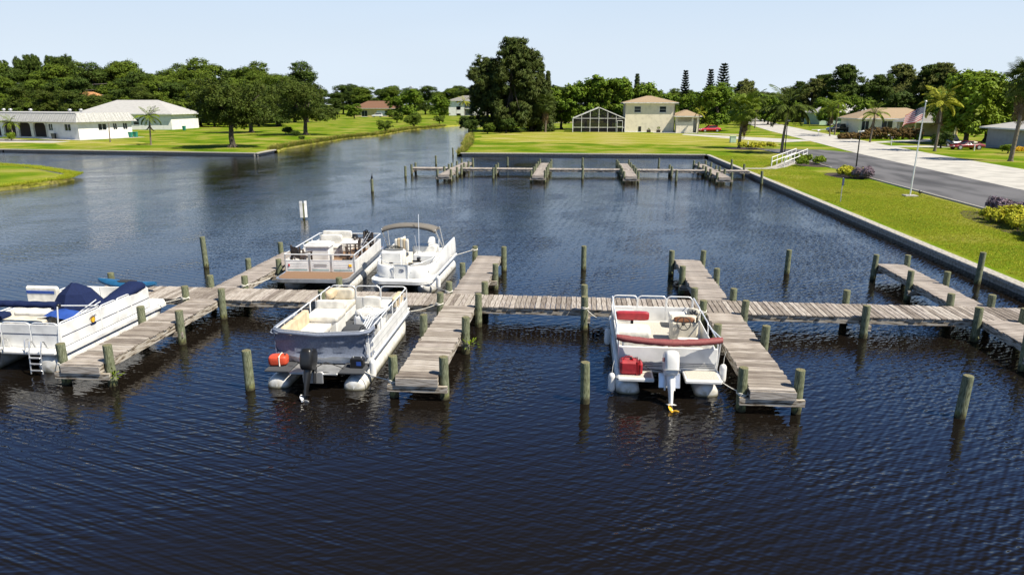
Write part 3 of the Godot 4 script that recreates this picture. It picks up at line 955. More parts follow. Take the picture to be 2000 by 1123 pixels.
func cloth_strip(path: Array, top: float, drop: Array, fold: float, sd: int) -> Shape:   # cloth hung along a path: drop is [height below the top, bulge out] from top to hem
	var r := FastNoiseLite.new()
	r.seed = sd; r.frequency = 0.9
	var pts := []
	for k in path.size() - 1:
		for i in 14: pts.append(path[k].lerp(path[k + 1], i / 14.0))
	pts.append(path[-1])
	var rings := []
	for k in pts.size():
		var f: Vector3 = (pts[mini(k + 1, pts.size() - 1)] - pts[maxi(k - 1, 0)]).normalized()
		var o := f.cross(Vector3.UP)
		var ra := []
		for j in drop.size():
			var q: Array = drop[j]
			var w := r.get_noise_2d(k * 0.22, j * 1.1) * fold
			ra.append(pts[k] + Vector3.UP * (top - q[0] + w * 0.6) + o * (q[1] + w))
		rings.append(ra)
	var s := Shape.new()
	s.loft(rings, false, false)
	return s


func mooring_line(a: Vector3, b: Vector3, sag: float, label: String, r := 0.011) -> MeshInstance3D:
	var pts := []
	for i in 15:
		var t := i / 14.0
		pts.append((b - a) * t + Vector3.DOWN * sag * 4.0 * t * (1 - t))
	var s := Shape.new()
	s.tube(pts, r, 5)
	for k in 3:   # turns round the pile
		var loop := []
		for i in 17: loop.append(b - a + Vector3(cos(TAU * i / 16) * 0.125, 0.015 * k - 0.02 + 0.02 * sin(i * 1.1 + k), sin(TAU * i / 16) * 0.125))
		s.tube(loop, r, 5)
	return solo("mooring_line", s, M.rope, label, "rope", a, 0.0, "mooring lines")


func fender(at: Vector3, label: String) -> void:
	var t := thing("fender", label, "fender", at, 0.0, "hanging boat fenders")
	var s := Shape.new()
	var rings := []
	for q in [[-0.24, 0.02], [-0.225, 0.05], [-0.19, 0.075], [-0.14, 0.085], [0.14, 0.085], [0.19, 0.075], [0.225, 0.05], [0.24, 0.02]]:
		var ra := []
		for i in 12: ra.append(Vector3(cos(TAU * i / 12) * q[1], q[0], -sin(TAU * i / 12) * q[1]))
		rings.append(ra)
	s.loft(rings)
	part("body", s, M.white, t)
	var l := Shape.new()
	l.tube([Vector3(0, 0.23, 0), Vector3(0.01, 0.4, 0), Vector3(0.04, 0.55, 0)], 0.008, 5)
	part("line", l, M.rope, t)


func lettering(parent: Node3D, words: String, at: Vector3, high: float, turn: float, m: Material) -> void:
	var tm := TextMesh.new()
	tm.text = words
	tm.font_size = 32
	tm.pixel_size = high / 24.0
	tm.depth = 0.006
	var o := part("lettering", tm, m, parent, at, turn)


func boats() -> void:
	red_boat()
	grey_boat()
	old_boat()
	sport_boat()
	blue_boat()


func red_boat() -> void:
	var o := Vector3(2.2, 0, -15.62)
	var t := thing("pontoon_boat", "white pontoon boat with burgundy bimini cover and white outboard motor", "boat", o)
	pontoons(t, 0.93, 0.285, 0.02, -0.28, -5.05)
	var d := Shape.new()
	d.rbox(Vector3(0, 0.475, -2.85), Vector3(2.4, 0.09, 4.4), 0.02)
	for s in [-1, 1]: d.rbox(Vector3(s * 0.78, 0.475, -0.32), Vector3(0.84, 0.088, 0.66), 0.02)
	part("deck", d, M.gel, t)
	part("floor_covering", boxes([[Vector3(0, 0.522, -2.6), Vector3(2.2, 0.008, 3.8)], [Vector3(0.78, 0.522, -0.34), Vector3(0.74, 0.008, 0.55)], [Vector3(-0.78, 0.522, -0.34), Vector3(0.74, 0.008, 0.55)]], 0.002), M.floor, t)
	for s in [-1, 1]:
		var rub := Shape.new()
		rub.rbox(Vector3(s * 1.21, 0.475, -2.55), Vector3(0.035, 0.06, 5.0), 0.01)
		part("rub_rail", rub, M.alu, t)
	# side fences: panel and rail, and three hooped sections at the bow
	for s in [-1, 1]:
		for q in [[-0.68, -2.0], [-2.02, -3.3], [-3.32, -4.55]]:
			var a := Vector3(s * 1.17, 0.52, q[0]); var b := Vector3(s * 1.17, 0.52, q[1])
			var p := part("fence_panel", panel(a, b, 0.46), M.panel, t)
			for y in [0.62, 0.66]:
				var st := Shape.new()
				st.box((a + b) / 2 + Vector3(s * 0.017, y - 0.3, 0), Vector3(0.006, 0.016, absf(q[0] - q[1]) - 0.06))
				part("stripe", st, M.black, p)
			part("rail", hoop(a, b, 0.76), M.rail, t)
	for q in [[-1.15, -0.44], [-0.42, 0.40], [0.42, 1.15]]:
		var a := Vector3(q[0], 0.52, -4.58); var b := Vector3(q[1], 0.52, -4.58)
		part("fence_panel", panel(a, b, 0.44), M.panel, t)
		part("rail", hoop(a, b, 0.76), M.rail, t)
	var w := part("stern_panel", panel(Vector3(-1.17, 0.52, -0.66), Vector3(1.17, 0.52, -0.66), 0.56, 0.05), M.panel, t)
	for y in [0.60, 0.645, 0.69]:
		part("stripe", boxes([[Vector3(0.25, y, -0.632), Vector3(1.75, 0.014, 0.006)]], 0.001), M.black, w)
	# seats
	var se := node("bench_seat", t)
	part("base", boxes([[Vector3(-0.68, 0.64, -2.72), Vector3(0.86, 0.26, 0.66)]], 0.03), M.panel, se)
	part("cushion", puffs([[Vector3(-0.68, 0.83, -2.68), Vector3(0.92, 0.16, 0.74)]], 0.25), M.vinyl, se)
	part("backrest", puffs([[Vector3(-0.68, 1.10, -3.16), Vector3(0.93, 0.24, 0.20)]], 0.35), M.red, se)
	part("backrest_bracket", boxes([[Vector3(-0.68, 0.93, -3.14), Vector3(0.08, 0.14, 0.05)]], 0.01), M.rubber, se)
	var st := node("stern_bench", t)
	part("base", boxes([[Vector3(0, 0.66, -0.96), Vector3(2.2, 0.28, 0.5)]], 0.03), M.panel, st)
	for s in [-1, 1]:
		part("cushion", puffs([[Vector3(s * 0.55, 0.86, -1.0), Vector3(1.08, 0.14, 0.56)]], 0.25), M.vinyl, st)
		part("backrest", puffs([[Vector3(s * 0.55, 1.07, -0.78), Vector3(1.08, 0.30, 0.14)]], 0.3), M.vinyl, st)
	for q in [[-0.80, -4.2, 0.5], [0.75, -4.15, 0.56]]:
		var b := node("bow_seat", t)
		part("base", boxes([[Vector3(q[0], 0.64, q[1]), Vector3(q[2], 0.24, 0.5)]], 0.03), M.panel, b)
		part("cushion", puffs([[Vector3(q[0], 0.82, q[1]), Vector3(q[2] + 0.05, 0.15, 0.56)]], 0.3), M.vinyl, b)
	# helm
	var h := node("helm_console", t)
	part("cabinet", boxes([[Vector3(0.68, 0.82, -2.86), Vector3(0.72, 0.60, 0.46)], [Vector3(0.68, 1.13, -2.93), Vector3(0.74, 0.12, 0.36)]], 0.05), M.beige, h)
	var dash := Shape.new()
	dash.puff(Vector3(0.66, 1.16, -2.70), Vector3(0.56, 0.16, 0.10), 0.5, Basis(Vector3.RIGHT, -0.5))
	part("dashboard", dash, M.wood, h)
	steering_wheel(h, Vector3(0.62, 1.12, -2.48), -0.45, M.rubber, 0.175)
	part("throttle", boxes([[Vector3(0.98, 1.18, -2.62), Vector3(0.05, 0.16, 0.05)]], 0.01), M.black, h)
	var fan := Shape.new()
	fan.puff(Vector3(0.97, 1.15, -3.2), Vector3(0.38, 0.40, 0.10), 0.7, Basis(Vector3.UP, -0.5))
	part("helm_shield", fan, M.beige, h)
	for i in 4:
		var slit := Shape.new()
		slit.puff(Vector3(0.95 + 0.012 * i, 1.16, -3.14) + Basis(Vector3.UP, -0.5) * Vector3(cos(i * 0.75 + 0.4) * 0.1, sin(i * 0.75 + 0.4) * 0.1, 0), Vector3(0.05, 0.12, 0.02), 0.8, Basis(Vector3.UP, -0.5) * Basis(Vector3.FORWARD, -i * 0.75 + 1.1), 8, 6)
		part("vent_slot", slit, M.grey_carpet, h)
	var hs := node("helm_seat", t)
	part("base", boxes([[Vector3(0.66, 0.66, -1.72), Vector3(0.5, 0.28, 0.46)]], 0.03), M.panel, hs)
	part("cushion", puffs([[Vector3(0.66, 0.86, -1.72), Vector3(0.56, 0.13, 0.52)]], 0.3), M.vinyl, hs)
	# stowed bimini in its burgundy boot, drooping between the corners
	var rings := []
	for k in 29:
		var u := -1.0 + 2.0 * k / 28
		var c := Vector3(u * 1.24, 1.30 + 0.05 * pow(absf(u), 2.2), -0.36 - 0.16 * u * u)
		var ra := []
		for i in 12:
			var a := TAU * i / 12
			var rr := 0.078 * (1.0 + 0.13 * sin(k * 1.9 + i * 1.3) * 0.6) * (0.8 if absf(u) > 0.97 else 1.0)
			ra.append(c + Vector3(0, sin(a) * rr * 1.05, -cos(a) * rr * 1.35))
		rings.append(ra)
	var boot := Shape.new()
	boot.loft(rings)
	var bm := node("bimini_top", t)
	part("boot", boot, M.burgundy, bm)
	for s in [-1, 1]:
		part("pole", pipe([Vector3(s * 1.17, 1.26, -1.7), Vector3(s * 1.23, 1.36, -0.6)]), M.rail, bm)
		part("pole", pipe([Vector3(s * 1.17, 0.54, -0.62), Vector3(s * 1.2, 1.34, -0.5)]), M.rail, bm)
	part("strap", pipe([Vector3(0, 1.14, -0.2), Vector3(0.03, 1.05, -0.22), Vector3(0.02, 1.0, -0.3)], 0.008), M.rope, bm)
	var m := outboard(t, Vector3(0.0, 0.50, 0.16), M.gel, M.gel, M.yellow, 1.22)
	part("mount_plate", boxes([[Vector3(0, 0.05, -0.26), Vector3(0.5, 0.36, 0.05)]], 0.01), M.alu, m)
	part("trim_band", boxes([[Vector3(0, 0.30, 0.0), Vector3(0.372, 0.016, 0.60)]], 0.004), M.grey_wall, m)
	part("decal", boxes([[Vector3(-0.178, 0.53, 0.06), Vector3(0.014, 0.09, 0.32)]], 0.003), M.paint_red, m)
	part("fuel_hose", pipe([Vector3(0, 0.2, -0.2), Vector3(-0.2, 0.28, -0.3), Vector3(-0.45, 0.3, -0.36), Vector3(-0.62, 0.42, -0.4)], 0.011), M.rubber, m)
	# red fuel can and box on the stern deck
	var f := thing("fuel_tank", "red plastic fuel tank on the stern deck beside the white outboard motor", "fuel tank", o + Vector3(-0.88, 0.527, -0.34))
	part("tank", boxes([[Vector3(-0.06, 0.17, 0), Vector3(0.42, 0.34, 0.36)], [Vector3(0.21, 0.155, 0.01), Vector3(0.10, 0.31, 0.36)]], 0.05), M.red, f)
	part("rib", boxes([[Vector3(0.12, 0.17, 0), Vector3(0.02, 0.345, 0.37)], [Vector3(0.15, 0.17, 0), Vector3(0.02, 0.345, 0.37)]], 0.01), M.red, f)
	part("cap", boxes([[Vector3(0.0, 0.36, 0.0), Vector3(0.07, 0.05, 0.07)]], 0.02), M.black, f)
	part("handle", pipe([Vector3(-0.2, 0.33, 0.05), Vector3(-0.16, 0.42, 0.05), Vector3(0.0, 0.43, 0.05), Vector3(0.04, 0.33, 0.05)], 0.014), M.red, f)
	fender(o + Vector3(-1.33, 0.42, -3.3), "white fender hanging forward on the burgundy-covered boat's stripe side")
	fender(o + Vector3(-1.33, 0.30, -0.25), "white fender hanging at the burgundy-covered boat's stern corner by the red tank")
	fender(o + Vector3(1.31, 0.50, -0.55), "white fender squeezed between the burgundy-covered boat and the pier")
	mooring_line(Vector3(3.35, 0.50, -15.75), Vector3(3.77, 0.42, -15.22), 0.03, "white rope from the burgundy-covered boat's stern to the pier's end pile")
	mooring_line(Vector3(1.0, 0.60, -20.0), Vector3(0.24, 0.72, -20.8), 0.16, "slack white rope from the burgundy-covered boat's bow to the walkway pile")
	mooring_line(Vector3(3.4, 0.6, -20.1), Vector3(3.77, 0.7, -20.8), 0.04, "short white rope from the burgundy-covered boat's bow to the pile at the pier's root")


func grey_boat() -> void:
	var o := Vector3(-6.32, 0, -15.4)
	var t := thing("pontoon_boat", "white pontoon boat with slate cloth round its stern, tan seats and black outboard motor", "boat", o, 0.018)
	pontoons(t, 0.96, 0.285, 0.02, -0.05, -5.2)
	part("deck", boxes([[Vector3(0, 0.465, -2.95), Vector3(2.44, 0.09, 4.5)]], 0.02), M.gel, t)
	for s in [-1, 1]:
		part("stern_step", boxes([[Vector3(s * 0.92, 0.45, -0.36), Vector3(0.62, 0.05, 0.68)]], 0.015), M.grey_carpet, t)
		part("rub_rail", boxes([[Vector3(s * 1.235, 0.465, -2.9), Vector3(0.035, 0.07, 4.6)]], 0.01), M.alu, t)
	part("floor_covering", boxes([[Vector3(0, 0.515, -2.9), Vector3(2.3, 0.008, 4.2)]], 0.002), M.grey_carpet, t)
	for s in [-1, 1]:
		for q in [[-0.72, -1.95], [-1.97, -3.2], [-3.22, -4.1], [-4.12, -5.0]]:
			var a := Vector3(s * 1.19, 0.51, q[0]); var b := Vector3(s * 1.19, 0.51, q[1])
			var p := part("fence_panel", panel(a, b, 0.44), M.panel, t)
			for y in [0.70, 0.86]:
				part("groove_strip", boxes([[(a + b) / 2 + Vector3(s * 0.018, y - 0.51, 0), Vector3(0.006, 0.014, absf(q[0] - q[1]) - 0.05)]], 0.001), M.metal, p)
			part("rail", hoop(a, b, 0.78, 0.08), M.rail, t)
			part("post", pipe([(a + b) / 2 + Vector3(0, 0.42, 0), (a + b) / 2 + Vector3(0, 0.76, 0)], 0.013, 6), M.rail, t)
	for q in [[-1.18, -0.42], [-0.40, 0.36], [0.38, 1.18]]:
		var a := Vector3(q[0], 0.51, -5.04); var b := Vector3(q[1], 0.51, -5.04)
		part("fence_panel", panel(a, b, 0.46), M.panel, t)
		part("rail", hoop(a, b, 0.80), M.rail, t)
	part("stern_panel", panel(Vector3(-1.19, 0.51, -0.72), Vector3(1.19, 0.51, -0.72), 0.5, 0.04), M.panel, t)
	# slate cloth: rolled bimini boot and skirt hung round the stern corners
	var cl := node("stern_cover", t)
	var path := [Vector3(-1.25, 0, -2.1), Vector3(-1.28, 0, -0.85), Vector3(-1.18, 0, -0.60), Vector3(0, 0, -0.52), Vector3(1.16, 0, -0.60), Vector3(1.27, 0, -0.80), Vector3(1.26, 0, -1.1)]
	path.reverse()
	part("skirt", cloth_strip(path, 1.24, [[0.0, -0.05], [0.07, 0.05], [0.17, 0.02], [0.25, 0.075], [0.38, 0.05], [0.50, 0.09], [0.60, 0.03]], 0.05, 4), M.slate, cl)
	var roll := []
	for p in [Vector3(-1.2, 1.24, -2.2), Vector3(-1.24, 1.25, -1.2), Vector3(-1.22, 1.27, -0.75), Vector3(-1.0, 1.27, -0.58), Vector3(0, 1.23, -0.5), Vector3(1.0, 1.27, -0.58), Vector3(1.2, 1.27, -0.75), Vector3(1.22, 1.25, -1.15)]: roll.append(p)
	part("roll", pipe(roll, 0.045, 8), M.slate, cl)
	part("frame_tube", pipe(roll.map(func(p): return p + Vector3(0, 0.055, -0.03)), 0.018, 6), M.alu, cl)
	# seats along one side: tan backrests, white cushions
	var s1 := node("lounge_seat", t)
	part("base", boxes([[Vector3(-0.76, 0.63, -1.75), Vector3(0.7, 0.24, 1.7)]], 0.03), M.panel, s1)
	part("cushion", puffs([[Vector3(-0.72, 0.81, -1.75), Vector3(0.76, 0.15, 1.72)]], 0.2), M.vinyl, s1)
	for z in [-1.32, -2.18]: part("backrest", puffs([[Vector3(-1.06, 1.06, z), Vector3(0.16, 0.42, 0.86)]], 0.3), M.tan, s1)
	var s2 := node("storage_seat", t)
	part("base", boxes([[Vector3(-0.66, 0.72, -3.0), Vector3(0.86, 0.42, 0.78)]], 0.03), M.panel, s2)
	part("cushion", puffs([[Vector3(-0.66, 0.98, -3.0), Vector3(0.92, 0.16, 0.86)]], 0.2), M.vinyl, s2)
	part("backrest", puffs([[Vector3(-0.66, 1.16, -3.48), Vector3(0.9, 0.24, 0.16)]], 0.3), M.vinyl, s2)
	var s3 := node("bow_seat", t)
	part("base", boxes([[Vector3(-0.74, 0.66, -4.3), Vector3(0.78, 0.3, 1.0)]], 0.03), M.panel, s3)
	part("cushion", puffs([[Vector3(-0.74, 0.88, -4.3), Vector3(0.82, 0.15, 1.06)]], 0.2), M.beige, s3)
	part("backrest", puffs([[Vector3(-0.78, 1.12, -4.82), Vector3(0.8, 0.34, 0.2)]], 0.4), M.beige, s3)
	part("bolster", puffs([[Vector3(-1.0, 1.2, -4.5), Vector3(0.26, 0.26, 0.62)]], 0.6), M.tan, s3)
	var s4 := node("bow_seat", t)
	part("base", boxes([[Vector3(0.80, 0.66, -4.45), Vector3(0.66, 0.3, 0.8)]], 0.03), M.panel, s4)
	part("cushion", puffs([[Vector3(0.80, 0.88, -4.45), Vector3(0.7, 0.15, 0.86)]], 0.2), M.vinyl, s4)
	part("backrest", puffs([[Vector3(1.05, 1.08, -4.4), Vector3(0.16, 0.34, 0.84)]], 0.35), M.tan, s4)
	# helm: rounded white console and swivel seat
	var h := node("helm_console", t)
	var c := Shape.new()
	c.puff(Vector3(0.70, 0.86, -2.65), Vector3(0.78, 0.72, 0.72), 0.35)
	part("cabinet", c, M.gel, h)
	var hood := Shape.new()
	hood.puff(Vector3(0.70, 1.12, -2.72), Vector3(0.80, 0.34, 0.80), 0.6, Basis(Vector3.RIGHT, -0.25))
	part("dashboard", hood, M.vinyl, h)
	steering_wheel(h, Vector3(0.70, 1.28, -2.40), -0.8, M.white, 0.18)
	part("throttle", boxes([[Vector3(1.05, 1.22, -2.45), Vector3(0.05, 0.16, 0.06)]], 0.01), M.black, h)
	for i in 3: part("gauge", boxes([[Vector3(0.36 + i * 0.09, 1.205, -2.36), Vector3(0.06, 0.012, 0.06)]], 0.004), M.black, h)
	var hs := node("helm_seat", t)
	var dk := Shape.new()
	dk.puff(Vector3(0.52, 0.86, -1.72), Vector3(0.62, 0.5, 0.6), 0.55)
	part("seat_cover", dk, M.grey_carpet, hs)
	part("pedestal", pipe([Vector3(0.52, 0.52, -1.72), Vector3(0.52, 0.75, -1.72)], 0.05), M.metal, hs)
	var s5 := node("swivel_seat", t)
	part("cushion", puffs([[Vector3(0.42, 0.92, -3.6), Vector3(0.56, 0.14, 0.52)]], 0.35), M.vinyl, s5)
	part("backrest", puffs([[Vector3(0.42, 1.14, -3.86), Vector3(0.56, 0.36, 0.12)]], 0.4), M.vinyl, s5)
	part("pedestal", pipe([Vector3(0.42, 0.52, -3.6), Vector3(0.42, 0.88, -3.6)], 0.05), M.metal, s5)
	# bundle of folded bimini bows along the starboard rail
	var bm := node("bimini_frame", t)
	for i in 4: part("bow_tube", pipe([Vector3(1.16 - 0.03 * i, 1.30 + 0.05 * i, -0.8), Vector3(1.10 - 0.05 * i, 1.34 + 0.03 * i, -1.6), Vector3(1.17, 1.30, -2.9)], 0.014, 6), M.rail, bm)
	part("hinge", boxes([[Vector3(1.17, 1.16, -1.55), Vector3(0.05, 0.12, 0.06)], [Vector3(1.13, 1.05, -1.2), Vector3(0.06, 0.2, 0.12)]], 0.01), M.black, bm)
	# transom shelf, motor, plank from the bow
	part("motor_mount", boxes([[Vector3(0, 0.42, -0.30), Vector3(1.2, 0.05, 0.62)], [Vector3(0, 0.34, 0.02), Vector3(0.5, 0.3, 0.05)]], 0.012), M.alu, t)
	part("bow_plank", boxes([[Vector3(1.02, 0.50, -5.3), Vector3(0.3, 0.045, 0.62)]], 0.008), M.gel, t)
	var m := outboard(t, Vector3(-0.02, 0.48, 0.30), M.black, M.black, M.metal, 1.1)
	part("cable", pipe([Vector3(0.08, 0.2, -0.22), Vector3(0.3, 0.34, -0.35), Vector3(0.6, 0.24, -0.5), Vector3(0.82, 0.14, -0.55)], 0.012), M.rubber, m)
	part("cable", pipe([Vector3(0.08, 0.1, -0.22), Vector3(0.4, 0.1, -0.4), Vector3(0.75, 0.16, -0.56)], 0.012), M.rubber, m)
	part("fuel_hose", pipe([Vector3(-0.08, 0.2, -0.2), Vector3(-0.35, 0.3, -0.45), Vector3(-0.6, 0.38, -0.5)], 0.012), M.rubber, m)
	var f := thing("fuel_tank", "rounded orange-red fuel tank with a pale strap on the slate-covered boat's stern step", "fuel tank", o + Vector3(-1.02, 0.478, -0.40), 0.15)
	part("tank", puffs([[Vector3(0, 0.13, 0), Vector3(0.48, 0.26, 0.32)]], 0.5), M.orange, f)
	part("strap", boxes([[Vector3(0.05, 0.13, 0), Vector3(0.035, 0.275, 0.34)]], 0.02), M.rope, f)
	part("cap", boxes([[Vector3(0.16, 0.25, 0), Vector3(0.06, 0.06, 0.06)]], 0.02), M.black, f)
	var b := thing("battery", "black boat battery with blue label on the slate-covered boat's stern step", "battery", o + Vector3(0.98, 0.478, -0.42))
	part("case", boxes([[Vector3(0, 0.12, 0), Vector3(0.32, 0.24, 0.2)]], 0.015), M.black, b)
	part("sticker", boxes([[Vector3(0.06, 0.12, 0.102), Vector3(0.12, 0.1, 0.004)]], 0.001), M.bluetarp, b)
	part("terminal", boxes([[Vector3(0.1, 0.25, 0), Vector3(0.03, 0.04, 0.03)], [Vector3(-0.1, 0.25, 0), Vector3(0.03, 0.04, 0.03)]], 0.005), M.metal, b)
	fender(o + Vector3(1.32, 0.40, -0.55), "white fender hanging at the slate-covered boat's stern corner beside the pier")
	mooring_line(Vector3(-5.12, 0.46, -15.6), Vector3(-4.28, 0.42, -15.22), 0.05, "white rope from the slate-covered boat's stern to the pier's end pile")
	mooring_line(Vector3(-5.1, 0.55, -20.4), Vector3(-4.28, 0.72, -20.8), 0.04, "white rope from the slate-covered boat's bow to the pile at the pier's root")


func chair(at: Vector3, turn: float, label: String) -> void:   # dark slatted resin armchair
	var t := thing("patio_chair", label, "chair", at, turn, "dark chairs aboard the old white boat")
	for i in 5: part("back_slat", boxes([[Vector3(0, 0, 0), Vector3(0.50, 0.075, 0.02)]], 0.006), M.brown, t, Vector3(0, 0.48 + i * 0.085, 0.24 + i * 0.02))
	for i in 5: part("seat_slat", boxes([[Vector3(0, 0, 0), Vector3(0.48, 0.02, 0.085)]], 0.006), M.brown, t, Vector3(0, 0.40, -0.2 + i * 0.1))
	for s in [-1, 1]:
		part("armrest", boxes([[Vector3(s * 0.28, 0.62, -0.02), Vector3(0.075, 0.03, 0.56)]], 0.01), M.brown, t)
		part("leg", boxes([[Vector3(s * 0.27, 0.30, -0.25), Vector3(0.075, 0.60, 0.05)]], 0.01), M.brown, t)
		part("leg", boxes([[Vector3(s * 0.27, 0.44, 0.26), Vector3(0.06, 0.88, 0.06)]], 0.01), M.brown, t)


func old_boat() -> void:
	var o := Vector3(-9.93, 0, -29.85)
	var turn := PI + 0.055
	var t := thing("pontoon_boat", "older white pontoon boat with brown carpeted bow deck and teal stripes", "boat", o, turn)
	pontoons(t, 0.98, 0.32, 0.06, -0.1, -5.75)
	var d := Shape.new()
	var pts := [[-1.36, 0.0], [1.36, 0.0], [1.36, -5.45]]
	for i in 7: pts.append([1.06 + 0.30 * cos(PI / 2 * i / 6), -5.72 - 0.32 * sin(PI / 2 * i / 6)])
	for i in 7: pts.append([-1.06 - 0.30 * sin(PI / 2 * i / 6), -5.72 - 0.32 * cos(PI / 2 * i / 6)])
	pts.append([-1.36, -5.45])
	d.prism(ring(pts), 0.47, 0.60)
	part("deck", d, M.alu, t)
	var c := Shape.new()
	c.prism(ring(pts.map(func(p): return [p[0] * 0.945, p[1] * 0.985 - 0.02])), 0.601, 0.61)
	part("deck_carpet", c, M.carpet, t)
	# fence: panels low, two rails above
	var runs := [[Vector3(-1.33, 0.61, -0.5), Vector3(-1.33, 0.61, -4.85)], [Vector3(1.33, 0.61, -0.5), Vector3(1.33, 0.61, -4.85)], [Vector3(-1.33, 0.61, -0.5), Vector3(1.33, 0.61, -0.5)]]
	for q in runs:
		var n := roundi((q[1] - q[0]).length() / 1.1)
		for i in n:
			var a: Vector3 = q[0].lerp(q[1], i / float(n)); var b: Vector3 = q[0].lerp(q[1], (i + 1.0) / n)
			var f := (b - a).normalized() * 0.03
			if q[0].z == q[1].z and i != 1 and i != 0: pass
			part("fence_panel", panel(a + f, b - f, 0.40), M.panel, t)
			part("post", pipe([b, b + Vector3.UP * 0.66], 0.018), M.rail, t)
		part("top_rail", pipe([q[0] + Vector3.UP * 0.66, q[1] + Vector3.UP * 0.66], 0.024), M.rail, t)
		part("mid_rail", pipe([q[0] + Vector3.UP * 0.42, q[1] + Vector3.UP * 0.42], 0.018), M.rail, t)
	var fz := -4.9
	for q in [[-1.30, -0.46], [-0.42, 0.36], [0.40, 1.30]]:
		var a := Vector3(q[0], 0.61, fz); var b := Vector3(q[1], 0.61, fz)
		var p := part("front_panel", panel(a, b, 0.42), M.panel, t)
		for k in 4: part("ridge", boxes([[Vector3((q[0] + q[1]) / 2, 0.73 + k * 0.065, fz - 0.018), Vector3(q[1] - q[0] - 0.14, 0.018, 0.008)]], 0.003), M.panel, p)
		part("stripe", boxes([[Vector3((q[0] + q[1]) / 2, 0.675, fz - 0.018), Vector3(q[1] - q[0] - 0.14, 0.02, 0.006)]], 0.001), M.teal, p)
		for x in [q[0], q[1]]: part("post", boxes([[Vector3(x, 0.95, fz), Vector3(0.045, 0.68, 0.045)]], 0.01), M.alu, t)
		if q[0] < -0.40 and q[0] > -0.45: part("name_plate", boxes([[Vector3(-0.03, 0.86, fz - 0.024), Vector3(0.48, 0.09, 0.006)]], 0.001), M.metal, p)
	part("lamp_lens", boxes([[Vector3(-1.16, 0.86, fz - 0.03), Vector3(0.12, 0.10, 0.03)]], 0.02), M.yellow, t)
	part("lamp_lens", boxes([[Vector3(1.16, 0.86, fz - 0.03), Vector3(0.06, 0.09, 0.03)]], 0.02), M.paint_red, t)
	part("top_rail", pipe([Vector3(-1.33, 1.27, fz), Vector3(1.33, 1.27, fz)], 0.024), M.rail, t)
	part("mid_rail", pipe([Vector3(-1.33, 1.04, fz), Vector3(1.33, 1.04, fz)], 0.022), M.rail, t)
	# console, seats, table
	var h := node("helm_console", t)
	part("cabinet", boxes([[Vector3(0.55, 0.92, -3.1), Vector3(0.96, 0.62, 0.62)]], 0.04), M.gel, h)
	part("lid", boxes([[Vector3(0.55, 1.28, -3.1), Vector3(1.04, 0.12, 0.72)], [Vector3(0.55, 1.36, -3.05), Vector3(0.8, 0.06, 0.5)]], 0.03), M.gel, h)
	var s1 := node("helm_seat", t)
	part("base", boxes([[Vector3(0.45, 0.78, -2.0), Vector3(0.9, 0.34, 0.6)]], 0.03), M.panel, s1)
	part("cushion", puffs([[Vector3(0.45, 1.0, -2.0), Vector3(0.95, 0.14, 0.64)]], 0.3), M.vinyl, s1)
	part("backrest", puffs([[Vector3(0.45, 1.24, -1.75), Vector3(0.95, 0.42, 0.14)]], 0.3), M.vinyl, s1)
	var s2 := node("stern_seat", t)
	part("base", boxes([[Vector3(0.5, 0.8, -0.95), Vector3(1.3, 0.36, 0.6)]], 0.03), M.panel, s2)
	part("cushion", puffs([[Vector3(0.5, 1.04, -0.95), Vector3(1.34, 0.14, 0.64)]], 0.3), M.vinyl, s2)
	part("backrest", puffs([[Vector3(0.5, 1.26, -0.70), Vector3(1.3, 0.34, 0.14)]], 0.3), M.vinyl, s2)
	var tb := node("table", t)
	part("top", boxes([[Vector3(-0.45, 1.22, -2.2), Vector3(0.72, 0.04, 0.6)]], 0.015), M.gel, tb)
	part("leg", pipe([Vector3(-0.45, 0.61, -2.2), Vector3(-0.45, 1.2, -2.2)], 0.03), M.metal, tb)
	var k := node("ladder", t)
	for s in [0.0, 0.10]: part("rail", pipe([Vector3(-1.0 + s, 0.66, -4.3), Vector3(-1.12 + s, 1.5, -1.3)], 0.015), M.alu, k)
	for i in 8: part("rung", pipe([Vector3(-1.0, 0.66, -4.3).lerp(Vector3(-1.12, 1.5, -1.3), (i + 0.5) / 8), Vector3(-0.9, 0.66, -4.3).lerp(Vector3(-1.02, 1.5, -1.3), (i + 0.5) / 8)], 0.01, 5), M.alu, k)
	outboard(t, Vector3(0, 0.5, 0.3), M.black, M.black, M.metal)
	var at := func(x: float, z: float) -> Vector3: return o + Basis(Vector3.UP, turn) * Vector3(x, 0.612, z)
	chair(at.call(0.90, -4.2), turn + 2.5, "dark slatted patio chair on the carpet just behind the front rail of the older boat")
	chair(at.call(-0.75, -2.9), turn - 1.4, "dark slatted patio chair beside the white table aboard the older boat")
	chair(at.call(-0.85, -1.5), turn - 0.6, "dark slatted patio chair near the stern rail of the older boat")
	var fl := Shape.new()
	fl.tube([at.call(-1.1, -1.0), at.call(-1.02, -1.2) + Vector3.UP * 0.4, at.call(-0.95, -1.45) + Vector3.UP * 0.95], 0.05, 8, 0.09)
	solo("folded_parasol", fl, M.black, "folded black parasol leaning on the older boat's side rail", "parasol")
	mooring_line(Vector3(-8.75, 0.55, -24.3), Vector3(-8.05, 0.78, -22.42), 0.06, "white rope from the older boat's bow corner to the walkway pile")
	mooring_line(Vector3(-11.2, 0.55, -24.0), Vector3(-11.39, 0.72, -22.42), 0.04, "white rope from the older boat's bow to the pier pile")


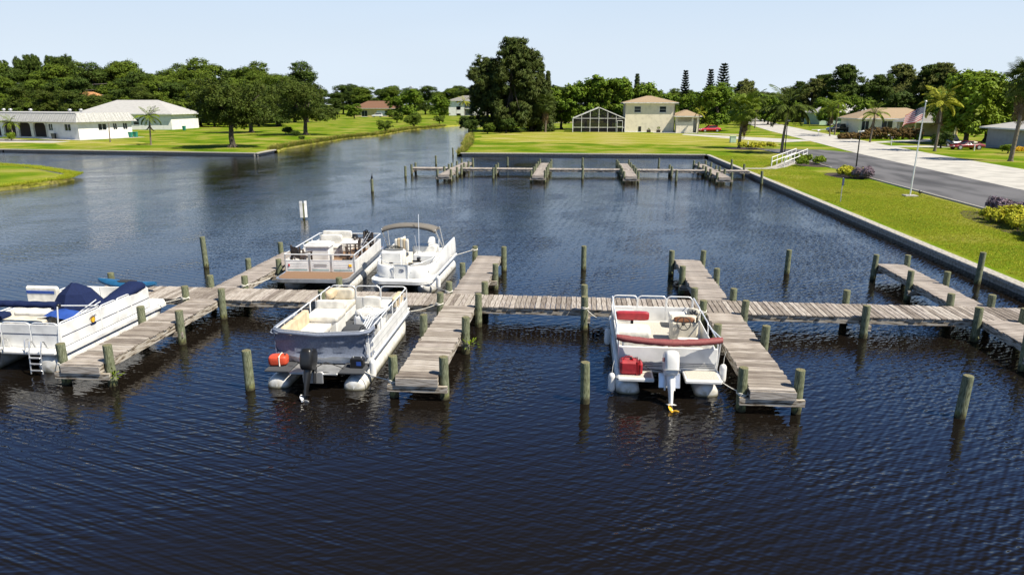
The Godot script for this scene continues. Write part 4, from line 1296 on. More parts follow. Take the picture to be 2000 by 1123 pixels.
func sport_boat() -> void:
	var o := Vector3(-6.30, 0, -29.1)
	var turn := PI - 0.02
	var t := thing("pontoon_boat", "white moulded deck boat with a taupe bimini top raised on poles", "boat", o, turn)
	pontoons(t, 0.82, 0.31, 0.08, -0.1, -5.1)
	# platform and moulded bow: a shell that rises and rounds to the front
	var pts := [[-1.14, 0.0], [1.14, 0.0], [1.16, -4.6]]
	for i in 9: pts.append([1.12 - 0.5 * (1 - cos(PI / 2 * i / 8)), -4.6 - 0.52 * sin(PI / 2 * i / 8)])
	for i in 9: pts.append([-0.62 - 0.5 * (1 - cos(PI / 2 * (8 - i) / 8)) + 0.0, -4.6 - 0.52 * sin(PI / 2 * (8 - i) / 8)])
	pts.append([-1.16, -4.6])
	var clean := []
	for p in pts:
		if clean.is_empty() or absf(clean[-1][0] - p[0]) + absf(clean[-1][1] - p[1]) > 0.01: clean.append(p)
	for k in range(clean.size() - 1):
		if clean[k][0] < -0.5 and clean[k][1] < -4.55: clean[k][0] = minf(clean[k][0], -0.62)
	var d := Shape.new()
	var right := []
	for i in 9: right.append(Vector2(1.14 - 0.5 * (1 - cos(PI / 2 * i / 8)), -4.6 - 0.52 * sin(PI / 2 * i / 8)))
	var poly := PackedVector2Array([Vector2(-1.14, 0), Vector2(1.14, 0)])
	for p in right: poly.append(p)
	for i in 9: poly.append(Vector2(-right[8 - i].x, right[8 - i].y))
	d.prism(poly, 0.44, 0.56)
	part("deck", d, M.gel, t)
	var wall := Shape.new()
	var rings := []
	var line := [Vector2(1.11, -0.2), Vector2(1.12, -1.2), Vector2(1.12, -2.4), Vector2(1.12, -3.4)]
	for i in 9: line.append(Vector2(1.10 - 0.62 * (1 - cos(PI / 2 * i / 8)), -3.9 - 0.78 * sin(PI / 2 * i / 8)))
	for i in 9: line.append(Vector2(-1.10 + 0.62 * (1 - cos(PI / 2 * (8 - i) / 8)), -3.9 - 0.78 * sin(PI / 2 * (8 - i) / 8)))
	for p in [Vector2(-1.12, -3.4), Vector2(-1.12, -2.4), Vector2(-1.12, -1.2), Vector2(-1.11, -0.2)]: line.append(p)
	for k in line.size():
		var p: Vector2 = line[k]
		var high := 1.28 - 0.26 * clampf((-p.y - 2.2) / 2.2, 0, 1)
		var inn := Vector2(p.x * 0.93, p.y * 0.98 + 0.02)
		var ra := []
		for q in [[0.56, 0.0], [0.70, 0.03], [0.85, 0.015], [high - 0.03, -0.01], [high, -0.03]]: ra.append(Vector3(p.x * (1 + q[1]), q[0], p.y * (1 + q[1] * 0.3)))
		for q in [[high, 0.0], [0.9, 0.0], [0.56, 0.0]]: ra.append(Vector3(inn.x, q[0], inn.y))
		rings.append(ra)
	wall.loft(rings, false, false)
	part("hull_side", wall, M.gel, t)
	# bow gate with the round mark, sidelights, styling lines
	var g := part("bow_gate", boxes([[Vector3(0, 0.82, -4.72), Vector3(0.50, 0.52, 0.03)]], 0.01), M.gel, t)
	var mark := Shape.new()
	var loop := []
	for i in 21: loop.append(Vector3(cos(TAU * i / 24 + 0.6) * 0.10, 0.86 + sin(TAU * i / 24 + 0.6) * 0.052, -4.742))
	mark.tube(loop, 0.006, 4)
	mark.tube([Vector3(0.07, 0.82, -4.742), Vector3(0.0, 0.905, -4.742), Vector3(-0.02, 0.82, -4.742)], 0.006, 4)
	mark.tube([Vector3(-0.02, 0.90, -4.742), Vector3(-0.07, 0.885, -4.742), Vector3(-0.06, 0.835, -4.742), Vector3(-0.01, 0.825, -4.742)], 0.006, 4)
	part("emblem", mark, M.sign_blue, g)
	part("bow_rail", hoop(Vector3(-0.26, 0.56, -4.76), Vector3(0.26, 0.56, -4.76), 0.62, 0.06, 0.014), M.rail, t)
	for s in [-1, 1]:
		var l := Shape.new()
		l.puff(Vector3(s * 0.86, 0.78, -4.36), Vector3(0.30, 0.11, 0.05), 0.6, Basis(Vector3.UP, s * 0.78))
		var ll := part("headlight", l, M.pane, t)
		var le := Shape.new()
		le.puff(Vector3(s * 0.90, 0.79, -4.355), Vector3(0.10, 0.07, 0.055), 0.8, Basis(Vector3.UP, s * 0.78))
		part("lens", le, M.white, ll)
		part("grab_rail", pipe([Vector3(s * 0.34, 1.06, -4.66), Vector3(s * 0.7, 1.13, -4.5), Vector3(s * 1.0, 1.2, -4.1), Vector3(s * 1.08, 1.28, -3.5)], 0.013, 6), M.rail, t)
		var sl := Shape.new()
		sl.tube([Vector3(s * 0.34, 0.80, -4.715), Vector3(s * 0.62, 0.86, -4.63), Vector3(s * 0.92, 0.95, -4.34), Vector3(s * 1.105, 1.03, -3.9), Vector3(s * 1.135, 1.08, -3.2)], 0.010, 5)
		part("styling_line", sl, M.metal, t)
		part("rub_rail", boxes([[Vector3(s * 1.15, 0.5, -2.3), Vector3(0.04, 0.06, 4.5)]], 0.012), M.alu, t)
	part("floor_covering", boxes([[Vector3(0, 0.565, -2.2), Vector3(2.0, 0.008, 4.2)]], 0.002), M.beige, t)
	# two consoles with a tinted windscreen, striped helm chair, loungers
	var h := node("helm_console", t)
	part("cabinet", boxes([[Vector3(0.60, 0.98, -3.55), Vector3(0.84, 0.80, 0.62)]], 0.07), M.gel, h)
	var ws := Shape.new()
	var wr := []
	for i in 11:
		var u := -1.0 + 0.2 * i
		wr.append([Vector3(0.60 + u * 0.40, 1.38, -3.62 - 0.16 * (1 - u * u)), Vector3(0.60 + u * 0.36, 1.38 + 0.20 * (1 - u * u * 0.6), -3.50 - 0.10 * (1 - u * u))])
	ws.loft(wr, false, false)
	part("windscreen", ws, M.tint_glass, h)
	steering_wheel(h, Vector3(0.60, 1.30, -3.14), -0.5, M.rubber, 0.17)
	var hs := node("helm_seat", t)
	part("cushion", puffs([[Vector3(0.58, 1.02, -2.7), Vector3(0.6, 0.16, 0.56)]], 0.35), M.vinyl, hs)
	for i in 5:
		part("back_stripe", puffs([[Vector3(0.36 + i * 0.11, 1.40 - 0.03 * absi(i - 2), -2.45), Vector3(0.115, 0.50, 0.16)]], 0.4), M.tan if i % 2 else M.vinyl, hs)
	part("pedestal", pipe([Vector3(0.58, 0.56, -2.7), Vector3(0.58, 0.95, -2.7)], 0.06), M.metal, hs)
	var s2 := node("lounge_seat", t)
	part("base", boxes([[Vector3(-0.58, 0.92, -3.3), Vector3(0.84, 0.70, 0.75)]], 0.06), M.gel, s2)
	part("backrest", puffs([[Vector3(-0.55, 1.36, -3.05), Vector3(0.92, 0.34, 0.5)]], 0.3), M.vinyl, s2)
	part("cushion", puffs([[Vector3(-0.55, 1.06, -2.2), Vector3(0.9, 0.16, 1.0)]], 0.25), M.vinyl, s2)
	part("side_cushion", puffs([[Vector3(-0.12, 1.16, -2.95), Vector3(0.16, 0.66, 0.5)]], 0.35), M.beige, s2)
	var bm := node("bimini_top", t)
	var br := []
	for i in 15:
		var u := -1.0 + 2.0 * i / 14
		var y := 2.33 - 0.15 * pow(absf(u), 2.6)
		br.append([Vector3(u * 1.04, y - 0.11 - 0.05 * absf(u), -3.50), Vector3(u * 1.04, y, -3.44), Vector3(u * 1.04, y + 0.03, -3.2), Vector3(u * 1.04, y, -2.92), Vector3(u * 1.04, y - 0.10 - 0.03 * sin(i * 2.0), -2.85), Vector3(u * 1.02, y - 0.05, -2.94), Vector3(u * 1.02, y - 0.03, -3.42)])
	var cv := Shape.new()
	cv.loft(br, true, true)
	part("canopy", cv, M.taupe, bm)
	for s in [-1, 1]:
		part("pole", pipe([Vector3(s * 1.10, 1.28, -2.55), Vector3(s * 1.03, 2.17, -3.55)], 0.022), M.rail, bm)
		part("pole", pipe([Vector3(s * 1.10, 1.28, -2.35), Vector3(s * 1.03, 2.17, -2.8)], 0.018), M.rail, bm)
		part("strut", pipe([Vector3(s * 1.10, 1.28, -3.3), Vector3(s * 1.06, 1.75, -3.1)], 0.014), M.rail, bm)
	part("antenna", pipe([Vector3(-0.48, 1.25, -3.9), Vector3(-0.44, 2.0, -3.7), Vector3(-0.40, 2.75, -3.5)], 0.012, 5), M.rail, t)
	# electric motor and a fishing rod at the bow
	var e := node("trolling_motor", t)
	part("head", puffs([[Vector3(-0.52, 1.20, -4.15), Vector3(0.12, 0.12, 0.24)]], 0.5), M.black, e)
	part("bracket", boxes([[Vector3(-0.45, 1.10, -4.15), Vector3(0.34, 0.06, 0.1)]], 0.02), M.black, e)
	part("shaft", pipe([Vector3(-0.52, 1.2, -4.15), Vector3(-0.36, 2.05, -4.0)], 0.012, 5), M.metal, e)
	for x in [0.42, -0.3]: part("cleat", puffs([[Vector3(x, 1.10, -4.55), Vector3(0.16, 0.05, 0.06)]], 0.6), M.black, t)
	outboard(t, Vector3(0, 0.55, 0.32), M.gel, M.gel, M.metal)
	fender(Vector3(-5.02, 0.48, -24.3), "white fender hanging at the moulded boat's bow corner by the pier")
	mooring_line(Vector3(-5.12, 0.8, -27.3), Vector3(-4.28, 0.9, -28.3), 0.02, "white rope from the moulded boat's stern side to the far pier pile")
	mooring_line(Vector3(-5.4, 0.55, -24.0), Vector3(-4.28, 0.68, -22.42), 0.06, "white rope from the moulded boat's bow to the pier pile")


func blue_boat() -> void:
	var o := Vector3(-14.5, 0, -15.8)
	var t := thing("pontoon_boat", "white pontoon boat with navy covers and a sun emblem on its side", "boat", o)
	pontoons(t, 0.90, 0.33, 0.14, -0.05, -5.1)
	part("deck", boxes([[Vector3(0, 0.53, -2.5), Vector3(2.42, 0.12, 4.96)]], 0.04), M.gel, t)
	for s in [-1, 1]:
		part("rub_rail", boxes([[Vector3(s * 1.22, 0.46, -2.5), Vector3(0.04, 0.11, 4.9)]], 0.012), M.gel, t)
		part("shadow_skirt", boxes([[Vector3(s * 1.12, 0.40, -2.5), Vector3(0.03, 0.12, 4.6)]], 0.006), M.alu, t)
	part("bow_deck", boxes([[Vector3(0, 0.545, -4.92), Vector3(2.2, 0.10, 0.5)]], 0.05), M.gel, t)
	# side fences: rising to the stern in a smooth line of padded panels
	for s in [-1, 1]:
		for q in [[-0.32, -1.9], [-1.92, -2.62], [-2.64, -3.26], [-3.28, -4.15]]:
			var a := Vector3(s * 1.18, 0.6, q[0]); var b := Vector3(s * 1.18, 0.6, q[1])
			var p := part("fence_panel", panel(a, b, 0.62, 0.045), M.panel, t)
			part("stripe", boxes([[(a + b) / 2 + Vector3(s * 0.026, 0.29, 0), Vector3(0.006, 0.018, absf(q[1] - q[0]) - 0.04)]], 0.001), M.navy, p)
			part("rail", hoop(a, b, 0.66, 0.11, 0.02), M.rail, t)
	for q in [[-1.18, -0.42], [-0.40, 0.40], [0.42, 1.18]]:
		var a := Vector3(q[0], 0.6, -0.3); var b := Vector3(q[1], 0.6, -0.3)
		var p := part("stern_panel", panel(a, b, 0.62, 0.045), M.panel, t)
		part("stripe", boxes([[(a + b) / 2 + Vector3(0, 0.36, 0.026), Vector3(q[1] - q[0] - 0.04, 0.018, 0.006)]], 0.001), M.navy, p)
		part("rail", hoop(a, b, 0.66, 0.13, 0.02), M.rail, t)
		part("front_panel", panel(Vector3(q[0], 0.6, -4.18), Vector3(q[1], 0.6, -4.18), 0.6, 0.045), M.panel, t)
	# sun emblem with palms on the starboard side
	var em := node("sun_emblem", t, Vector3(1.212, 0.98, -1.55))
	var sun := Shape.new()
	sun.cyl(Vector3(0, 0.02, 0), Vector3(0.008, 0.02, 0), 0.09, 0.09, 18)
	part("sun_disc", sun, M.yellow, em)
	var dk := Shape.new()
	dk.puff(Vector3(0.004, -0.10, 0), Vector3(0.01, 0.06, 0.24), 0.7)
	for k in [-1, 1]: dk.tube([Vector3(0.012, -0.08, k * 0.05), Vector3(0.012, 0.03, k * 0.07), Vector3(0.012, 0.10, k * 0.05)], 0.007, 4)
	for k in [-1, 1]:
		for i in 5: dk.tube([Vector3(0.012, 0.10, k * 0.05), Vector3(0.012, 0.13 - 0.01 * i, k * 0.05 + (i - 2) * 0.03), Vector3(0.012, 0.09 - 0.008 * i, k * 0.05 + (i - 2) * 0.05)], 0.006, 4)
	part("palm_silhouette", dk, M.navy, em)
	# covers: bow cushion cover, console tent, stern bimini boot, seat with blue stripe
	var c1 := Shape.new()
	var r1 := []
	for q in [[-2.5, 0.06, 1.22], [-2.62, 0.2, 1.28], [-3.1, 0.30, 1.36], [-3.6, 0.36, 1.44], [-3.95, 0.36, 1.47], [-4.15, 0.28, 1.40], [-4.2, 0.1, 1.25]]:
		var ra := []
		for i in 12: ra.append(Vector3(0.92 + cos(TAU * i / 12) * q[1] * 0.9, q[2] - 0.17 + sin(TAU * i / 12) * 0.18 + 0.012 * sin(i * 2 + q[0] * 5), q[0]))
		r1.append(ra)
	r1.reverse()
	c1.loft(r1)
	part("bow_seat_cover", c1, M.navy, t)
	var tent := Shape.new()
	var tr := []
	for q in [[0.60, 1.0, 0.0], [1.22, 0.96, 0.0], [1.62, 0.60, 0.06], [1.86, 0.10, 0.10]]:   # taut canvas over a frame: flat planes meeting in ridges
		var ra := []
		for i in 7:
			var a := TAU * (i + 0.3) / 7
			ra.append(Vector3(0.42 + cos(a) * 0.74 * q[1], q[0] + 0.03 * sin(i * 2.7), -2.15 - sin(a) * 0.72 * q[1] + q[2]))
		tr.append(ra)
	for k in 3:
		for i in 7: tent.face(tr[k][i], tr[k][(i + 1) % 7], tr[k + 1][(i + 1) % 7], tr[k + 1][i], Vector3(0.42, 1.0, -2.15))
	for i in 7: tent.tri(tr[3][i], tr[3][(i + 1) % 7], Vector3(0.42, 1.88, -2.05))
	part("console_cover", tent, M.navy, t)
	part("cover_pole", pipe([Vector3(1.17, 1.28, -1.2), Vector3(1.1, 1.34, -2.1)], 0.016), M.rail, t)
	part("cover_pole", pipe([Vector3(1.17, 1.26, -0.9), Vector3(1.05, 1.42, -2.0)], 0.016), M.rail, t)
	var bs := node("flip_seat", t)
	part("backrest", boxes([[Vector3(-0.55, 1.50, -2.05), Vector3(1.0, 0.54, 0.12)]], 0.06), M.vinyl, bs)
	part("stripe", boxes([[Vector3(-0.58, 1.60, -1.985), Vector3(0.84, 0.085, 0.012)]], 0.004), M.bluetarp, bs)
	part("base", boxes([[Vector3(-0.4, 0.85, -1.9), Vector3(1.2, 0.5, 0.8)]], 0.05), M.beige, bs)
	part("cushion", puffs([[Vector3(-0.4, 1.12, -1.8), Vector3(1.24, 0.14, 0.9)]], 0.25), M.vinyl, bs)
	var b2 := node("stern_lounge", t)
	part("base", boxes([[Vector3(-0.35, 0.84, -0.75), Vector3(1.5, 0.48, 0.7)]], 0.05), M.beige, b2)
	part("cushion", puffs([[Vector3(-0.35, 1.12, -0.75), Vector3(1.54, 0.14, 0.74)]], 0.25), M.beige, b2)
	var tarp := Shape.new()
	var g := []
	for j in 7:
		var ra := []
		for i in 9: ra.append(Vector3(0.05 + i * 0.125, 1.26 - 0.05 * sin(j * 0.9) - 0.12 * pow((i - 4) / 4.0, 2) + 0.02 * sin(i * 1.9 + j * 2.3), -0.85 - j * 0.10))
		g.append(ra)
	tarp.loft(g, false, false)
	solo("blue_tarp", tarp, M.bluetarp, "crumpled bright blue tarp over the seat of the navy-covered boat", "tarp", o)
	part("side_cover", puffs([[Vector3(-0.95, 1.22, -0.7), Vector3(0.5, 0.22, 0.9)]], 0.6), M.navy, t)
	var bm := node("bimini_top", t)
	var rb := []
	for k in 21:
		var u := -1.0 + 0.1 * k
		var ra := []
		for i in 10: ra.append(Vector3(u * 1.16, 1.72 + sin(TAU * i / 10) * 0.085 + 0.008 * sin(k * 1.8), -0.42 - cos(TAU * i / 10) * 0.13 * (1 + 0.08 * sin(k * 2.3 + i))))
		rb.append(ra)
	var boot := Shape.new()
	boot.loft(rb)
	part("boot", boot, M.navy, bm)
	for s in [-1, 1]:
		part("pole", pipe([Vector3(s * 1.17, 0.6, -0.22), Vector3(s * 1.2, 1.7, -0.36)], 0.02), M.rail, bm)
		part("pole", pipe([Vector3(s * 1.2, 1.70, -0.45), Vector3(s * 1.17, 1.28, -1.9)], 0.018), M.rail, bm)
		part("hinge", boxes([[Vector3(s * 1.2, 1.70, -0.42), Vector3(0.06, 0.10, 0.10)]], 0.015), M.black, bm)
	# swim ladder and grab rails at the stern
	var l := node("swim_ladder", t)
	for s in [-1, 1]:
		part("rail", pipe([Vector3(0.78 + s * 0.16, 0.62, -0.12), Vector3(0.78 + s * 0.16, 0.85, -0.02), Vector3(0.78 + s * 0.16, 0.88, 0.06), Vector3(0.78 + s * 0.16, 0.6, 0.14), Vector3(0.78 + s * 0.16, 0.05, 0.18)], 0.018), M.alu, l)
		part("grab_rail", pipe([Vector3(0.1 + s * 0.3, 0.6, -0.24), Vector3(0.1 + s * 0.3, 0.86, -0.16), Vector3(0.1 + s * 0.3, 0.88, -0.04), Vector3(0.1 + s * 0.3, 0.6, 0.0)], 0.017), M.alu, l)
	for y in [0.14, 0.32, 0.48]: part("rung", boxes([[Vector3(0.78, y, 0.17), Vector3(0.32, 0.035, 0.06)]], 0.012), M.alu, l)
	outboard(t, Vector3(-0.42, 0.5, 0.26), M.black, M.black, M.metal)
	mooring_line(Vector3(-13.3, 0.6, -20.3), Vector3(-12.61, 0.68, -20.8), 0.02, "white rope from the navy-covered boat's bow to the pile at the pier's root")
	mooring_line(Vector3(-13.28, 0.52, -15.9), Vector3(-12.61, 0.55, -15.22), 0.03, "white rope from the navy-covered boat's stern to the pier's end pile")
	# blue kayak on the walkway behind the bow, white folded chair against it
	var k := Shape.new()
	var kr := []
	for i in 17:
		var u := -1.0 + i / 8.0
		var wide := maxf(0.02, 0.33 * pow(1 - absf(u) * 0.98, 0.5)); var up := 0.12 * u * u
		var ra := []
		for j in 12: ra.append(Vector3(u * 1.15, 0.17 + up + sin(TAU * j / 12) * (0.15 * (0.3 + 0.7 * wide / 0.33)), -cos(TAU * j / 12) * wide))
		kr.append(ra)
	k.loft(kr)
	var ky := thing("kayak", "blue plastic kayak lying on the walkway behind the navy-covered boat's bow", "kayak", Vector3(-15.2, DECK + 0.0, -21.75), -0.15)
	part("hull", k, M.kayak, ky)
	part("cockpit", puffs([[Vector3(0, 0.30, 0), Vector3(0.75, 0.04, 0.36)]], 0.8), M.rubber, ky)


# ---- plants ----
func rand_dir(r: RandomNumberGenerator) -> Vector3:
	return Vector3(r.randfn(), r.randfn(), r.randfn()).normalized()


func leaf_crown(sd: int, lobes: Array, per_lobe: int, leaves: int, clump: float, size: float, slim := 0.5, droop := 0.0, low := -0.35) -> ArrayMesh:
	# lobes are [centre, radii]; clumps of leaves sit on their outer shells
	var r := RandomNumberGenerator.new()
	r.seed = sd
	var s := Shape.new()
	for q in lobes:
		for k in per_lobe:
			var d := rand_dir(r)
			if d.y < low: d.y = absf(d.y)
			var at: Vector3 = q[0] + d * q[1] * r.randf_range(0.66, 1.0)
			var tone := r.randf_range(0.68, 1.30)
			var warm := r.randf_range(0.88, 1.16)
			var cr := clump * r.randf_range(0.6, 1.25)
			for i in leaves:
				var e := rand_dir(r)
				var p := at + e * cr * pow(r.randf(), 0.45) * Vector3(1, 0.75, 1)
				var nn := (e * 0.6 + d * 0.5 + rand_dir(r) * 0.6 + Vector3.UP * 0.25).normalized()
				var along := (rand_dir(r) + Vector3.DOWN * droop).normalized()
				along = (along - nn * along.dot(nn) * (1.0 - minf(droop, 0.8))).normalized()
				var l := size * r.randf_range(0.6, 1.3) / 2
				var g := tone * r.randf_range(0.75, 1.25)
				s.tint = Color(g * warm, g, g / warm)
				s.leaf(p, along * l, along.cross(nn).normalized() * l * slim, nn)
	return s.mesh()


func wood(sd: int, high: float, r0: float, tips: Array, fork := 0.4) -> ArrayMesh:   # trunk with limbs bending out to the tips
	var r := RandomNumberGenerator.new()
	r.seed = sd
	var s := Shape.new()
	var top := Vector3(r.randf_range(-0.2, 0.2), high, r.randf_range(-0.2, 0.2))
	var pts := []
	for i in 7: pts.append(Vector3(top.x * i / 6 + 0.06 * sin(i * 2.0 + sd), -0.1 + (high + 0.1) * i / 6, top.z * i / 6))
	s.tube(pts, r0, 9, r0 * 0.45)
	for i in 6:
		var a := TAU * i / 6
		s.tube([Vector3(cos(a), -0.05, sin(a)) * Vector3(r0 * 1.7, 1, r0 * 1.7), Vector3(cos(a) * r0 * 0.7, 0.35, sin(a) * r0 * 0.7)], r0 * 0.28, 5, r0 * 0.3)
	for tip in tips:
		var t: Vector3 = tip
		var from := Vector3(top.x, high, top.z) * clampf(fork + r.randf_range(0.0, 0.5), 0.2, 0.95)
		var mid := from.lerp(t, 0.5) + Vector3(r.randf_range(-0.3, 0.3), r.randf_range(0.0, 0.5), r.randf_range(-0.3, 0.3))
		s.tube([from, from.lerp(mid, 0.5) + Vector3.UP * 0.1, mid, t], r0 * 0.42, 6, r0 * 0.1)
	return s.mesh()


var crowns := {}
var trunks := {}


func lobes_of(sd: int, count: int, mid: Vector3, spread: Vector3, size: float) -> Array:
	var r := RandomNumberGenerator.new()
	r.seed = sd
	var out := []
	for i in count:
		var d := rand_dir(r)
		var k := r.randf_range(0.75, 1.2) * size
		out.append([mid + d * spread * r.randf_range(0.45, 1.0), Vector3(k, k * 0.72, k)])
	return out


func tips_of(lobes: Array) -> Array:
	return lobes.map(func(q): return q[0])


func kind_of(called: String, sd: int, lobes: Array, per: int, leaves: int, clump: float, size: float, trunk_h: float, trunk_r: float, slim := 0.5, droop := 0.0, low := -0.35) -> void:
	crowns[called] = leaf_crown(sd, lobes, per, leaves, clump, size, slim, droop, low)
	trunks[called] = wood(sd, trunk_h, trunk_r, tips_of(lobes).slice(0, 9))


func make_kinds() -> void:
	for i in 2:
		var l := lobes_of(1 + i, 14, Vector3(0, 6.3, 0), Vector3(4.8 + 0.5 * i, 2.6, 4.8), 2.7)
		l.append_array(lobes_of(5 + i, 11, Vector3(0, 3.7, 0), Vector3(5.4, 0.7, 5.4), 1.9))
		kind_of("oak_" + "ab"[i], 1 + i, l, 26, 40, 0.8, 0.34, 4.5, 0.42)
	for i in 4:   # rounded wood trees about 14 m tall
		var l := []
		l.append_array(lobes_of(20 + i, 5, Vector3(0, 11.0, 0), Vector3(2.2, 1.6, 2.2), 2.3))
		l.append_array(lobes_of(30 + i, 6, Vector3(0, 7.4, 0), Vector3(3.0, 1.8, 3.0), 2.2))
		l.append_array(lobes_of(35 + i, 6, Vector3(0, 3.4, 0), Vector3(3.0, 1.6, 3.0), 1.9))
		kind_of("wood_%d" % i, 10 + i, l, 26, 44, 0.8, 0.4, 10.0, 0.28)
	for i in 3:   # dense bright broadleaf, crown to the ground
		var l := []
		l.append_array(lobes_of(40 + i, 7, Vector3(0, 5.0, 0), Vector3(2.6, 2.2, 2.6), 2.0))
		l.append_array(lobes_of(50 + i, 6, Vector3(0, 2.2, 0), Vector3(2.8, 1.0, 2.8), 1.7))
		kind_of("broad_%d" % i, 60 + i, l, 24, 34, 0.6, 0.42, 4.0, 0.25, 0.62)
	for i in 2:   # shrub about 2 m
		kind_of("shrub_%d" % i, 70 + i, lobes_of(70 + i, 6, Vector3(0, 0.95, 0), Vector3(0.6, 0.45, 0.6), 0.62), 20, 30, 0.22, 0.16, 0.8, 0.06, 0.5, 0.0, -0.7)
	# she-oak: tall feathery crown of hanging sprays
	for i in 2:
		var r := RandomNumberGenerator.new()
		r.seed = 90 + i
		var l := []
		for k in 66:
			var y := 0.9 + 16.6 * k / 65.0
			var wide := 4.4 * sqrt(clampf(1.0 - pow((y - 6.2) / 12.2, 2), 0.03, 1.0)) * r.randf_range(0.35, 1.0)
			var a := r.randf() * TAU
			l.append([Vector3(cos(a) * wide, y, sin(a) * wide), Vector3(1.25, 1.9, 1.25) * r.randf_range(0.7, 1.15)])
		l.append([Vector3(0.2, 17.6, 0), Vector3(0.8, 1.4, 0.8)])
		kind_of("sheoak_%d" % i, 95 + i, l, 18, 36, 0.62, 0.8, 16.5, 0.38, 0.2, 1.1, -0.8)
	# slender spire of the same, for skylines
	var ls := []
	for k in 26: ls.append([Vector3(0.4 * sin(k * 2.2) * (1.0 - k / 26.0), 2.4 + k * 0.5, 0.4 * cos(k * 2.9) * (1.0 - k / 26.0)), Vector3(1.9, 1.2, 1.9) * (1.04 - k * 0.038)])
	kind_of("spire", 99, ls, 18, 26, 0.42, 0.6, 14.0, 0.2, 0.2, 1.0, -0.8)
	# Norfolk pine: whorls of level branches
	for i in 2:
		var r := RandomNumberGenerator.new()
		r.seed = 120 + i
		var s := Shape.new()
		var w := Shape.new()
		w.tube([Vector3(0, -0.1, 0), Vector3(0, 9, 0), Vector3(0, 18, 0)], 0.28, 8, 0.03)
		for k in 17:
			var y := 4.0 + k * 0.84
			var long := (3.5 - 0.155 * k) * (1.0 if i == 0 else 0.8)
			for b in 7:
				var a := TAU * (b + 0.37 * k) / 7 + r.randf_range(-0.15, 0.15)
				var d := Vector3(cos(a), 0, sin(a))
				var l := long * r.randf_range(0.75, 1.1)
				w.tube([Vector3(0, y, 0), d * l * 0.6 + Vector3(0, y + 0.05 * l, 0), d * l + Vector3(0, y + 0.28 * l, 0)], 0.045, 4, 0.012)
				for j in 64:
					var u := r.randf_range(0.25, 1.05)
					var p := d * l * u + Vector3(0, y + 0.28 * l * u * u, 0) + rand_dir(r) * 0.2
					var g := r.randf_range(0.7, 1.3)
					s.tint = Color(g, g, g)
					var al := (d * 0.7 + rand_dir(r) * 0.6 + Vector3.UP * 0.3).normalized() * 0.34
					s.leaf(p, al, al.cross(Vector3.UP).normalized() * 0.13, (Vector3.UP + rand_dir(r) * 0.5).normalized())
		crowns["norfolk_%d" % i] = s.mesh()
		trunks["norfolk_%d" % i] = w.mesh()


func tree(called: String, kind: String, m: Material, at: Vector3, scale: Vector3, label: String, category := "tree", group := "", turn := -1.0) -> Node3D:
	var t := thing(called, label, category, at, turn if turn >= 0 else rng.randf() * TAU, group)
	part("trunk", trunks[kind], M.bark, t)
	part("crown", crowns[kind], m, t)
	t.scale = scale * 1.07
	return t


var frond_meshes := []
var fan_meshes := []


func make_fronds() -> void:
	for k in 3:   # feather fronds of growing droop
		var r := RandomNumberGenerator.new()
		r.seed = 200 + k
		var s := Shape.new()
		var pts := []
		var ang: float = [1.05, 0.55, 0.15][k]
		var p := Vector3.ZERO
		for i in 13:
			pts.append(p)
			ang -= [0.10, 0.125, 0.15][k] * (0.5 + i * 0.09)
			p += Vector3(cos(ang), sin(ang), 0) * 0.2
		s.tint = Color(1.1, 1.05, 0.7)
		s.tube(pts, 0.028, 4, 0.008)
		for i in range(2, 13):
			for j in 3:
				for side in [-1, 1]:
					var b: Vector3 = pts[i - 1].lerp(pts[i], j / 3.0)
					var f: Vector3 = (pts[i] - pts[i - 1]).normalized()
					var long := 0.52 * sin(PI * clampf((i + j / 3.0) / 13.5, 0.1, 0.93)) + 0.08
					var d: Vector3 = (Vector3(0, -0.35 - r.randf() * 0.5, side) + f * 0.75).normalized()
					var g := r.randf_range(0.75, 1.25)
					s.tint = Color(g, g, g)
					var nn := (Vector3.UP + rand_dir(r) * 0.4).normalized()
					s.leaf(b + d * long / 2, d * long / 2, d.cross(Vector3.UP).normalized() * 0.042, nn)
		frond_meshes.append(s.mesh())
	for k in 2:   # fan leaves
		var r := RandomNumberGenerator.new()
		r.seed = 220 + k
		var s := Shape.new()
		s.tube([Vector3.ZERO, Vector3(0.45, 0.12, 0), Vector3(0.85, 0.10, 0)], 0.022, 4, 0.012)
		var hub := Vector3(0.85, 0.10, 0)
		for i in 22:
			var a := -1.9 + 3.8 * i / 21
			var d := Vector3(cos(a), -0.12 - 0.25 * k - 0.15 * absf(sin(a)), sin(a)).normalized()
			var g := r.randf_range(0.75, 1.25)
			s.tint = Color(g, g, g)
			var l := 0.75 - 0.16 * absf(a) / 1.9
			s.leaf(hub + d * l / 2, d * l / 2, d.cross(Vector3.UP).normalized() * 0.045, (Vector3.UP * 0.8 + d * 0.3).normalized())
			s.leaf(hub + d * l + Vector3.DOWN * 0.12, (d * 0.6 + Vector3.DOWN * 0.8).normalized() * 0.2, d.cross(Vector3.UP).normalized() * 0.03, (Vector3.UP * 0.4 + d).normalized())
		fan_meshes.append(s.mesh())


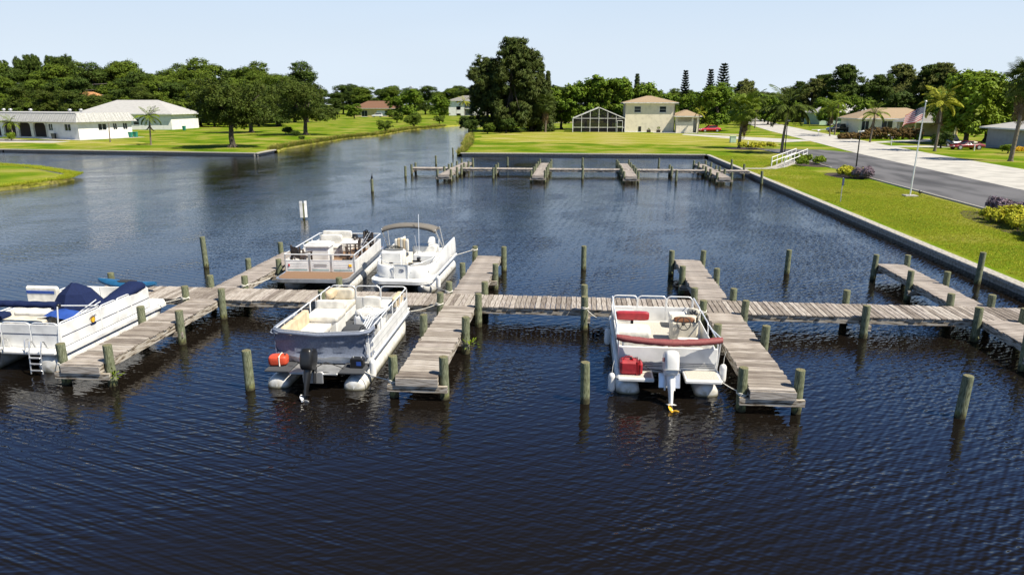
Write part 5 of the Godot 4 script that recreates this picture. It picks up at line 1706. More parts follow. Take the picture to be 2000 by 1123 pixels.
func palm(at: Vector3, high: float, fan: bool, m: Material, size: float, count: int, label: String, lean := 0.0, skirt := 0, girth := 0.15) -> Node3D:
	var t := thing("palm_tree", label, "palm", at, rng.randf() * TAU)
	var r := RandomNumberGenerator.new()
	r.seed = int(absf(at.x * 31 + at.z * 17)) + 1
	var s := Shape.new()
	var pts := []
	for i in 19:
		var u := i / 18.0
		pts.append(Vector3(lean * u * u, high * u - 0.08 * (1.0 if i == 0 else 0.0), 0.12 * sin(u * 3.0)))
	s.tube(pts, girth, 9, girth * 0.62)
	for i in range(1, 18):   # leaf scars
		if fan or i > 2: s.tube([pts[i] - Vector3.UP * 0.03, pts[i] + Vector3.UP * 0.03], girth * lerpf(1.0, 0.62, i / 18.0) * 1.10, 9)
	s.tube([Vector3(0, -0.06, 0), Vector3(0, 0.22, 0)], girth * 1.5, 9, girth * 1.02)
	if not fan: s.tube([pts[18] - Vector3.UP * 0.1, pts[18] + Vector3.UP * 0.45 * size], girth * 0.62, 8, girth * 0.3)
	part("trunk", s, M.palm_bark, t)
	var top: Vector3 = pts[18]
	for i in count:
		var a := i * 2.39996 + r.randf_range(-0.25, 0.25)
		var lay := float(i) / count   # from the spear down to the skirt
		var which: int = clampi(int(lay * 3), 0, 2) if not fan else (0 if lay < 0.5 else 1)
		var o := part("frond", fan_meshes[which] if fan else frond_meshes[which], m, t)
		var up := (1.25 - 2.3 * lay) if fan else r.randf_range(-0.12, 0.16) + (0.3 if lay < 0.25 else 0.0)
		o.transform = Transform3D(Basis(Vector3.UP, a) * Basis(Vector3(0, 0, 1), up) * Basis(Vector3.RIGHT, r.randf_range(-0.35, 0.35)), top + Vector3(0, (0.1 if fan else 0.34) * size, 0))
		o.scale = Vector3.ONE * size * r.randf_range(0.85, 1.12)
	for i in skirt:   # dead leaves hanging against the trunk
		var o := part("dead_frond", fan_meshes[1] if fan else frond_meshes[2], M.frond_dead, t)
		o.transform = Transform3D(Basis(Vector3.UP, i * 2.39996) * Basis(Vector3(0, 0, 1), -1.25 - r.randf() * 0.25), top - Vector3(0, 0.15 + (1.5 if fan else 0.25) * size * i / skirt, 0))
		o.scale = Vector3.ONE * size * 0.85
	return t


func tufts(called: String, sd: int, area: Array, count: int, high: float, wide: float, m: Material, label: String, category: String, y := LAND) -> void:   # grass or reeds over polygons: one mass
	var r := RandomNumberGenerator.new()
	r.seed = sd
	var s := Shape.new()
	for i in 9:
		var a := r.randf() * TAU
		var d := Vector3(cos(a), 0, sin(a))
		var g := r.randf_range(0.7, 1.3)
		s.tint = Color(g * r.randf_range(0.9, 1.15), g, g * 0.9)
		var b := d * r.randf() * wide
		var tip := b + d * high * r.randf_range(0.1, 0.7) + Vector3.UP * high * r.randf_range(0.55, 1.1)
		var side := Vector3(-d.z, 0, d.x) * high * 0.07
		s.tri(b - side, b + side, tip)
	var spots := []
	var sum := 0.0
	for q in area: sum += q[4]
	for q in area:   # [x0, z0, x1, z1 of a strip's middle line, weight, half width]
		for i in int(count * q[4] / sum):
			var u := r.randf()
			var p := Vector2(q[0], q[1]).lerp(Vector2(q[2], q[3]), u)
			var o: Vector2 = Vector2(-(q[3] - q[1]), q[2] - q[0]).normalized() * r.randf_range(-1, 1) * q[5]
			spots.append(p + o)
	var mm := MultiMesh.new()
	mm.transform_format = MultiMesh.TRANSFORM_3D
	mm.use_colors = true
	mm.mesh = s.mesh()
	mm.instance_count = spots.size()
	for i in spots.size():
		var k := r.randf_range(0.6, 1.4)
		mm.set_instance_transform(i, Transform3D(Basis(Vector3.UP, r.randf() * TAU).scaled(Vector3(k, k * r.randf_range(0.7, 1.2), k)), Vector3(spots[i].x, y, spots[i].y)))
		var g := r.randf_range(0.75, 1.25)
		mm.set_instance_color(i, Color(g * r.randf_range(0.9, 1.3), g, g))
	var o := MultiMeshInstance3D.new()
	o.name = numbered(called)
	o.multimesh = mm
	o.material_override = m
	add_child(o)
	tag(o, label, category, "", "stuff")


func bed_plant(at: Vector3, m: Material, scale: Vector3, label: String, group: String) -> void:
	var t := thing("flower_bush", label, "bush", at, rng.randf() * TAU, group)
	part("foliage", crowns["bed"], m, t)
	t.scale = scale


func hedge(at: Vector3, size: Vector3, turn: float, m: Material, label: String) -> void:
	var lobes := []
	var n := int(size.x / 0.9) + 1
	for i in n: lobes.append([Vector3(-size.x / 2 + size.x * i / (n - 1), size.y * 0.5, 0), Vector3(0.75, size.y * 0.5, size.z * 0.5)])
	var s := leaf_crown(int(size.x * 10), lobes, 40, 26, 0.3, 0.26, 0.6, 0.0, -1.0)
	var t := thing("hedge", label, "hedge", at, turn)
	part("foliage", s, m, t)
	var b := Shape.new()
	for i in n: b.tube([Vector3(-size.x / 2 + size.x * i / (n - 1), -0.05, 0), Vector3(-size.x / 2 + size.x * i / (n - 1) + 0.1, size.y * 0.6, 0.05)], 0.04, 5)
	part("stem", b, M.bark, t)


func vegetation() -> void:
	make_kinds()
	make_fronds()
	crowns["bed"] = leaf_crown(300, lobes_of(301, 5, Vector3(0, 0.32, 0), Vector3(0.3, 0.15, 0.3), 0.34), 16, 14, 0.12, 0.16, 0.42, 0.0, -0.6)
	var g := LAND
	# oaks on the lawn by the channel
	tree("oak_tree", "oak_a", M.oak, Vector3(-50.49, g, -99.91), Vector3(1.0, 1.02, 1.0), "broad dark oak on the lawn beside the white house, casting a round shadow", "tree", "", 0.4)
	tree("oak_tree", "oak_b", M.oak, Vector3(-55.32, g, -140.43), Vector3(1.08, 1.0, 1.0), "broad dark oak standing alone on the lawn by the channel bank", "tree", "", 1.1)
	tree("oak_tree", "oak_a", M.oak, Vector3(-71.29, g, -150.08), Vector3(1.05, 1.04, 1.05), "broad dark oak behind the first two, its crown merging with theirs", "tree", "", 2.6)
	# tall she-oaks at the corner of the middle lawn
	tree("sheoak_tree", "sheoak_0", M.casuarina, Vector3(-15.6, g, -160.3), Vector3(1.22, 0.98, 1.22), "very tall feathery she-oak on the channel corner of the middle lawn", "tree", "", 0.2)
	tree("sheoak_tree", "sheoak_1", M.casuarina, Vector3(-21.44, g, -164.02), Vector3(1.0, 0.80, 1.0), "tall feathery she-oak leaning over the channel beside the tallest one", "tree", "", 2.0)
	tree("sheoak_tree", "sheoak_0", M.casuarina, Vector3(-11.2, g, -163.0), Vector3(1.05, 0.84, 1.05), "tall feathery she-oak on the lawn side of the tallest one", "tree", "", 3.4)
	tree("sheoak_tree", "spire", M.casuarina, Vector3(-7.93, g, -169.38), Vector3(0.9, 0.82, 0.9), "slender she-oak between the tall group and the screened pool", "tree", "", 1.0)
	tree("sheoak_tree", "spire", M.casuarina, Vector3(-9.65, g, -171.52), Vector3(1.0, 0.95, 1.0), "slender pointed she-oak rising just behind the cabbage palm", "tree", "", 2.0)
	for q in [[-23.16, -151.69, 1.9, "broad low bush leaning over the channel at the foot of the she-oaks"], [-19.51, -149.01, 1.5, "bright rounded bush at the lawn corner under the she-oaks"], [-16.08, -153.3, 2.1, "dense bush at the foot of the tallest she-oak"], [-25.19, -160.8, 2.3, "dark bush overhanging the channel behind the she-oaks"]]:
		tree("bush", "shrub_%d" % (int(q[2] * 10) % 2), M.forest_dark if q[2] > 1.8 else M.forest, Vector3(q[0], g - 0.1, q[1]), Vector3.ONE * q[2], q[3], "bush", "bushes under the she-oaks")
	palm(Vector3(-7.93, g, -159.3), 6.0, true, M.frond_dark, 1.5, 34, "bushy cabbage palm beside the tall she-oaks, a skirt of yellowing leaves below", 0.0, 12, 0.22)
	# dense bright trees behind the screened pool
	for q in [[-4.82, -174.74, 0, 1.35, "dense green tree behind the pointed end of the pool screen"], [1.07, -176.88, 1, 1.5, "dense glossy tree behind the middle of the pool screen"], [6.97, -175.81, 2, 1.45, "dense green tree behind the pool screen beside the two-storey house"], [12.33, -179.02, 0, 1.55, "dense green tree showing over the house roof's edge"], [-9.11, -180.1, 1, 1.3, "dense shaded tree between the she-oaks and the pool"]]:
		tree("broadleaf_tree", "broad_%d" % q[2], M.ficus, Vector3(q[0], g, q[1]), Vector3.ONE * q[3], q[4], "tree", "dense trees behind the pool screen")
	tree("fig_tree", "broad_1", M.ficus, Vector3(30.66, g, -168.84), Vector3(1.6, 1.28, 1.5), "round dense fig tree beside the two-storey house, its trunk in deep shade")
	tree("fig_tree", "broad_2", M.bright, Vector3(60.68, g, -120.06), Vector3(1.55, 1.36, 1.5), "large bright glossy tree over the red sports car")
	tree("fig_tree", "broad_0", M.bright, Vector3(67, g, -126.5), Vector3(1.4, 1.35, 1.4), "bright glossy tree behind the white-roofed house's drive")
	for q in [[36.13, -263.07, 0.90, 1, "Norfolk pine standing alone behind the fig tree"], [44.92, -263.82, 0.92, 1, "slimmer of two Norfolk pines side by side"], [49.42, -264.36, 1.02, 0, "tallest Norfolk pine with level tiers of branches"]]:
		tree("norfolk_pine", "norfolk_%d" % q[3], M.norfolk, Vector3(q[0], g, q[1]), Vector3.ONE * q[2], q[4], "pine", "Norfolk pines", 0.3)
	tree("cypress_tree", "spire", M.norfolk, Vector3(18.87, g, -257.28), Vector3(1.2, 0.98, 1.2), "dark blunt cypress showing above the trees behind the two-storey house")
	# palms
	palm(Vector3(22.73, g, -105.91), 5.2, true, M.frond, 1.55, 34, "thick-trunked cabbage palm in the mulch bed at the lot's far corner", 0.6, 4, 0.24)
	palm(Vector3(25.89, g, -95.52), 5.0, false, M.frond_dark, 1.6, 38, "tall drooping palm by the lot beside a black lamp post", 0.35, 0, 0.20)
	palm(Vector3(-66.14, g, -104.84), 3.9, false, M.frond, 0.95, 17, "feather palm on the lawn in front of the white house", 0.25, 2, 0.13)
	palm(Vector3(-100.23, g, -118.13), 2.6, false, M.frond, 0.85, 13, "young yellow-green palm before the arches of the white house", 0.15, 0, 0.11)
	palm(Vector3(24.66, g, -156.08), 4.0, false, M.frond_yellow, 0.75, 11, "thin yellowing palm against the wing of the two-storey house", -0.2, 0, 0.10)
	palm(Vector3(48.35, g, -145.79), 4.4, false, M.frond, 1.2, 18, "leaning palm by the dark pickup on the street", 0.6, 3, 0.13)
	palm(Vector3(51.03, g, -151.15), 6.0, false, M.frond, 1.2, 18, "taller palm of the pair by the dark pickup", -0.2, 1, 0.14)
	palm(Vector3(47.38, g, -123.28), 4.2, false, M.frond, 1.05, 18, "palm in front of the tan-roofed house's red hedge", 0.25, 2, 0.14)
	palm(Vector3(47.38, g, -101.2), 5.8, false, M.frond_yellow, 1.35, 20, "yellow-green palm with hanging fronds behind the flagpole", 0.7, 3, 0.19)
	palm(Vector3(47.81, g, -84.58), 8.6, true, M.frond_dark, 1.6, 34, "tall fan palm with a brown skirt of dead leaves by the road's edge", 0.5, 22, 0.24)
	palm(Vector3(44.49, g, -190.82), 6.6, false, M.frond_dark, 1.5, 18, "shaggy palm beyond the fig tree on the far bend of the road", 0.2, 3, 0.16)
	palm(Vector3(-55.53, g, -340.9), 6.0, false, M.frond_yellow, 1.6, 15, "bright palm in front of the distant two-storey house", 0.2, 0, 0.16)
	palm(Vector3(-77.72, g, -112.02), 3.1, false, M.frond_dead, 0.01, 1, "bare thin palm stump between the white house and the lawn", 0.15, 0, 0.10)
	# wood behind the white house: rounded trees that nothing but their place tells apart
	var r := RandomNumberGenerator.new()
	r.seed = 77
	var woods := []
	for k in 54:
		var u := k / 53.0
		woods.append([lerpf(-280.86, -90.05, u) + r.randf_range(-2.5, 2.5), -227 - r.randf_range(0, 26) + 12 * u, r.randf_range(1.15, 1.45) * (1.1 - 0.22 * u)])
	for k in 34:
		var u := k / 33.0
		woods.append([lerpf(-241.2, -85.76, u) + r.randf_range(-3, 3), -195 - r.randf_range(0, 16), r.randf_range(0.78, 1.02)])
	for q in woods:
		tree("wood_tree", "wood_%d" % r.randi_range(0, 3), M.forest if r.randf() < 0.72 else M.forest_dark, Vector3(q[0], g, q[1]), Vector3(q[2] * 1.25, q[2], q[2] * 1.25), "rounded tree in the wood behind the white house", "tree", "trees in the wood behind the white house")
	for k in 34:
		tree("edge_tree", "broad_%d" % (k % 3), M.forest if k % 3 else M.forest_dark, Vector3(lerpf(-246.56, -81.47, k / 33.0) + r.randf_range(-2, 2), g, -184 - r.randf_range(0, 10)), Vector3(1.1, r.randf_range(0.7, 0.95), 1.1), "low dense tree along the edge of the wood behind the white house", "tree", "trees along the wood's edge")
	for q in [[-190.5, -232.6, 1.36], [-187.0, -233.7, 1.42], [-183.4, -232.6, 1.38], [-178.0, -231.5, 1.38], [-174.5, -232.6, 1.40], [-171.0, -231.5, 1.36], [-198.0, -234.0, 1.3]]:
		tree("pointed_tree", "sheoak_%d" % (absi(int(q[0] * 10)) % 2), M.forest_dark, Vector3(q[0], g, q[1]), Vector3(q[2] * 0.5, q[2] * 0.76, q[2] * 0.5), "dark pointed tree rising above the wood behind the white house", "tree", "pointed trees above the wood")
	for q in [[-136.14, -180.1, 0.66], [-144.72, -183.31, 0.7], [-126.5, -179.02, 0.62], [-154.37, -186.53, 0.72], [-116.85, -184.38, 0.7]]:
		tree("garden_tree", "wood_%d" % r.randi_range(0, 3), M.oak, Vector3(q[0], g, q[1]), Vector3(q[2] * 1.3, q[2], q[2] * 1.3), "brown-green garden tree in front of the orange tiled roof", "tree", "garden trees by the tiled roof")
	# trees round the brown-roofed house and far along the channel
	for k in 90:
		var u := k / 89.0
		var x := lerpf(-190.0, 70.0, u) + r.randf_range(-3, 3)
		var k2 := r.randf_range(0.78, 1.12) * (1.0 if u < 0.8 else 0.85)
		tree("far_tree", "wood_%d" % r.randi_range(0, 3), M.forest_dark if r.randf() < 0.6 else M.forest, Vector3(x, g, -370 - r.randf_range(0, 40)), Vector3(k2 * 1.5, k2, k2 * 1.5), "distant tree in the line behind the brown-roofed house", "tree", "distant trees beyond the channel")
	for q in [[-114.7, -300.16, 1.0, "round dark tree in front of the brown-roofed house's corner"], [-67.54, -280.86, 1.6, "tall bright tree between the two distant houses"], [-75.04, -289.44, 1.35, "bright tree beside the brown-roofed house"], [-56.82, -287.3, 1.3, "bright bushy tree left of the distant two-storey house's lawn"], [-92.19, -287.3, 0.9, "low bush in front of the brown-roofed house"]]:
		tree("garden_tree", "broad_%d" % (int(q[2] * 10) % 3), M.ficus, Vector3(q[0], g, q[1]), Vector3(q[2], q[2] * 0.85, q[2]), q[3].replace(" left of", " before"), "tree", "garden trees by the far houses")
	for q in [[-43.42, -157.05, 1.75, "tall mangrove bush standing on the channel bank"], [-44.6, -188.67, 2.1, "dark bush on the channel bank beyond the mangrove"], [-45.56, -194.03, 1.6, "lower bush beside the dark one on the bank"], [-49.31, -212.26, 2.2, "round bush on the lawn near the channel's far bend"], [-43.95, -220.83, 1.7, "small round bush at the channel's far bend"], [-59.5, -229.41, 2.4, "broad round bush on the far lawn"], [-48.67, -121.67, 0.55, "tiny shrub on the channel bank near the oak"], [-55.21, -135.07, 0.8, "low dark bush under the oak by the channel"], [-59.5, -142.04, 1.1, "dark heaped bush in the oak's shade"]]:
		tree("bush", "shrub_%d" % (int(q[2] * 10) % 2), M.forest_dark if q[2] < 1.2 else M.forest, Vector3(q[0], g - 0.15, q[1]), Vector3(q[2] * 1.1, q[2], q[2] * 1.1), q[3], "bush", "bushes along the channel")
	# brownish woods behind the houses by the road
	for k in 30:
		var u := k / 29.0
		var x := lerpf(55.74, 160.8, u) + r.randf_range(-2, 2)
		var k2 := r.randf_range(0.92, 1.25) * (0.86 + 0.2 * u)
		tree("paperbark_tree", "wood_%d" % r.randi_range(0, 3) if r.randf() < 0.55 else "sheoak_%d" % r.randi_range(0, 1), M.brownish if r.randf() < 0.68 else M.forest_dark, Vector3(x, g, -255 + 56 * u - r.randf_range(0, 20)), Vector3(k2 * 1.15, k2 * 0.78, k2 * 1.15), "brownish tree in the wood behind the houses on the road", "tree", "wood behind the road")
	for k in 16:
		var u := k / 15.0
		tree("thicket_tree", "broad_%d" % r.randi_range(0, 2), M.forest_dark if r.randf() < 0.5 else M.ficus, Vector3(lerpf(25.73, 137.22, u) + r.randf_range(-2, 2), g, -227 + 47 * u - r.randf_range(0, 12)), Vector3.ONE * r.randf_range(0.95, 1.35), "dense low tree in the thicket behind the houses on the road", "tree", "thicket behind the road")
	for q in [[76.11, -110.42, 1.3], [84.69, -113.63, 1.5], [96.48, -120.06, 1.5]]:
		tree("fig_tree", "broad_%d" % (int(q[0]) % 3), M.ficus, Vector3(q[0], g, q[1]), Vector3.ONE * q[2], "dense tree behind the white-roofed house", "tree", "trees behind the white-roofed house")
	# hedges and beds
	hedge(Vector3(55.32, g, -134.43), Vector3(9.0, 2.1, 1.6), 0.04, M.hedge, "tall clipped red-brown hedge in front of the tan-roofed house")
	hedge(Vector3(48.45, g, -133.79), Vector3(4.0, 1.15, 1.5), 0.0, M.hedge, "low dark end of the hedge nearest the road")
	tree("bush", "shrub_0", M.forest_dark, Vector3(51.24, g, -107.84), Vector3(1.4, 1.45, 1.3), "dark rounded bush at the drive beside the yellow-green palm", "bush")
	tree("bush", "shrub_1", M.bright, Vector3(55.21, g, -123.28), Vector3(0.6, 0.85, 0.6), "small bright garden shrub ringed with white stones before the hedge", "bush")
	tree("bush", "shrub_1", M.bright, Vector3(54.67, g, -97.55), Vector3(0.9, 0.75, 0.9), "bright shrub by the white-roofed house's wall", "bush")
	tree("bush", "shrub_0", M.bright, Vector3(-97.77, g, -114.92), Vector3(1.0, 0.85, 0.9), "flowering shrub in the bed before the white house's wall", "bush")
	tree("bush", "shrub_1", M.forest, Vector3(-104.52, g, -118.13), Vector3(1.1, 0.9, 1.0), "green shrub in the bed before the white house's arches", "bush")
	for q in [[-24.44, -68.61], [-23.8, -67.75], [-23.16, -66.25], [-24.12, -66.79], [-23.48, -64.96], [-24.33, -65.61]]: bed_plant(Vector3(-q[0], g, q[1] + 1.0), M.croton, Vector3.ONE * rng.randf_range(1.0, 1.4), "yellow-green leafy bush in the mulch bed at the lamp post", "yellow bushes in the lamp post bed")
	for q in [[24.66, -63.89], [24.33, -63.03], [24.76, -64.96], [23.8, -63.46]]: bed_plant(Vector3(q[0], g, q[1]), M.purple, Vector3(1.2, 1.6, 1.2), "airy purple flowering bush in the mulch bed at the lamp post", "purple bushes in the lamp post bed")
	for k in 15:
		var u := k / 14.0
		bed_plant(Vector3(lerpf(23.16, 22.08, u) + rng.randf_range(-0.5, 0.5), g, lerpf(-41.38, -32.7, u)), M.croton, Vector3.ONE * rng.randf_range(1.1, 1.6), "yellow-green leafy bush in the long bed by the lot's kerb", "yellow bushes in the kerb bed")
	for k in 11:
		var u := k / 10.0
		bed_plant(Vector3(24.3 + rng.randf_range(-0.3, 0.2), g, lerpf(-43.31, -34.3, u)), M.purple, Vector3(1.3, 1.7, 1.3), "airy purple flowering bush along the lot's kerb", "purple bushes in the kerb bed")
	for q in [[23.8, -103.13], [24.55, -103.98], [25.51, -104.95], [27.23, -105.7], [22.94, -104.95]]: bed_plant(Vector3(q[0], g, q[1]), M.croton, Vector3.ONE * 1.5, "yellow bush in the mulch at the foot of the cabbage palm", "yellow bushes by the cabbage palm")
	for q in [[22.73, -75.68], [24.23, -79.97], [24.98, -78.04], [23.8, -80.94]]: bed_plant(Vector3(q[0], g, q[1]), M.bright, Vector3.ONE * 1.5, "leafy bush in the mulch beside the white ramp railing", "bushes by the ramp")
	for k in 6: bed_plant(Vector3(56.4 + 0.8 * k, g, -99.3 - 0.3 * (k % 2)), M.gold, Vector3.ONE * 1.25, "golden bush before the white-roofed house's wall", "golden bushes by the wall")
	# grass and bank growth
	tufts("grass", 5, [[20.37, -21.44, 20.37, -62.18, 5.0, 3.9], [19.3, -62.18, 19.3, -90.05, 1.2, 3.0]], 90000, 0.055, 0.06, M.blade, "short green lawn grass between the seawall and the asphalt lot", "grass")
	tufts("bank_grass", 6, [[-43.3, -97.0, -44.9, -103.2, 1.0, 0.5], [-44.9, -103.2, -45.3, -114, 1.5, 0.6], [-45.3, -114, -45.7, -137, 2.6, 0.7], [-45.7, -137, -43.0, -146.5, 1.1, 0.8], [-43.0, -146.5, -43.9, -179, 2.8, 0.9], [-43.9, -179, -39.4, -203, 2.2, 1.0], [-15.7, -93, -17.4, -110, 0.9, 0.35], [-17.4, -110, -23.0, -148, 1.8, 0.6]], 3500, 0.5, 0.3, M.reed, "rough straw-coloured grass along the earth banks of the channel", "grass", LAND - 0.12)
	tufts("bank_weeds", 8, [[-43.3, -97.0, -44.9, -103.2, 1.0, 0.5], [-44.9, -103.2, -45.3, -114, 1.5, 0.6], [-45.3, -114, -45.7, -137, 2.6, 0.7], [-45.7, -137, -43.0, -146.5, 1.1, 0.8], [-43.0, -146.5, -43.9, -179, 2.8, 0.9], [-43.9, -179, -39.4, -203, 2.2, 1.0], [-15.7, -93, -17.4, -110, 0.9, 0.35], [-17.4, -110, -23.0, -148, 1.8, 0.6]], 5000, 0.42, 0.4, M.bright, "green weeds growing on the channel banks", "weeds", LAND - 0.14)
	tufts("spit_grass", 7, [[-45.6, -51, -45.0, -58, 1, 0.6], [-45.0, -58, -47.0, -62, 1, 0.6], [-47, -62, -56.5, -68.4, 1.6, 0.6], [-56.5, -68.4, -66, -72, 1.2, 0.6]], 4000, 0.16, 0.2, M.blade, "rough grass along the edge of the grassy spit", "grass", 0.36)


# ---- buildings: local axes, the front faces +z, base at y = 0 ----
func wall(parent: Node3D, called: String, m: Material, a: Vector3, b: Vector3, high: float, holes: Array, thick := 0.2) -> MeshInstance3D:
	# a straight wall from a to b with rectangular openings [start, end, sill, head] measured along it
	var s := Shape.new()
	var f := (b - a).normalized()
	var bas := Basis(f, Vector3.UP, f.cross(Vector3.UP))
	var long := (b - a).length()
	var put := func(x0: float, x1: float, y0: float, y1: float) -> void:
		if x1 - x0 > 0.005 and y1 - y0 > 0.005: s.box(a + f * (x0 + x1) / 2 + Vector3.UP * (y0 + y1) / 2, Vector3(x1 - x0, y1 - y0, thick), bas)
	var x := 0.0
	for h in holes:
		put.call(x, h[0], 0.0, high)
		put.call(h[0], h[1], 0.0, h[2]); put.call(h[0], h[1], h[3], high)
		x = h[1]
	put.call(x, long, 0.0, high)
	return part(called, s, m, parent)


func window(parent: Node3D, at: Vector3, f: Vector3, w: float, h: float, cross := true, m: Material = null, sash := true) -> void:   # centre, direction along the wall
	var o := node("window", parent)
	var bas := Basis(f, Vector3.UP, f.cross(Vector3.UP))
	var fr := Shape.new()
	for s in [-1, 1]:
		fr.box(at + f * s * (w / 2 - 0.03), Vector3(0.07, h, 0.09), bas)
		fr.box(at + Vector3.UP * s * (h / 2 - 0.03), Vector3(w - 0.14, 0.07, 0.09), bas)
	if cross: fr.box(at, Vector3(w - 0.14, 0.06, 0.08) if sash else Vector3(0.06, h - 0.14, 0.08), bas)
	part("frame", fr, M.white if m == null else m, o)
	var p := Shape.new()
	p.box(at - bas.z * 0.02, Vector3(w - 0.1, h - 0.1, 0.015), bas)
	part("pane", p, M.pane, o)
	var si := Shape.new()
	si.box(at + Vector3.DOWN * (h / 2 + 0.04) + bas.z * 0.06, Vector3(w + 0.14, 0.07, 0.16), bas)
	part("sill", si, M.white if m == null else m, o)


func hip_roof(parent: Node3D, m: Material, lo: Vector3, hi: Vector3, y: float, rise: float, over: float, called := "roof") -> MeshInstance3D:   # over the box from lo to hi (x, z)
	var s := Shape.new()
	var a := Vector3(lo.x - over, y, lo.z - over); var b := Vector3(hi.x + over, y, hi.z + over)
	var w := b.x - a.x; var d := b.z - a.z
	var k := minf(w, d) / 2
	var r0 := Vector3(a.x + k, y + rise, a.z + k); var r1 := Vector3(b.x - k, y + rise, b.z - k)
	if w < d: r0 = Vector3((a.x + b.x) / 2, y + rise, a.z + k); r1 = Vector3((a.x + b.x) / 2, y + rise, b.z - k)
	var c := [Vector3(a.x, y, b.z), Vector3(b.x, y, b.z), Vector3(b.x, y, a.z), Vector3(a.x, y, a.z)]
	if w >= d:
		s.quad(c[0], c[1], r1, r0); s.tri(c[1], c[2], r1); s.quad(c[2], c[3], r0, r1); s.tri(c[3], c[0], r0)
	else:
		s.tri(c[0], c[1], r1); s.quad(c[1], c[2], r0, r1); s.tri(c[2], c[3], r0); s.quad(c[3], c[0], r1, r0)
	var o := part(called, s, m, parent)
	var e := Shape.new()
	e.box((a + b) / 2 + Vector3.DOWN * 0.09, Vector3(w - 0.02, 0.17, d - 0.02))
	part("fascia", e, M.white, o)
	return o


func block(parent: Node3D, m: Material, lo: Vector3, hi: Vector3, high: float, front: Array, side: Array, called := "wall") -> void:   # four walls; openings in the front (+z) and the +x side
	wall(parent, called, m, Vector3(lo.x, 0, hi.z - 0.1), Vector3(hi.x, 0, hi.z - 0.1), high, front)
	wall(parent, called, m, Vector3(hi.x - 0.1, 0, hi.z - 0.2), Vector3(hi.x - 0.1, 0, lo.z + 0.2), high, side)
	wall(parent, called, m, Vector3(hi.x, 0, lo.z + 0.1), Vector3(lo.x, 0, lo.z + 0.1), high, [])
	wall(parent, called, m, Vector3(lo.x + 0.1, 0, lo.z + 0.2), Vector3(lo.x + 0.1, 0, hi.z - 0.2), high, [])


func bin(at: Vector3, m: Material, label: String, turn := 0.0) -> void:
	var t := thing("wheelie_bin", label, "bin", at, turn, "bins by the white house")
	var s := Shape.new()
	var rings := []
	for q in [[0.05, 0.24, 0.24], [0.5, 0.27, 0.28], [0.95, 0.30, 0.33]]:
		var ra := []
		for i in 4: ra.append(Vector3([1, 1, -1, -1][i] * q[1], q[0], [1, -1, -1, 1][i] * q[2]))
		ra.reverse()
		rings.append(ra)
	for k in 2:
		for i in 4: s.face(rings[k][i], rings[k][(i + 1) % 4], rings[k + 1][(i + 1) % 4], rings[k + 1][i], Vector3(0, 0.5, 0))
	part("body", s, m, t)
	part("lid", boxes([[Vector3(0, 0.99, 0), Vector3(0.66, 0.08, 0.72)]], 0.03), m, t)
	for x in [-0.22, 0.22]:
		var w := Shape.new()
		w.cyl(Vector3(x - 0.03, 0.1, -0.27), Vector3(x + 0.03, 0.1, -0.27), 0.1, 0.1, 10)
		part("wheel", w, M.rubber, t)


func houses() -> void:
	pool_house()
	white_house()
	far_houses()
	road_houses()


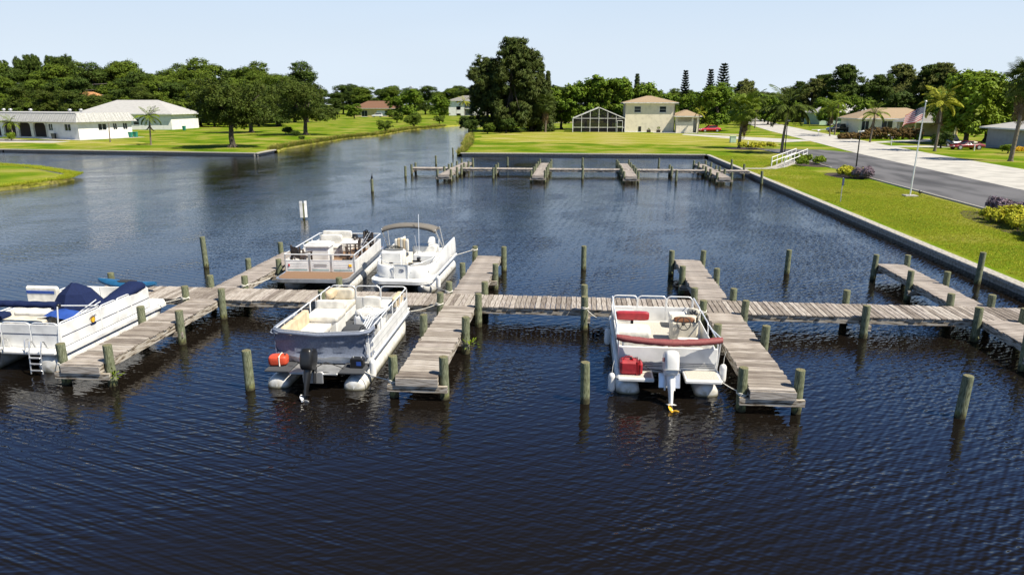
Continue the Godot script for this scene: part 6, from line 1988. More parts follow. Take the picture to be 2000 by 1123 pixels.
func pool_house() -> void:
	var t := thing("house", "two-storey cream house with low tan hip roof on the middle lawn", "house", Vector3(14.9, LAND, -160.8))
	t.scale = Vector3.ONE * 1.07
	block(t, M.cream, Vector3(-5.0, 0, -9), Vector3(5.0, 0, 0), 5.75, [[1.75, 3.15, 3.95, 5.2], [6.85, 8.25, 3.95, 5.2]], [])
	window(t, Vector3(-2.55, 4.575, -0.08), Vector3.RIGHT, 1.4, 1.25)
	window(t, Vector3(2.55, 4.575, -0.08), Vector3.RIGHT, 1.4, 1.25)
	hip_roof(t, M.roof_tan, Vector3(-5, 0, -9), Vector3(5, 0, 0), 5.93, 1.35, 0.62)
	part("drainpipe", boxes([[Vector3(4.93, 2.9, 0.07), Vector3(0.11, 5.7, 0.11)]], 0.01), M.brown, t)
	part("wall_hatch", boxes([[Vector3(-1.95, 0.65, 0.03), Vector3(0.55, 1.05, 0.06)]], 0.01), M.black, t)
	part("base_course", boxes([[Vector3(0, 0.06, 0.05), Vector3(10.0, 0.12, 0.12)]], 0.01), M.white, t)
	# single-storey wing with a recessed porch
	wall(t, "wing_wall", M.cream, Vector3(5.1, 0, 2.2), Vector3(9.55, 0, 2.2), 3.15, [[0.15, 3.0, 2.15, 3.05], [3.35, 4.05, 0.05, 2.9]])
	wall(t, "wing_wall", M.cream, Vector3(9.45, 0, 2.1), Vector3(9.45, 0, -6), 3.15, [])
	wall(t, "wing_wall", M.cream, Vector3(5.1, 0, 0.3), Vector3(9.35, 0, 0.3), 3.15, [])
	part("door", boxes([[Vector3(8.8, 1.4, 0.45), Vector3(0.8, 2.4, 0.06)]], 0.01), M.white_wall, t)
	hip_roof(t, M.roof_tan, Vector3(5.15, 0, -6), Vector3(9.6, 0, 2.3), 3.33, 1.15, 0.5)
	var pl := [[-0.2, "dark square planter against the cream house wall"], [1.9, "dark planter with a small shrub against the cream house wall"]]
	for q in pl:
		var p := thing("planter", q[1], "planter", Vector3(14.9 + q[0], LAND, -160.0))
		part("pot", boxes([[Vector3(0, 0.3, 0), Vector3(0.85, 0.6, 0.5)]], 0.04), M.brown, p)
		var k := part("foliage", crowns_small(int(q[0] * 10)), M.bright, p, Vector3(0, 0.5, 0))
		k.scale = Vector3.ONE * (0.35 if q[0] < 0 else 0.6)
	# the screened pool enclosure
	var c := thing("pool_enclosure", "white-framed gabled pool screen enclosure beside the cream house", "enclosure", Vector3(3.81, LAND, -160.8))
	c.scale = Vector3.ONE * 1.07
	var apex := 4.95
	var top := func(x: float) -> float: return 2.75 + (apex - 2.75) * (1.0 - absf(x) / 5.35)
	var xs := [-5.35, -3.55, -1.8, 0.0, 1.8, 3.55, 5.35]
	for z in [0.0, -7.0]:
		for x in xs:
			var h: float = top.call(x)
			part("post", boxes([[Vector3(x, h / 2, z), Vector3(0.09 if x != -5.35 else 0.16, h, 0.09)]], 0.01), M.white, c)
		for y in [0.95, 2.75]: part("beam", boxes([[Vector3(0, y, z + 0.003), Vector3(10.6, 0.08, 0.085)]], 0.01), M.white, c)
		for s in [-1, 1]:
			var rf := Shape.new()
			var d := Vector3(s * 5.35, 2.75 - apex, 0).normalized()
			rf.box(Vector3(s * 2.675, (2.75 + apex) / 2, z + 0.006), Vector3(Vector2(5.35, apex - 2.75).length() + 0.1, 0.17, 0.16), Basis(d, Vector3(0, 0, 1).cross(d), Vector3(0, 0, 1)))
			part("rafter", rf, M.white, c)
	for x in [-5.35, -2.7, 0.0, 2.7, 5.35]:
		part("purlin", boxes([[Vector3(x, top.call(x), -3.5), Vector3(0.1, 0.1, 6.9)]], 0.01), M.white, c)
	for k in xs.size() - 1:
		var x0: float = xs[k] + 0.07; var x1: float = xs[k + 1] - 0.07
		for q in [[0.05, 0.89], [1.01, 2.69]]: part("screen_panel", boxes([[Vector3((x0 + x1) / 2, (q[0] + q[1]) / 2, 0), Vector3(x1 - x0, q[1] - q[0], 0.012)]], 0.001), M.screen, c)
		var g := Shape.new()
		g.quad(Vector3(x0, 2.82, 0), Vector3(x1, 2.82, 0), Vector3(x1, maxf(2.83, top.call(x1) - 0.08), 0), Vector3(x0, maxf(2.83, top.call(x0) - 0.08), 0))
		part("screen_panel", g, M.screen, c)
	for s in [-1, 1]:
		var rp := Shape.new()
		rp.quad(Vector3(0, apex - 0.02, 0), Vector3(s * 5.35, 2.73, 0), Vector3(s * 5.35, 2.73, -7), Vector3(0, apex - 0.02, -7))
		part("roof_screen", rp, M.screen, c)
	var dr := part("door", hoop(Vector3(3.75, 0.05, 0.09), Vector3(4.85, 0.05, 0.09), 2.25, 0.05, 0.05), M.white, c)
	part("midrail", boxes([[Vector3(4.3, 1.1, 0.09), Vector3(1.1, 0.09, 0.05)]], 0.01), M.white, dr)
	part("pool_deck", boxes([[Vector3(0, 0.03, -3.5), Vector3(10.6, 0.06, 6.9)]], 0.01), M.concrete, c)
	var pw := thing("raised_pool", "blue raised pool wall inside the screen enclosure", "pool", Vector3(4.93, LAND + 0.06, -164.23))
	pw.scale = Vector3.ONE * 1.07
	part("wall", boxes([[Vector3(0, 0.33, 0), Vector3(6.0, 0.66, 3.4)]], 0.04), M.pool_blue, pw)
	part("rim", boxes([[Vector3(0, 0.70, 0), Vector3(6.2, 0.07, 3.6)]], 0.02), M.white, pw)
	var pr := thing("parasol", "pale garden parasol inside the screen enclosure", "parasol", Vector3(0.21, LAND + 0.06, -162.94))
	pr.scale = Vector3.ONE * 1.07
	var cn := Shape.new()
	cn.cyl(Vector3(0, 2.0, 0), Vector3(0, 2.45, 0), 1.3, 0.03, 8)
	part("canopy", cn, M.beige, pr)
	part("pole", pipe([Vector3(0, 0, 0), Vector3(0, 2.1, 0)], 0.03), M.white, pr)


func crowns_small(sd: int) -> ArrayMesh:
	return leaf_crown(400 + absi(sd), [[Vector3(0, 0.6, 0), Vector3(0.6, 0.7, 0.6)]], 24, 16, 0.25, 0.22, 0.4)


func white_house() -> void:
	var t := thing("house", "long low white house with arched porch and grey metal mansard roof", "house", Vector3(-87.9, LAND, -118.56), -0.314)
	t.scale = Vector3.ONE * 1.07
	# porch bays with rounded arches, then plain wall with two windows
	var arches := [-29.9, -25.8, -21.7, -17.6, -13.65, -9.7]
	wall(t, "wall", M.white_wall, Vector3(-8.0, 0, -0.1), Vector3(0, 0, -0.1), 2.85, [[0.6, 1.7, 1.35, 2.5], [4.6, 6.2, 1.35, 2.5]])
	window(t, Vector3(-6.85, 1.925, -0.1), Vector3.RIGHT, 1.1, 1.15, true, null, false)
	window(t, Vector3(-2.6, 1.925, -0.1), Vector3.RIGHT, 1.6, 1.15, true, null, false)
	for x in arches:
		var s := Shape.new()
		var half := 1.62
		var pts := PackedVector2Array([Vector2(x + 2.05, 2.85), Vector2(x - 2.05, 2.85), Vector2(x - 2.05, 0.25), Vector2(x - half, 0.25), Vector2(x - half, 1.9)])
		for i in 9: pts.append(Vector2(x - half + 0.62 * (1 - cos(PI / 2 * i / 8)), 1.9 + 0.72 * sin(PI / 2 * i / 8)))
		for i in 9: pts.append(Vector2(x + half - 0.62 * (1 - cos(PI / 2 * (8 - i) / 8)), 1.9 + 0.72 * sin(PI / 2 * (8 - i) / 8)))
		pts.append(Vector2(x + half, 1.9)); pts.append(Vector2(x + half, 0.25)); pts.append(Vector2(x + 2.05, 0.25))
		var cl := PackedVector2Array()
		for p in pts:
			if cl.is_empty() or cl[-1].distance_to(p) > 0.004: cl.append(p)
		s.xf = Transform3D(Basis(Vector3.RIGHT, Vector3(0, 0, -1), Vector3.UP), Vector3.ZERO)
		s.prism(cl, 0.0, 0.3)
		part("arch_wall", s, M.white_wall, t)
	part("porch_plinth", boxes([[Vector3(-20, 0.125, -0.15), Vector3(24.0, 0.25, 0.36)]], 0.01), M.white_wall, t)
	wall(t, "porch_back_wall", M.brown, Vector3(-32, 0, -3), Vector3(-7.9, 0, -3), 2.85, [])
	part("porch_floor", boxes([[Vector3(-20, 0.1, -1.6), Vector3(24, 0.2, 2.6)]], 0.01), M.concrete, t)
	wall(t, "wall", M.white_wall, Vector3(-0.1, 0, -0.2), Vector3(-0.1, 0, -10), 2.85, [[3.4, 5.0, 1.35, 2.5], [6.2, 7.0, 1.35, 2.5], [8.1, 9.0, 1.35, 2.5]])
	for q in [[4.2, 1.6], [6.6, 0.8], [8.55, 0.9]]: window(t, Vector3(-0.1, 1.925, -0.2 - q[0]), Vector3(0, 0, -1), q[1], 1.15, true, null, false)
	# mansard of standing-seam metal, parapet line above
	var mr := Shape.new()
	var lo := 2.8; var hi := 4.25
	mr.quad(Vector3(-32, lo, 0.75), Vector3(0.75, lo, 0.75), Vector3(-0.15, hi, -0.15), Vector3(-32, hi, -0.15))
	mr.quad(Vector3(0.75, lo, 0.75), Vector3(0.75, lo, -10.6), Vector3(-0.15, hi, -9.9), Vector3(-0.15, hi, -0.15))
	mr.quad(Vector3(0.75, lo, -10.6), Vector3(-32, lo, -10.6), Vector3(-32, hi, -9.9), Vector3(-0.15, hi, -9.9))
	var m := part("mansard_roof", mr, M.mansard, t)
	for k in 54:
		var x := -31.7 + 0.6 * k
		var se := Shape.new()
		se.tube([Vector3(x, lo + 0.02, 0.765), Vector3(x, hi, -0.13)], 0.022, 4)
		part("seam", se, M.mansard, m)
	for k in 16:
		var se := Shape.new()
		se.tube([Vector3(0.765, lo + 0.02, 0.3 - 0.66 * k), Vector3(-0.13, hi, 0.0 - 0.62 * k)], 0.022, 4)
		part("seam", se, M.mansard, m)
	part("flat_roof", boxes([[Vector3(-16.1, hi - 0.02, -5.0), Vector3(31.9, 0.12, 9.9)]], 0.02), M.roof_white, t)
	part("soffit", boxes([[Vector3(-15.7, lo - 0.03, -0.0), Vector3(32.8, 0.06, 1.4)], [Vector3(0.1, lo - 0.03, -5.7), Vector3(1.2, 0.06, 9.9)]], 0.01), M.white, t)
	for q in [[-20.5, -2.5], [-15.5, -2.8], [-5.6, -3.0], [-4.2, -4.0], [-24, -3.5]]:
		var v := Shape.new()
		v.cyl(Vector3(q[0], hi, q[1]), Vector3(q[0], hi + 0.3, q[1]), 0.14, 0.14, 10)
		v.puff(Vector3(q[0], hi + 0.45, q[1]), Vector3(0.6, 0.42, 0.6), 0.9, Basis.IDENTITY, 12, 6)
		part("roof_vent", v, M.metal, t)
	var at := func(x: float, z: float) -> Vector3: return Vector3(-87.9, LAND, -118.56) + Basis(Vector3.UP, -0.314) * Vector3(x * 1.07, 0, z * 1.07)
	part("apron", boxes([[Vector3(0.8, 0.02, -4.6), Vector3(2.6, 0.04, 12)], [Vector3(-4, 0.02, 0.9), Vector3(7.4, 0.04, 1.9)]], 0.005), M.road, t)
	bin(at.call(1.2, -8.6), M.bin, "green wheelie bin of the pair at the white house's end wall")
	bin(at.call(1.3, -9.5), M.bin, "green wheelie bin of the pair at the white house's end wall")
	bin(at.call(-5.6, 0.5), M.dark_bin, "dark grey bin under the white house's front window", 0.2)
	# hipped house behind it
	var b := thing("house", "white house with pale hipped roof behind the mansard-roofed house", "house", Vector3(-109.0, LAND, -165.0), 0.02)
	b.scale = Vector3.ONE * 1.07
	block(b, M.white_wall, Vector3(-12, 0, -12), Vector3(10, 0, 0), 3.3, [[13.0, 14.4, 1.0, 2.4]], [])
	window(b, Vector3(1.7, 1.7, -0.1), Vector3.RIGHT, 1.4, 1.4)
	hip_roof(b, M.roof_white, Vector3(-12, 0, -12), Vector3(10, 0, 0), 3.48, 3.0, 0.7)
	bin(Vector3(-92.84, LAND, -161.01), M.bin, "green wheelie bin beside the pale hipped house")
	var tr := thing("house", "house with orange clay-tile hip roof half hidden by trees", "house", Vector3(-162.94, LAND, -210.11), -0.1)
	tr.scale = Vector3.ONE * 1.07
	block(tr, M.cream, Vector3(-20, 0, -14), Vector3(15, 0, 0), 4.6, [[4.0, 5.5, 1.2, 2.6], [24.0, 26.0, 1.2, 2.6]], [])
	window(tr, Vector3(-15.25, 1.9, -0.1), Vector3.RIGHT, 1.5, 1.4)
	window(tr, Vector3(5.0, 1.9, -0.1), Vector3.RIGHT, 2.0, 1.4)
	hip_roof(tr, M.roof_orange, Vector3(-20, 0, -14), Vector3(15, 0, 0), 4.78, 4.2, 0.8)


func far_houses() -> void:
	var t := thing("house", "yellow bungalow with long brown hip roof across the channel", "house", Vector3(-93.26, LAND, -321.6))
	t.scale = Vector3.ONE * 1.07
	block(t, M.yellow_wall, Vector3(-9.5, 0, -10), Vector3(9.5, 0, 0), 3.4, [[3.4, 6.0, 0.1, 2.7], [10.0, 14.6, 0.3, 2.6]], [])
	window(t, Vector3(-4.8, 1.4, -0.1), Vector3.RIGHT, 2.6, 2.6, true, null, false)
	part("garage_door", boxes([[Vector3(2.8, 1.45, -0.1), Vector3(4.6, 2.3, 0.08)]], 0.01), M.white, t)
	hip_roof(t, M.roof_brown, Vector3(-9.5, 0, -10), Vector3(9.5, 0, 0), 3.58, 3.0, 0.8)
	var b := thing("house", "distant two-storey white house with grey hip roof and balconies", "house", Vector3(-57.89, LAND, -359.12))
	b.scale = Vector3.ONE * 1.07
	block(b, M.white_wall, Vector3(-8, 0, -12), Vector3(8, 0, 0), 6.6, [[3.4, 5.6, 1.0, 2.6], [3.6, 5.4, 4.2, 5.9], [7.6, 11.4, 0.1, 6.0], [13.0, 14.6, 4.2, 5.8]], [])
	window(b, Vector3(-3.5, 1.8, -0.1), Vector3.RIGHT, 2.2, 1.6, true, null, false)
	window(b, Vector3(-3.5, 5.05, -0.1), Vector3.RIGHT, 1.8, 1.7, true, null, false)
	window(b, Vector3(5.8, 5.0, -0.1), Vector3.RIGHT, 1.6, 1.6)
	part("recess_wall", boxes([[Vector3(1.5, 3.1, -1.8), Vector3(4.0, 6.2, 0.1)]], 0.01), M.grey_wall, b)
	part("balcony", boxes([[Vector3(1.5, 3.2, -0.6), Vector3(3.8, 0.25, 1.5)]], 0.02), M.white_wall, b)
	hip_roof(b, M.roof_grey, Vector3(-8, 0, -12), Vector3(8, 0, 0), 6.78, 2.3, 0.8)
	var w := thing("house", "neighbouring house with a white gabled roof behind the distant two-storey one", "house", Vector3(-47.17, LAND, -377.34))
	w.scale = Vector3.ONE * 1.07
	block(w, M.white_wall, Vector3(-5, 0, -10), Vector3(6, 0, 0), 6.4, [], [])
	hip_roof(w, M.roof_white, Vector3(-5, 0, -10), Vector3(6, 0, 0), 6.58, 2.8, 0.6)


func road_houses() -> void:
	var t := thing("house", "pale green house with a white roof beyond the bend of the road", "house", Vector3(78.26, LAND, -219.76), 0.12)
	t.scale = Vector3.ONE * 1.07
	block(t, M.mint, Vector3(-8.5, 0, -10), Vector3(8.5, 0, 0), 3.1, [[4.2, 9.4, 0.05, 2.5], [12.0, 13.6, 1.0, 2.3]], [])
	part("garage_door", boxes([[Vector3(-1.7, 1.25, -0.12), Vector3(5.2, 2.45, 0.08)]], 0.01), M.mint, t)
	part("corner_panel", boxes([[Vector3(-5.6, 1.5, 0.04), Vector3(1.6, 3.0, 0.06)]], 0.01), M.white, t)
	window(t, Vector3(4.3, 1.65, -0.1), Vector3.RIGHT, 1.6, 1.3)
	hip_roof(t, M.roof_white, Vector3(-8.5, 0, -10), Vector3(8.5, 0, 0), 3.28, 2.2, 0.7)
	var b := thing("house", "cream bungalow with a tan hip roof behind the tall red hedge", "house", Vector3(67, LAND, -160.8), 0.05)
	b.scale = Vector3.ONE * 1.07
	block(b, M.cream, Vector3(-7.5, 0, -9), Vector3(8.0, 0, 0), 2.7, [[0.5, 2.0, 0.3, 2.4], [4.4, 6.6, 0.2, 2.4], [8.6, 9.6, 1.0, 2.2], [11.6, 12.6, 0.9, 2.2]], [])
	for q in [[-6.25, 1.5, 2.1, 1.35], [-2.0, 2.2, 2.2, 1.3], [1.6, 1.0, 1.2, 1.6], [4.6, 1.0, 1.3, 1.55]]: window(b, Vector3(q[0], q[3], -0.1), Vector3.RIGHT, q[1], q[2], true, null, false)
	hip_roof(b, M.roof_tan, Vector3(-7.5, 0, -9), Vector3(8, 0, 0), 2.88, 2.0, 0.7)
	var c := thing("carport", "grey-roofed carport standing before the tan-roofed bungalow", "carport", Vector3(67, LAND, -143.65), 0.1)
	c.scale = Vector3.ONE * 1.07
	for q in [[-3.6, -0.4], [3.6, -0.4], [-3.6, -5.6], [3.6, -5.6]]: part("post", boxes([[Vector3(q[0], 1.25, q[1]), Vector3(0.18, 2.5, 0.18)]], 0.01), M.cream, c)
	wall(c, "back_wall", M.cream, Vector3(-3.9, 0, -6), Vector3(3.9, 0, -6), 2.5, [])
	wall(c, "side_wall", M.yellow_wall, Vector3(3.9, 0, -0.2), Vector3(3.9, 0, -5.8), 2.5, [])
	hip_roof(c, M.roof_grey, Vector3(-4, 0, -6), Vector3(4, 0, 0), 2.68, 1.5, 0.5)
	var w := thing("house", "grey-walled house with a bright white low roof beside the road palms", "house", Vector3(69.68, LAND, -104.52), 0.0)
	w.scale = Vector3.ONE * 1.07
	block(w, M.grey_wall, Vector3(-8.5, 0, -9), Vector3(9.0, 0, 0), 2.5, [[6.4, 8.0, 0.9, 2.1]], [])
	window(w, Vector3(-1.3, 1.5, -0.1), Vector3.RIGHT, 1.6, 1.2)
	hip_roof(w, M.roof_white, Vector3(-8.5, 0, -9), Vector3(9, 0, 0), 2.66, 1.35, 0.8)


# ---- street furniture, cars, flag ----
func lamp_post(at: Vector3, high: float, label: String) -> void:
	var t := thing("lamp_post", label, "lamp post", at)
	var s := Shape.new()
	s.tube([Vector3(0, -0.05, 0), Vector3(0, high - 0.3, 0)], 0.075, 8, 0.05)
	s.cyl(Vector3(0, 0, 0), Vector3(0, 0.25, 0), 0.13, 0.10, 10)
	part("pole", s, M.black, t)
	var a := Shape.new()
	a.tube([Vector3(0, high - 0.3, 0), Vector3(0, high - 0.12, 0), Vector3(0.06, high - 0.04, 0)], 0.035, 6)
	part("arm", a, M.black, t)
	var h := Shape.new()
	h.puff(Vector3(0.10, high, 0), Vector3(0.46, 0.16, 0.26), 0.6, Basis(Vector3(0, 0, 1), 0.25))
	part("lamp_head", h, M.metal, t)


func flag() -> void:
	var t := thing("flagpole", "tall white flagpole on a small concrete pad in the lawn", "flagpole", Vector3(23.05, LAND, -51.78))
	part("pad", boxes([[Vector3(0, 0.03, 0), Vector3(0.85, 0.12, 0.7)]], 0.02), M.concrete, t)
	var s := Shape.new()
	s.tube([Vector3(0, 0, 0), Vector3(0.06, 3.2, 0), Vector3(0.16, 6.35, 0)], 0.05, 10, 0.026)
	part("pole", s, M.rail, t)
	var b := Shape.new()
	b.puff(Vector3(0.162, 6.42, 0), Vector3(0.15, 0.15, 0.15), 1.0, Basis.IDENTITY, 12, 8)
	part("finial", b, M.white, t)
	part("halyard", pipe([Vector3(0.075, 1.2, 0.03), Vector3(0.19, 6.3, 0.04)], 0.006, 4), M.rope, t)
	# the flag streams to one side, sagging and rippling
	var f := thing("flag", "American flag with red and white stripes flying from the white pole", "flag", Vector3(23.18, LAND + 5.88, -51.78))
	var surf := func(u: float, v: float) -> Vector3:   # u along the fly 0..1, v from the top 0..1
		var drop := 0.30 * u * u + 0.26 * u
		var x := -1.34 * u * (1.0 - 0.06 * u)
		return Vector3(x - 0.10 * v * u, 0.16 - v * 0.82 - drop + 0.05 * sin(u * 7.0 + v * 2.0), 0.16 * sin(u * 8.5 - v * 1.6) * (0.25 + u) + 0.03)
	for k in 13:
		var st := Shape.new()
		var rings := []
		var u0 := 0.42 if k < 7 else 0.0
		for i in 17:
			var u := lerpf(u0, 1.0, i / 16.0)
			rings.append([surf.call(u, (k + 1) / 13.0), surf.call(u, k / 13.0)])
		st.loft(rings, false, false)
		part("stripe", st, M.paint_red if k % 2 == 0 else M.white, f)
	var ca := Shape.new()
	var cr := []
	for i in 11:
		var u := 0.42 * i / 10
		var ra := []
		for j in 6: ra.append(surf.call(u, 7.0 / 13 * (1.0 - j / 5.0)))
		cr.append(ra)
	ca.loft(cr, false, false)
	part("canton", ca, M.sign_blue, f)
	for side in [-1.0, 1.0]:
		var stars := Shape.new()
		for row in 9:
			for col in (6 if row % 2 == 0 else 5):
				var u := (col + (0.5 if row % 2 == 0 else 1.0)) / 6.0 * 0.42; var v := (row + 0.55) / 9.4 * 7.0 / 13
				var p: Vector3 = surf.call(u, v) + Vector3(0, 0, 0.006 * side)
				for i in 5:
					var a := TAU * i / 5 + PI / 2
					stars.tri(p, p + Vector3(cos(a - 0.63) * 0.009, sin(a - 0.63) * 0.009, 0), p + Vector3(cos(a), sin(a), 0) * 0.021)
					stars.tri(p, p + Vector3(cos(a), sin(a), 0) * 0.021, p + Vector3(cos(a + 0.63) * 0.009, sin(a + 0.63) * 0.009, 0))
		part("star_field", stars, M.white, f)
	# small floodlight at the pole's foot
	var l := thing("floodlight", "small dark ground floodlight beside the flagpole pad", "floodlight", Vector3(23.8, LAND, -51.99))
	part("stake", pipe([Vector3(0, -0.05, 0), Vector3(0, 0.2, 0)], 0.025), M.black, l)
	part("lamp_head", boxes([[Vector3(0, 0.28, 0), Vector3(0.22, 0.2, 0.24)]], 0.05), M.black, l)


func car(at: Vector3, turn: float, body: Material, kind: String, label: String) -> void:   # nose towards -x
	var t := thing("parked_car", label, "car", at, turn)
	# outline of the side: bottom, bonnet, roof
	var L: float = {"sport": 4.4, "suv": 4.7, "pickup": 5.4, "sedan": 4.6}[kind]
	var top: float = {"sport": 1.2, "suv": 1.75, "pickup": 1.8, "sedan": 1.42}[kind]
	var waist: float = {"sport": 0.78, "suv": 1.05, "pickup": 1.05, "sedan": 0.88}[kind]
	var hood: float = {"sport": 0.68, "suv": 0.98, "pickup": 1.02, "sedan": 0.82}[kind]
	var h := L / 2
	var rows := []
	for q in [[-h, 0.35, 0.5, 0.78], [-h + 0.12, 0.28, hood - 0.12, 0.86], [-h + 0.5, 0.25, hood - 0.04, 0.90], [-h + 1.2, 0.25, hood + 0.04, 0.90], [-0.5, 0.25, waist, 0.90], [0.8, 0.25, waist, 0.90], [h - 0.9, 0.25, waist + 0.04, 0.90], [h - 0.2, 0.28, waist, 0.87], [h, 0.4, waist - 0.18, 0.80]]:
		rows.append([Vector3(q[0], q[1], -q[3] * 0.94), Vector3(q[0], (q[1] + q[2]) * 0.5, -q[3]), Vector3(q[0], q[2] - 0.06, -q[3] * 0.97), Vector3(q[0], q[2], -q[3] * 0.86), Vector3(q[0], q[2], q[3] * 0.86), Vector3(q[0], q[2] - 0.06, q[3] * 0.97), Vector3(q[0], (q[1] + q[2]) * 0.5, q[3]), Vector3(q[0], q[1], q[3] * 0.94)])
	var s := Shape.new()
	s.loft(rows)
	part("body", s, body, t)
	var cab: Array = {"sport": [-0.75, -0.05, 0.75, 1.75], "suv": [-1.25, -0.6, 1.95, 2.25], "pickup": [-1.2, -0.55, 0.9, 1.1], "sedan": [-1.0, -0.3, 1.1, 1.8]}[kind]
	var gl := Shape.new()
	var lo := waist - 0.02
	gl.loft([[Vector3(cab[0], lo, -0.78), Vector3(cab[0], lo, 0.78), Vector3(cab[3], lo, 0.78), Vector3(cab[3], lo, -0.78)], [Vector3(cab[1], top - 0.05, -0.62), Vector3(cab[1], top - 0.05, 0.62), Vector3(cab[2], top - 0.05, 0.62), Vector3(cab[2], top - 0.05, -0.62)]])
	part("window", gl, M.pane, t)
	part("roof", boxes([[Vector3((cab[1] + cab[2]) / 2, top - 0.02, 0), Vector3(cab[2] - cab[1] + 0.12, 0.08, 1.3)]], 0.03), body, t)
	for z in [-0.64, 0.64]:
		for q in [[cab[0], cab[1]], [cab[3], cab[2]]]: part("pillar", pipe([Vector3(q[0], lo, z * 1.21), Vector3(q[1], top - 0.03, z)], 0.045, 6), body, t)
	for x in [-h + 0.85, h - 0.95]:
		for z in [-0.82, 0.82]:
			var w := node("wheel", t)
			var ty := Shape.new()
			ty.cyl(Vector3(x, 0.33, z - 0.11), Vector3(x, 0.33, z + 0.11), 0.33, 0.33, 18)
			part("tyre", ty, M.rubber, w)
			var ri := Shape.new()
			ri.cyl(Vector3(x, 0.33, z + signf(z) * 0.09), Vector3(x, 0.33, z + signf(z) * 0.118), 0.21, 0.2, 14)
			part("rim", ri, M.metal, w)
	for z in [-0.62, 0.62]:
		part("headlight", boxes([[Vector3(-h + 0.06, hood - 0.18, z), Vector3(0.14, 0.13, 0.34)]], 0.03), M.white, t)
		part("tail_light", boxes([[Vector3(h - 0.02, waist - 0.22, z), Vector3(0.08, 0.14, 0.34)]], 0.03), M.paint_red, t)
	part("number_plate", boxes([[Vector3(h + 0.02, 0.62, 0), Vector3(0.03, 0.14, 0.34)]], 0.005), M.white, t)


func mailbox(at: Vector3, m: Material, label: String) -> void:
	var t := thing("mailbox", label, "mailbox", at, 0.3, "mailboxes along the road")
	part("post", boxes([[Vector3(0, 0.5, 0), Vector3(0.09, 1.0, 0.09)]], 0.01), M.white, t)
	var s := Shape.new()
	var rings := []
	for x in [-0.26, 0.26]:
		var ra := [Vector3(x, 1.0, 0.11)]
		for i in 9: ra.append(Vector3(x, 1.12 + 0.12 * sin(PI * i / 8), 0.11 * cos(PI * i / 8)))
		ra.append(Vector3(x, 1.0, -0.11))
		rings.append(ra)
	s.loft(rings)
	part("box", s, m, t)
	part("flag", boxes([[Vector3(0.1, 1.2, 0.12), Vector3(0.03, 0.18, 0.01)]], 0.002), M.paint_red, t)


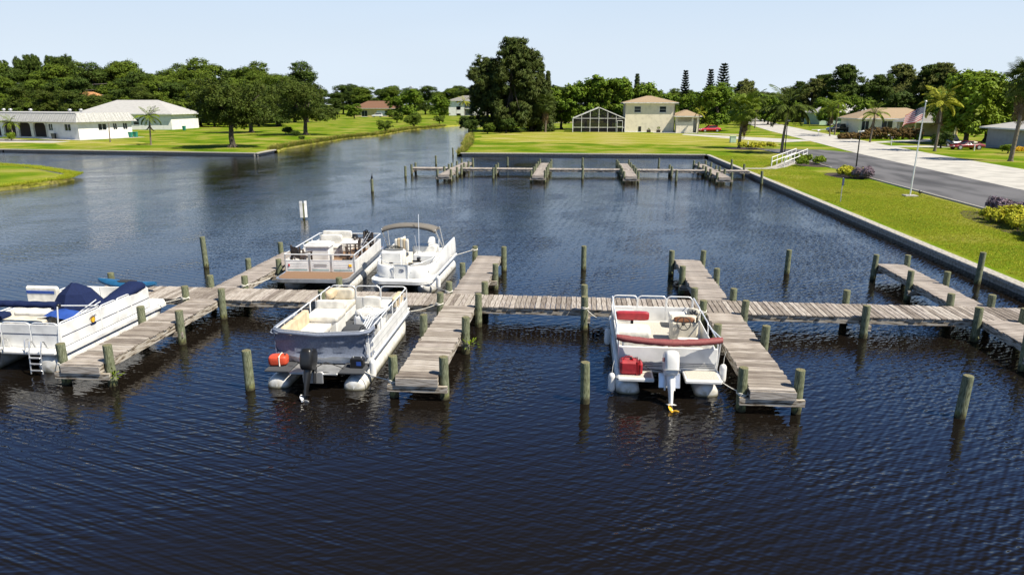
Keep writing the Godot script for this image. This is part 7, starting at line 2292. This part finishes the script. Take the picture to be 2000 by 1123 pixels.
func street() -> void:
	lamp_post(Vector3(26.26, LAND, -95.41), 4.1, "black lamp post standing beside the tall drooping palm")
	lamp_post(Vector3(25.2, LAND, -68.0), 3.8, "black lamp post at the yellow and purple flower bed")
	flag()
	# notice on a post in the lawn
	var n := thing("sign", "small dark notice on a thin metal post in the lawn", "sign", Vector3(17.15, LAND, -48.24), 0.9)
	part("post", pipe([Vector3(0, -0.1, 0), Vector3(0, 1.6, 0)], 0.025), M.metal, n)
	part("plate", boxes([[Vector3(0, 1.32, 0.035), Vector3(0.32, 0.48, 0.02)]], 0.004), M.sign_blue, n)
	# ramp with white railings from the lot to the distant dock
	var r := thing("ramp", "pale concrete footpath ramp leading from the lot to the distant dock", "ramp", Vector3.ZERO)
	var path := [Vector3(16.2, LAND + 0.02, -72.6), Vector3(18.6, LAND + 0.03, -72.5), Vector3(20.3, LAND + 0.05, -75.0), Vector3(25.3, LAND + 0.32, -84.7)]
	var rs := Shape.new()
	for k in 3:
		var f: Vector3 = (path[k + 1] - path[k]).normalized()
		var o := f.cross(Vector3.UP).normalized() * 0.65
		var a: Vector3 = path[k] - f * (0.15 if k else 0.0); var b: Vector3 = path[k + 1]
		var dn := Vector3.DOWN * 0.3
		rs.quad(a - o, a + o, b + o, b - o)
		rs.quad(a + o, a + o + dn, b + o + dn, b + o); rs.quad(a - o + dn, a - o, b - o, b - o + dn)
		rs.quad(a - o + dn, a + o + dn, a + o, a - o)
	part("slab", rs, M.concrete, r)
	for s in [-1, 1]:
		var w := thing("railing", "white metal ramp railing on the " + ("water" if s < 0 else "lawn") + " side of the concrete path", "railing", Vector3.ZERO, 0.0, "white ramp railings")
		var side: Vector3 = Vector3(-0.89, 0, -0.45) * 0.62 * s * -1
		var a: Vector3 = Vector3(19.9, LAND + 0.03, -74.3) + side; var b: Vector3 = Vector3(25.1, LAND + 0.29, -84.4) + side
		for y in [0.5, 0.95]: part("rail", pipe([a + Vector3.UP * y, b + Vector3.UP * y], 0.045), M.white, w)
		for i in 6: part("post", pipe([a.lerp(b, i / 5.0) - Vector3.UP * 0.1, a.lerp(b, i / 5.0) + Vector3.UP * 0.97], 0.045), M.white, w)
	var g := thing("utility_cabinet", "grey-green utility cabinet on the lawn near the cabbage palm", "cabinet", Vector3(24.66, LAND, -120.06))
	part("body", boxes([[Vector3(0, 0.5, 0), Vector3(0.9, 1.0, 0.8)]], 0.03), M.mint, g)
	part("lid", boxes([[Vector3(0, 1.03, 0), Vector3(1.0, 0.08, 0.9)]], 0.02), M.mint, g)
	var wp := Shape.new()
	wp.cyl(Vector3(0, -0.05, 0), Vector3(0, 0.95, 0), 0.06, 0.055, 8)
	wp.cyl(Vector3(0, 0.95, 0), Vector3(0, 1.0, 0), 0.055, 0.02, 8)
	solo("marker_post", wp, M.white, "short white post in the grass beside the cabbage palm", "post", Vector3(23.6, LAND, -104.5))
	# cars
	car(Vector3(53.6, LAND, -105.7), 0.10, M.car_red, "sport", "low dark red sports car parked on the drive under the bright tree")
	car(Vector3(57.03, LAND, -166.16), 0.15, M.car_black, "pickup", "black pickup truck parked by the road palms")
	car(Vector3(61.1, LAND, -156.73), 0.5, M.car_black, "sedan", "dark saloon parked behind the red hedge before the bungalow")
	car(Vector3(54.67, LAND, -112.99), PI * 0.5 + 0.1, M.car_black, "suv", "dark estate car in deep shade behind the palm, tail to the road")
	car(Vector3(28.52, LAND, -164.02), 0.2, M.car_bright, "sedan", "bright red car behind the cream house's wing")
	car(Vector3(-90.69, LAND, -315.17), 0.1, M.car_white, "suv", "white car in front of the yellow bungalow")
	mailbox(Vector3(45.67, LAND, -144.18), M.metal, "silver mailbox at the kerb near the leaning palm")
	mailbox(Vector3(47.7, LAND, -115.78), M.black, "black mailbox on a double post beside the drive")
	mailbox(Vector3(53.06, LAND, -102.48), M.beige, "tan mailbox in front of the red sports car")
	# power line over the wood: poles and wires
	var poles := []
	for q in [[-131.0, -198.0, 12.6, "pale concrete power pole rising behind the pale hipped house"], [-98.0, -206.0, 9.6, "thin wooden power pole against the wood"], [-168.0, -190.0, 12.0, "power pole hidden among the trees by the tiled roof"]]:
		var p := thing("power_pole", q[3], "power pole", Vector3(q[0] * 1.072, LAND, q[1] * 1.072))
		var s := Shape.new()
		s.tube([Vector3(0, -0.1, 0), Vector3(0, q[2], 0)], 0.22 if q[2] > 12.3 else 0.13, 8, 0.12)
		part("pole", s, M.white if q[2] > 12.3 else M.bark, p)
		part("crossarm", boxes([[Vector3(0, q[2] - 0.5, 0), Vector3(1.8, 0.12, 0.12)]], 0.02), M.bark, p)
		if q[2] > 12.3: part("transformer", puffs([[Vector3(0.4, q[2] - 3.2, 0), Vector3(0.5, 0.9, 0.5)]], 0.5), M.white, p)
	for k in 3:
		var pts := []
		for i in 41:
			var u := i / 40.0
			pts.append(Vector3(lerpf(-246, -112, u), LAND + 12.4 - k * 1.7 - 0.8 * sin(PI * fmod(u * 4.0, 1.0)), lerpf(-193, -227, u)))
		var s := Shape.new()
		s.tube(pts, 0.035, 4)
		solo("power_line", s, M.metal, "%s wire of the power line strung before the wood" % ["top", "middle", "lowest"][k], "wire")
	var m := thing("radio_mast", "very thin radio mast rising above the trees behind the oaks", "mast", Vector3(-134, LAND, -353.76))
	part("mast", pipe([Vector3(0, 0, 0), Vector3(0.3, 17, 0), Vector3(0.0, 24, 0)], 0.14, 5), M.metal, m)
	var f := Shape.new()
	f.cyl(Vector3.ZERO, Vector3(0, 14.0, 0), 0.25, 0.16, 8)
	f.puff(Vector3(-1.2, 13.4, 0), Vector3(1.6, 2.2, 0.6), 0.5)
	solo("sign_tower", f, M.metal, "grey pole with a dark panel above the trees beyond the channel", "tower", Vector3(-86.83, LAND, -369.84))
